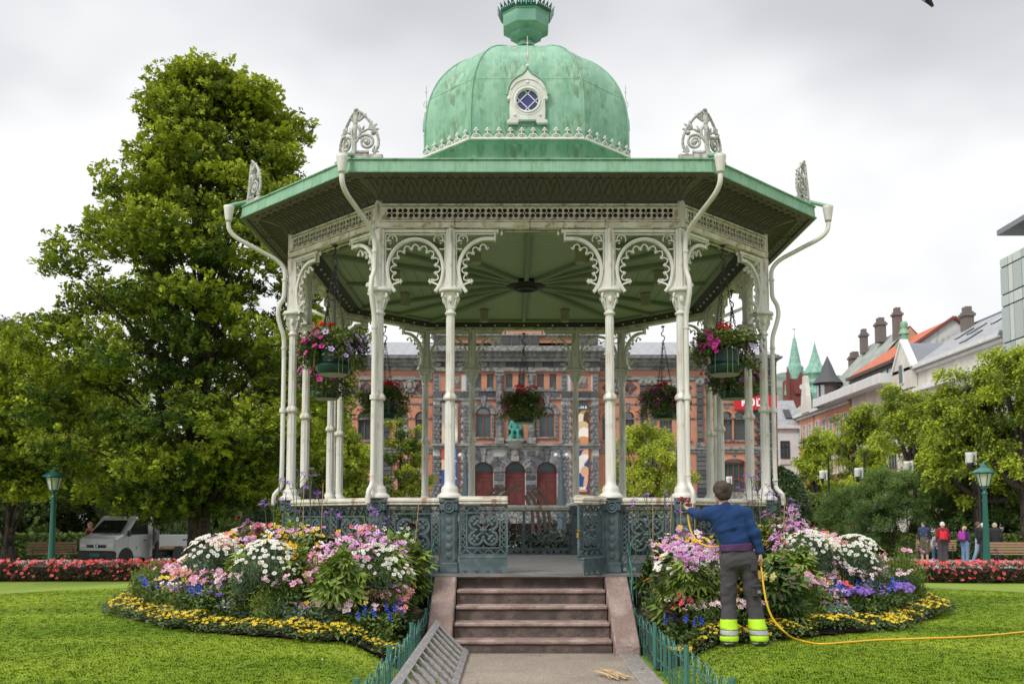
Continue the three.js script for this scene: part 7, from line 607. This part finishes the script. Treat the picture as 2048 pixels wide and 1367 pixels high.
{ // people on the plaza
  const at0 = (px, d) => { const p = at(px, 1100, d); p.y = 0; return p; }, C = { cell: .028, fine: .013 };
  const denim = [.02, .04, .09], jeans = [.13, .2, .32], blk = [.012, .012, .016]; let r;
  r = person('man in dark jacket and denim vest with camouflage shorts, leftmost of the standing people', at0(1850, 43.5), -.6, { ...C, h: 1.82, fat: 1.1, hair: [.03, .02, .014], top: blk, bottom: [.09, .08, .05], bottomName: 'shorts', legLen: .55, botE: .03, look: V(-1, 0, .3), pose: { look: V(-1, 0, .4), lwr: V(.2, .98, .2), rwr: V(-.2, .95, .22) } }); r[2].cloth('vest', denim, r[2].torso.slice(2), .026, .008); part('patch', r[0], std([.4, .1, .1], .8), box(.04, .05, .01, .12, 1.25, .155), box(.05, .03, .01, .13, 1.12, .15), box(.05, .04, .01, -.12, 1.3, .15));
  person('young man in grey shirt and blue jeans sitting on a bench behind the red backpack', at0(1876, 46.6), -.7, { ...C, h: 1.76, hair: [.02, .015, .012], top: [.25, .29, .33], bottom: [.03, .07, .15], shoe: [.5, .2, .5], pose: { pelvis: V(0, .52, -.2), waist: V(0, .68, -.18), chest: V(0, .9, -.1), neck: V(0, 1.08, -.03), head: V(0, 1.24, .02), lsh: V(.17, 1.02, -.05), rsh: V(-.17, 1.02, -.05), lel: V(.25, .78, .08), rel: V(-.25, .78, .08), lwr: V(.15, .62, .3), rwr: V(-.15, .62, .3), lhip: V(.09, .5, -.18), rhip: V(-.09, .5, -.18), lkn: V(.14, .52, .26), rkn: V(-.12, .56, .26), lan: V(.14, .085, .22), ran: V(-.1, .09, .3), ltoe: V(.16, .035, .4), rtoe: V(-.12, .04, .48) } });
  const backpack = (q, c, c2) => { const [g] = q, b = std(c, .75), k = std(c2, .8); part('backpack', g, b, skin([bone(V(-.09, 1.08, -.22), V(-.09, 1.36, -.2), .075, .065), bone(V(.09, 1.08, -.22), V(.09, 1.36, -.2), .075, .065), bone(V(0, 1.1, -.28), V(0, 1.3, -.26), .075, .07)], .02, .06, .004)); const p = part('backpack_base', g, k, skin([bone(V(-.1, 1.03, -.2), V(.1, 1.03, -.2), .07), bone(V(-.05, 1.03, -.26), V(.05, 1.03, -.26), .06)], .02, .04)); part('strap', g, k, ...[-1, 1].map((s) => tube([[s * .12, 1.4, -.16], [s * .12, 1.5, -.02], [s * .13, 1.38, .12], [s * .14, 1.12, .1], [s * .15, 1.05, -.1]], .02, 6))); };
  backpack(person('white-haired man in dark red jacket with a red backpack, seen from behind', at0(1887, 43), PI - .25, { ...C, h: 1.8, fat: 1.2, hair: [.6, .58, .54], top: [.2, .012, .02], topName: 'jacket', bottom: [.05, .042, .045], botE: .03, flare: .03 }), [.6, .012, .025], [.02, .015, .02]);
  backpack(person('blond woman with ponytail, purple jacket, purple backpack and blue jeans', at0(1931, 42.5), PI - 1.0, { ...C, h: 1.62, fat: 1.05, hair: [.45, .33, .17], tail: true, top: [.045, .015, .08], topName: 'jacket', bottom: jeans, pose: { look: V(.2, 0, 1), lwr: V(.12, 1.05, .22), rwr: V(-.14, 1.02, .2) } }), [.32, .02, .3], [.03, .012, .04]);
  person('young man in black sweatshirt and light blue jeans facing the long black coat', at0(1958, 43.4), .9, { ...C, h: 1.8, hair: [.11, .055, .03], top: blk, bottom: [.3, .42, .6], pose: { lkn: V(.12, .52, .14), rkn: V(-.1, .5, -.06), lan: V(.1, .085, .12), ran: V(-.12, .085, -.2), ltoe: V(.1, .035, .3), rtoe: V(-.12, .035, -.03), rwr: V(-.26, .92, .12) } });
  person('white-haired person in a long black coat just left of the lamp post', at0(1969, 42.6), PI + .3, { ...C, h: 1.76, fat: 1.2, hair: [.62, .6, .56], hairLow: true, top: blk, topName: 'coat', long: .38, topE: .03, bottom: [.03, .03, .035] });
  person('person in black coat half hidden right of the lamp post', at0(1992, 43), PI - .6, { ...C, h: 1.76, fat: 1.25, hair: [.45, .36, .22], hairLow: true, top: [.018, .017, .02], topName: 'coat', long: .34, topE: .035, bottom: blk });
  person('person in pink top sitting behind the white marguerites on the right', at0(1670, 57), .1, { ...C, h: 1.7, hair: [.3, .22, .14], hairLow: true, top: [.35, .1, .14], bottom: [.05, .06, .1], pose: { pelvis: V(0, .52, -.2), waist: V(0, .68, -.2), chest: V(0, .92, -.16), neck: V(0, 1.1, -.12), head: V(0, 1.26, -.08), lsh: V(.17, 1.04, -.14), rsh: V(-.17, 1.04, -.14), lel: V(.24, .8, 0), rel: V(-.24, .8, 0), lwr: V(.12, .66, .2), rwr: V(-.12, .66, .2), lhip: V(.09, .5, -.18), rhip: V(-.09, .5, -.18), lkn: V(.12, .52, .24), rkn: V(-.12, .52, .24), lan: V(.12, .085, .24), ran: V(-.12, .085, .24), ltoe: V(.12, .035, .42), rtoe: V(-.12, .035, .42) } });
  person('woman in grey sweater with tied-up hair leaning on the flat bed of the pick-up', at0(311, 40), PI * .55 + PI, { ...C, h: 1.68, hair: [.22, .12, .07], top: [.11, .11, .11], bottom: blk, pose: { rel: V(-.3, 1.2, .1), rwr: V(-.25, 1.08, .34), look: V(-.2, 0, 1) } });
  person('person with reddish hair standing behind the left side of the pick-up', at0(178, 43.5), -.5, { ...C, h: 1.78, hair: [.24, .1, .05], top: [.3, .05, .03], bottom: [.03, .03, .05] });
}
{ // seated bronze figure over the middle door
  const g = thing('statue', 'green bronze statue of a seated man over the middle door of the museum', 'statue', [MX(1030), MY(884), -MD + 1.25]), p = (x, y, z) => V(x, y, z); part('figure', g, M.bronze, skin([bone(p(0, .95, 0), p(0, 1.5, .05), .3, .28), bone(p(-.28, 1.6, .05), p(.28, 1.6, .05), .17), bone(p(0, 1.7, .08), p(0, 1.85, .12), .12), bone(p(0, 1.98, .16), p(0, 2.08, .15), .17, .15), bone(p(.36, 1.55, .05), p(.5, 1.05, .1), .14, .11), bone(p(.5, 1.05, .1), p(.12, .92, .5), .11, .08), bone(p(-.36, 1.55, .05), p(-.5, 1.05, .1), .14, .11), bone(p(-.5, 1.05, .1), p(-.12, .92, .5), .11, .08), bone(p(.17, .85, .05), p(.22, .85, .6), .18, .14), bone(p(-.17, .85, .05), p(-.22, .85, .6), .18, .14), bone(p(.22, .85, .6), p(.24, .12, .62), .14, .1), bone(p(-.22, .85, .6), p(-.28, .12, .55), .14, .1), bone(p(.24, .08, .6), p(.26, .06, .85), .1, .07), bone(p(-.28, .08, .55), p(-.3, .06, .8), .1, .07)], .045, .08, .02)); part('seat', g, M.bronze, skin([bone(p(-.4, .1, .1), p(-.3, .5, .0), .3, .2), bone(p(.4, .1, .1), p(.3, .5, 0), .3, .2), bone(p(-.2, .4, 0), p(.2, .4, 0), .28)], .06, .1, .04, (x, y) => -y));
}
// ---------- fences, rack and other small things ----------
for (const s of [-1, 1]) { // green wire hoop fence beside the path and up along the steps
  const g = thing('hoop_fence', s < 0 ? 'dark green wire hoop fence left of the path and steps' : 'dark green wire hoop fence right of the path and steps', 'fence', [s * 1.31, 0, -9]), f = rng(s + 9), top = (z) => .74 + smooth(-12.35, -13.25, z) * .98, bot = (z) => groundY(s * 1.31, z) + smooth(-12.35, -13.25, z) * .75 - .02; const z0 = -6, z1 = -13.25, n = 46, gp = M.wire;
  for (let i = 0; i < n; i++) { const z = mix(z0, z1, i / n), w = .21, za = z - w / 2, zb = z + w / 2, t = top(z) + rr(-.015, .015, f), x = rr(-.012, .012, f) + (i % 2 ? .012 : -.012), b = bot(z), h = []; for (let k = 0; k <= 8; k++) { const a = PI * k / 8; h.push(V(x + rr(-.002, .002, f), t - .105 + .105 * Math.sin(a), z - w / 2 * Math.cos(a) + 9)); } part('hoop', g, gp, tube([V(x, b, za + 9), V(x, mix(b, t, .5), za + 9), ...h, V(x, mix(b, t, .5), zb + 9), V(x, b, zb + 9)], .005, 5, 22)); }
  for (const k of [.78, .32]) part('wire', g, gp, tube(Array.from({ length: 40 }, (_, i) => { const z = mix(z0, z1, i / 39); return V((i % 2 ? .014 : -.014), mix(bot(z), top(z), k), z + 9); }), .009, 5, 80)); for (const z of [-6.9, -8.7, -10.6, -12.3]) part('post', g, gp, rod([-.02, bot(z), z + 9], [-.02, top(z) + .05, z + 9], .024, 8), new THREE.CylinderGeometry(.028, .028, .02, 8).translate(-.02, top(z) + .05, z + 9));
}
{ // wooden rack leaning on the left fence
  const g = thing('wooden_rack', 'grey weathered wooden rack with round rungs leaning on the left hoop fence', 'rack', [-.95, 0, -9.7]), A = (t) => V(-1.13, .68 - .03 * t, mix(-11.75, -7.4, t)).sub(g.position), B = (t) => V(-.8, pathY(mix(-11.75, -7.4, t)) + .075, mix(-11.8, -7.35, t)).sub(g.position); const up = V(.8, .6, 0); part('rail', g, M.greyWood, beam(A(-.01), A(1.01), .03, .075, V(.75, -.55, 0))); part('rail', g, M.greyWood, beam(B(-.01), B(1.01), .03, .07, V(.75, -.55, 0))); const n = 12, f = rng(12); for (let i = 0; i < n; i++) { const t = (i + .5) / n; part('rung', g, M.greyWood, rod(A(t), B(t), .024, 9)); }
}
{ const c = at(1225, 1345, 10.1), f = rng(13), g = thing('dry_stalks', 'small heap of dry straw-coloured stalks on the path beside the right kerb', 'stalks', [c.x, pathY(c.z) + .03, c.z]); for (let i = 0; i < 13; i++) { const a = .55 + rr(-.28, .28, f), L = rr(.22, .42, f), y = rr(.005, .04, f), x = rr(-.08, .08, f); part('stalk', g, std([.5, .36, .2], .9), tube([[x - Math.sin(a) * L * .6, y + .03, -Math.cos(a) * L * .6], [x, y + .02, rr(-.02, .02, f)], [x + Math.sin(a) * L * .5 + rr(-.05, .05, f), y, Math.cos(a) * L * .6]], .006, 5, 6)); } }
{ // black bag on the parapet behind the left front corner
  const p = at(618, 992, 15.6), g = thing('black_bag', 'rounded black bag standing on the bandstand parapet at the left', 'bag', [p.x, 2.19, p.z]); part('bag', g, M.black, skin([bone(V(-.1, .1, 0), V(-.02, .17, 0), .13, .12), bone(V(.08, .08, 0), V(.02, .17, .02), .14, .13), bone(V(.15, .05, 0), V(.17, .05, .03), .08)], .014, .06, .01, (x, y) => -y)); part('handle', g, M.black, tube([[-.06, .28, 0], [-.02, .34, 0], [.05, .34, 0], [.08, .27, 0]], .012, 6)); }
// green park lamps
function parkLamp(label, px, d, top) { const p = at(px, 1100, d), g = thing('park_lamp', label, 'street lamp', [p.x, 0, p.z], 0), H = at(px, top, d).y, b = H - .75; part('post', g, M.greenPaint, lathe([[0, 0], [.17, 0], [.17, .25], [.13, .3], [.115, .9], [.105, 1.1], [.08, b - .3], [.1, b - .28], [.1, b - .22], [.06, b - .2], [.06, b - .1], [.11, b - .06], [.12, b], [0, b]], 14)); const l = part('lantern_glass', g, M.lampGlass, new THREE.CylinderGeometry(.26, .15, .42, 6).translate(0, b + .22, 0)); part('lantern_frame', g, M.greenPaint, ...Array.from({ length: 6 }, (_, k) => { const a = k * PI / 3 + PI / 6 * 0; return rod([.155 * Math.sin(a), b, .155 * Math.cos(a)], [.27 * Math.sin(a), b + .44, .27 * Math.cos(a)], .013, 5); }), lathe([[.28, b + .42], [.29, b + .45], [.27, b + .46]], 6)); part('lamp_roof', g, M.greenPaint, lathe([[.39, b + .45], [.39, b + .48], [.26, b + .57], [.12, b + .64], [.1, b + .72], [.05, b + .74], [.03, b + .84], [0, b + .86]], 6)); }
parkLamp('green park lamp post at the left, beside the bench and the pick-up', 103, 33.5, 936); parkLamp('green park lamp post at the right, in front of the people', 1974, 33.5, 928);
// pole lanterns with a white reflector
[[1645, 954, 62, 'pole lantern with white box, first of the five on the right counted from the bandstand'], [1716, 950, 57, 'pole lantern with white box, second of the five on the right'], [1815, 938, 52, 'pole lantern with white box, third of the five on the right'], [1940, 922, 46, 'largest pole lantern with white box, rightmost of the five'], [1285, 962, 62, 'white lantern in front of the small three-stemmed lime'], [783, 963, 64, 'white lantern in front of the left museum window'], [1457, 964, 64, 'white lantern just behind the head of the gardener'], [230, 935, 56, 'dark lantern pole under the big tree, behind the pick-up']].forEach(([px, py, d, label], i) => { const p = at(px, py, d), g = thing('pole_lantern', label, 'street lamp', [p.x, 0, p.z], 0, 'pole lanterns'), y = p.y, right = i < 4, s = right ? 1.12 : .9, ox = right ? .42 : 0; part('post', g, M.black, rod([ox, 0, -.02], [ox, y + (right ? 1.35 : .05), -.02], .07, 10, .055), ...(right ? [cbox(ox + .2, .05, .06, ox / 2 + .05, y - .1, -.02)] : [])); if (i === 7) return; part('reflector', g, M.plasterWhite, cbox(.36 * s, .5 * s, .05, .06, y + .16, -.12, .01), cbox(.05, .56 * s, .3 * s, .22 * s, y + .14, 0, .01)); part('glass', g, M.lampGlass, lathe([[.12, -.12], [.17, .22], [.15, .3], [0, .31]], 12).scale(s, s, s).translate(-.02, y + .06, .06)); part('base', g, M.black, lathe([[0, -.42], [.06, -.42], [.1, -.2], [.13, -.12], [0, -.1]], 12).scale(s, s, s).translate(-.02, y + .06, .06)); });
// ornate iron lamps before the museum
for (const [px, label] of [[1123, 'ornate dark iron lamp right of the museum doors'], [931, 'ornate dark iron lamp left of the museum doors']]) { const p = at(px, 1000, 80), g = thing('ornate_lamp', label, 'street lamp', [p.x, 0, p.z], 0), Y = (q) => at(px, q, 80).y, m = std([.06, .085, .1], .5); part('post', g, m, lathe([[0, 0], [.55, 0], [.55, .5], [.42, .6], [.38, Y(1000)], [.3, Y(985)], [.34, Y(978)], [.2, Y(965)], [.28, Y(960)], [.16, Y(955)], [.14, Y(935)], [.2, Y(932)], [.09, Y(925)], [.07, Y(905)], [.12, Y(902)], [.1, Y(896)], [0, Y(893)]], 14)); for (const a of [0, PI]) { part('arm', g, m, tube([[0, Y(908), 0], [.2 * Math.cos(a), Y(903), 0], [.42 * Math.cos(a), Y(901), 0], [.45 * Math.cos(a), Y(905), 0]], .035, 6), new THREE.TorusGeometry(.1, .025, 5, 12).translate(.2 * Math.cos(a), Y(908), 0)); part('lamp_glass', g, M.lampGlass, lathe([[0, -.3], [.16, -.28], [.2, -.15], [.1, 0], [0, .02]], 10).translate(.45 * Math.cos(a), Y(906), 0)); } }
{ // steel arcs on the plaza
  const g = thing('steel_sculpture', 'rusty steel arcs of a sculpture on the plaza before the museum doors', 'sculpture', at(1035, 1060, 62).setY(0)), o = g.position, arcB = (pts, w = .42) => { const p = pts.map(([px, py]) => at(px, py, 62).sub(o)); const c = new THREE.CatmullRomCurve3(p), n = 18, P = [], h = .2; const at3 = (t) => { const q = c.getPoint(t), d = c.getTangent(t), nx = V(-d.y, d.x, 0).normalize(); return [q, nx]; }; for (let i = 0; i < n; i++) { const [a, na] = at3(i / n), [b, nb] = at3((i + 1) / n), v = (q, s, z) => q[0].clone().addScaledVector(q[1], s * h / 2).add(V(0, 0, z * w)); const A = [a, na], B = [b, nb]; P.push(...quad(v(A, 1, 1), v(A, -1, 1), v(B, -1, 1), v(B, 1, 1)), ...quad(v(A, 1, -1), v(A, 1, 1), v(B, 1, 1), v(B, 1, -1)), ...quad(v(A, -1, 1), v(A, -1, -1), v(B, -1, -1), v(B, -1, 1)), ...quad(v(A, -1, -1), v(A, 1, -1), v(B, 1, -1), v(B, -1, -1))); } part('arc', g, M.rust, fromTris(P)); };
  arcB([[950, 1098], [955, 1040], [966, 1005], [980, 985], [998, 973]]); arcB([[968, 1098], [970, 1040], [980, 1003], [994, 985], [1010, 976]]); arcB([[985, 1098], [986, 1040], [996, 1005], [1018, 980], [1046, 967]]); arcB([[1103, 1098], [1100, 1045], [1094, 1010], [1084, 985], [1070, 975]]); arcB([[1092, 1098], [1090, 1045], [1084, 1012], [1074, 990], [1062, 980]]); arcB([[1078, 1098], [1078, 1045], [1072, 1012], [1064, 994], [1054, 982]]); arcB([[1064, 1098], [1066, 1045], [1062, 1015], [1056, 1003], [1050, 990]]);
}
function bench(label, px, d, turn, L = 1.8) { const p = at(px, 1100, d), g = thing('park_bench', label, 'bench', [p.x, 0, p.z], turn, 'park benches'); for (let i = 0; i < 4; i++) part('seat_slat', g, M.benchWood, cbox(L, .035, .09, 0, .45, -.15 + i * .11, .008)); for (let i = 0; i < 4; i++) part('back_slat', g, M.benchWood, cbox(L, .09, .03, 0, .55 + i * .115, -.23 - i * .03, .008)); for (const s of [-1, 1]) part('bench_frame', g, M.black, tube([[s * L * .42, 0, .25], [s * L * .42, .42, .22], [s * L * .42, .43, -.18], [s * L * .42, .95, -.36]], .025, 6), tube([[s * L * .42, .43, -.1], [s * L * .42, 0, -.3]], .025, 6), tube([[s * L * .42, .62, -.26], [s * L * .42, .66, .1], [s * L * .42, .44, .22]], .02, 6)); }
bench('wooden park bench with black iron frame at the left, by the lamp post', 105, 42, .5, 1.9); bench('wooden park bench with curved iron arms at the right edge', 2032, 41.5, -.12, 1.9); bench('wooden bench under the man in the grey shirt, behind the people', 1872, 46.9, -.5, 1.8); bench('wooden bench far behind the flat bed of the pick-up', 352, 47, .3, 1.6); bench('bench under the person in the pink top behind the marguerites', 1670, 57.1, 0, 1.8);
for (const [label, px, d, n] of [['low black wire fence on the plaza right of the bed', 1830, 36, 12], ['low black wire fence beside the pick-up on the left', 390, 36, 12]]) { const p = at(px, 1100, d), g = thing('low_fence', label, 'fence', [p.x, 0, p.z]); for (let i = 0; i < n; i++) part('hoop', g, M.black, tube([[-i * .12 - .09, .0, 0], [-i * .12 - .09, .42, 0], [-i * .12, .52, 0], [-i * .12 + .09, .42, 0], [-i * .12 + .09, 0, 0]], .008, 4, 12)); part('rail', g, M.black, rod([.1, .2, 0], [-n * .12, .2, 0], .01, 5), rod([.1, .36, 0], [-n * .12, .36, 0], .01, 5), rod([.12, 0, 0], [.12, .6, 0], .025, 6)); }
{ // silver pick-up with flat bed, facing the camera at an angle
  const p = at(232, 1110, 39.6), g = thing('pickup_truck', 'silver flat-bed pick-up van with dark grey bumper parked on the plaza at the left', 'truck', [p.x, 0, p.z], -.38), silver = std([.46, .47, .46], .35, { metalness: .15, clearcoat: .6 }), dg = std([.03, .03, .034], .7);
  const side = [[-1.0, .42], [1.0, .42], [1.02, .95], [1.0, 1.12], [.55, 1.28], [-.1, 1.95], [-.3, 2.02], [-.98, 2.02], [-1.0, 1.3]], body = extrude(shapeOf(side), 1.74, .05, 4).rotateY(-PI / 2).translate(.87, 0, 0); part('cab', g, silver, body);
  const W = (pts, n, m) => { const q = part(n, g, m, fromTris(pts)); return q; }; const A = V(-.76, 1.34, .56), B = V(.76, 1.34, .56), C = V(.64, 1.84, .035), D = V(-.64, 1.84, .035), off = V(0, .04, .055); W(quad(A.clone().add(off), B.clone().add(off), C.clone().add(off), D.clone().add(off)), 'windscreen', std([.012, .016, .014], .08, { specularIntensity: .45 })); const dgl = std([.02, .022, .024], .08); for (const s of [-1, 1]) { const x = s * .925; W([V(x, 1.3, .42), V(x, 1.32, -.75), V(x, 1.88, -.7), V(x, 1.3, .42), V(x, 1.88, -.7), V(x, 1.88, -.05)], 'side_window', dgl); part('mirror', g, dg, cbox(.12, .24, .18, s * 1.06, 1.36, .45, .04), rod([s * .92, 1.32, .42], [s * 1.04, 1.32, .45], .02, 5)); const dr = part('door', g, silver, cbox(.012, .82, 1.1, s * .926, .86, -.2, .004)); part('handle', dr, M.black, cbox(.03, .04, .16, s * .94, 1.08, -.55, .01)); }
  part('bumper', g, dg, cbox(1.86, .38, .22, 0, .5, 1.02, .06), cbox(1.0, .1, .06, 0, .42, 1.13, .02)); part('grille', g, M.black, cbox(1.02, .14, .05, 0, .86, 1.05, .02), ...[0, 1].map((k) => box(1.0, .015, .06, 0, .83 + k * .06, 1.06))); const bd = part('badge', g, std([.75, .75, .75], .2, { metalness: .9 }), new THREE.TorusGeometry(.085, .014, 6, 20).translate(0, .87, 1.09), band([[-.06, .92], [-.025, .81], [0, .87], [.025, .81], [.06, .92]], .018, .02).translate(0, 0, 1.09)); for (const s of [-1, 1]) part('headlight', g, std([.7, .72, .74], .08, { clearcoat: 1 }), cbox(.34, .18, .1, s * .72, .9, 1.02, .04)); part('number_plate', g, std([.02, .2, .1], .5), cbox(.5, .11, .02, -.02, .52, 1.135, .004)); for (const x of [-.17, -.1, -.03, .06, .13, .2]) part('plate_character', g, M.black, box(.03, .06, .004, x - .02, .52, 1.147)); part('plate_strip', g, std([.02, .06, .4], .5), box(.045, .1, .004, -.245, .52, 1.147));
  for (const s of [-1, 1]) for (const z of [.45, -2.6]) { const w = part('wheel', g, std([.015, .015, .015], .8), new THREE.TorusGeometry(.25, .09, 10, 24).rotateY(PI / 2).translate(s * .84, .34, z)); part('rim', w, std([.4, .4, .4], .4, { metalness: .6 }), new THREE.CylinderGeometry(.19, .19, .12, 16).rotateZ(PI / 2).translate(s * .86, .34, z)); part('wheel_arch', g, M.black, new THREE.CylinderGeometry(.4, .4, .05, 20).rotateZ(PI / 2).translate(s * .91, .4, z)); }
  part('cab_back', g, M.black, cbox(1.78, .9, .14, 0, 1.6, -1.05, .04), tube([[-.85, 1.3, -1.15], [-.8, 2.08, -1.12], [.8, 2.08, -1.12], [.85, 1.3, -1.15]], .04, 6)); part('roof_rack', g, M.black, rod([-.8, 2.1, -.25], [.8, 2.1, -.25], .03, 6), rod([-.8, 2.1, -.9], [.8, 2.1, -.9], .03, 6)); part('light_board', g, M.kerb, cbox(.8, .06, .5, -.2, 2.17, -.5, .01)); part('beacon', g, std([.5, .12, .01], .3), lathe([[0, 2.1], [.07, 2.1], [.07, 2.2], [0, 2.24]], 12).translate(.6, 0, -.8)); part('chassis', g, M.black, cbox(1.4, .2, 3.4, 0, .5, -2.2, .03)); part('flat_bed', g, silver, cbox(1.96, .06, 2.6, 0, .82, -2.5, .01)); for (const s of [-1, 1]) part('bed_side', g, silver, cbox(.04, .4, 2.6, s * .96, 1.05, -2.5, .01)); part('bed_side', g, silver, cbox(1.96, .4, .04, 0, 1.05, -3.78, .01)); part('cargo', g, M.greyWood, cbox(1.2, .25, 1, .1, 1.0, -2.4, .04)); part('bed_lettering', g, M.black, box(.005, .05, .5, .983, 1.05, -3.0)); part('door_emblem', g, M.darkMetal, box(.004, .09, .05, .935, .78, -.1)); part('seat', g, M.black, cbox(.5, .7, .2, .42, 1.3, -.75, .06), cbox(.5, .7, .2, -.42, 1.3, -.75, .06)); part('wiper', g, M.black, rod([-.4, 1.4, .66], [.1, 1.46, .62], .012, 4), rod([.15, 1.4, .66], [.6, 1.46, .62], .012, 4));
}
{ const p = at(450, 1060, 78), g = thing('parked_car', 'white car seen small beyond the big tree trunk', 'car', [p.x, 0, p.z], .3), w = std([.55, .56, .57], .3); part('body', g, w, extrude(shapeOf([[-2, .35], [2, .35], [2.05, .75], [1.2, .95], [.7, 1.4], [-1, 1.42], [-1.7, .95], [-2.05, .85]]), 1.6, .05).translate(0, 0, -.8)); part('side_window', g, M.pane, fromTris(quad(V(-1.4, .98, .86), V(1.0, .98, .86), V(.6, 1.34, .86), V(-.95, 1.34, .86)))); for (const x of [-1.25, 1.25]) { const t = part('wheel', g, M.black, new THREE.TorusGeometry(.24, .09, 8, 18).translate(x, .33, .8)); part('rim', t, std([.4, .4, .4], .4), new THREE.CylinderGeometry(.18, .18, .1, 12).rotateX(PI / 2).translate(x, .33, .82)); } }
{ // lamp hung on wires over the plaza: only its lower tip shows at the top edge
  const a = at(1864, 6, 24), g = thing('wire_lamp', 'dark tip of a lamp hung on overhead wires at the top right edge', 'street lamp', a), up = V(-.42, .62, 0); part('housing', g, M.black, rod([0, -.05, 0], up, .05, 10, .16), rod([.02, -.09, 0], [0, -.03, 0], .04, 8)); part('wire', g, M.darkMetal, tube([[-.02, -.08, 0], [-.4, .2, 0], [-1.6, 1.0, 0], [-8, 5.2, -2]], .012, 5, 30), tube([up.clone(), V(3, 3.4, -2), V(13, 6, -8)], .012, 5, 30)); }
{ // a few fallen leaves and petals on path and grass
  const f = rng(66), ms = [], cs = [], m = new THREE.Matrix4(), q = new THREE.Quaternion(); for (let i = 0; i < 150; i++) { const onPath = i < 70, x = onPath ? (f() < .7 ? pick([-1, 1], f) * rr(.6, 1.2, f) : rr(-.9, .9, f)) : rr(-5, 5, f), z = onPath ? rr(-11.8, -7, f) : rr(-10, -7, f); if (!onPath && Math.abs(x) < 1.5) continue; const y = onPath ? pathY(z) + (Math.abs(x) > 1 ? .055 : .03) : groundY(x, z) + .03; q.setFromEuler(new THREE.Euler(rr(-.3, .3, f), f() * 6, rr(-.3, .3, f))); const s = rr(.12, .3, f) * (onPath ? 1 : .8); ms.push(m.clone().compose(V(x, y, z), q.clone(), V(s, s, s))); cs.push(col(pick([[.4, .24, .06], [.3, .15, .05], [.5, .4, .12], [.6, .45, .4], [.2, .12, .05]], f))); } const lf = fromTris([V(-.05, 0, .07), V(.05, 0, .07), V(0, .012, 0), V(.05, 0, .07), V(0, -.005, .16), V(-.05, 0, .07)]); tag(instances('fallen_leaves', lf, leafMat, ms, cs, scene), 'fallen leaves and petals scattered on the path and the lawn', 'leaves', null, 'stuff'); }
renderer.render(scene, camera);
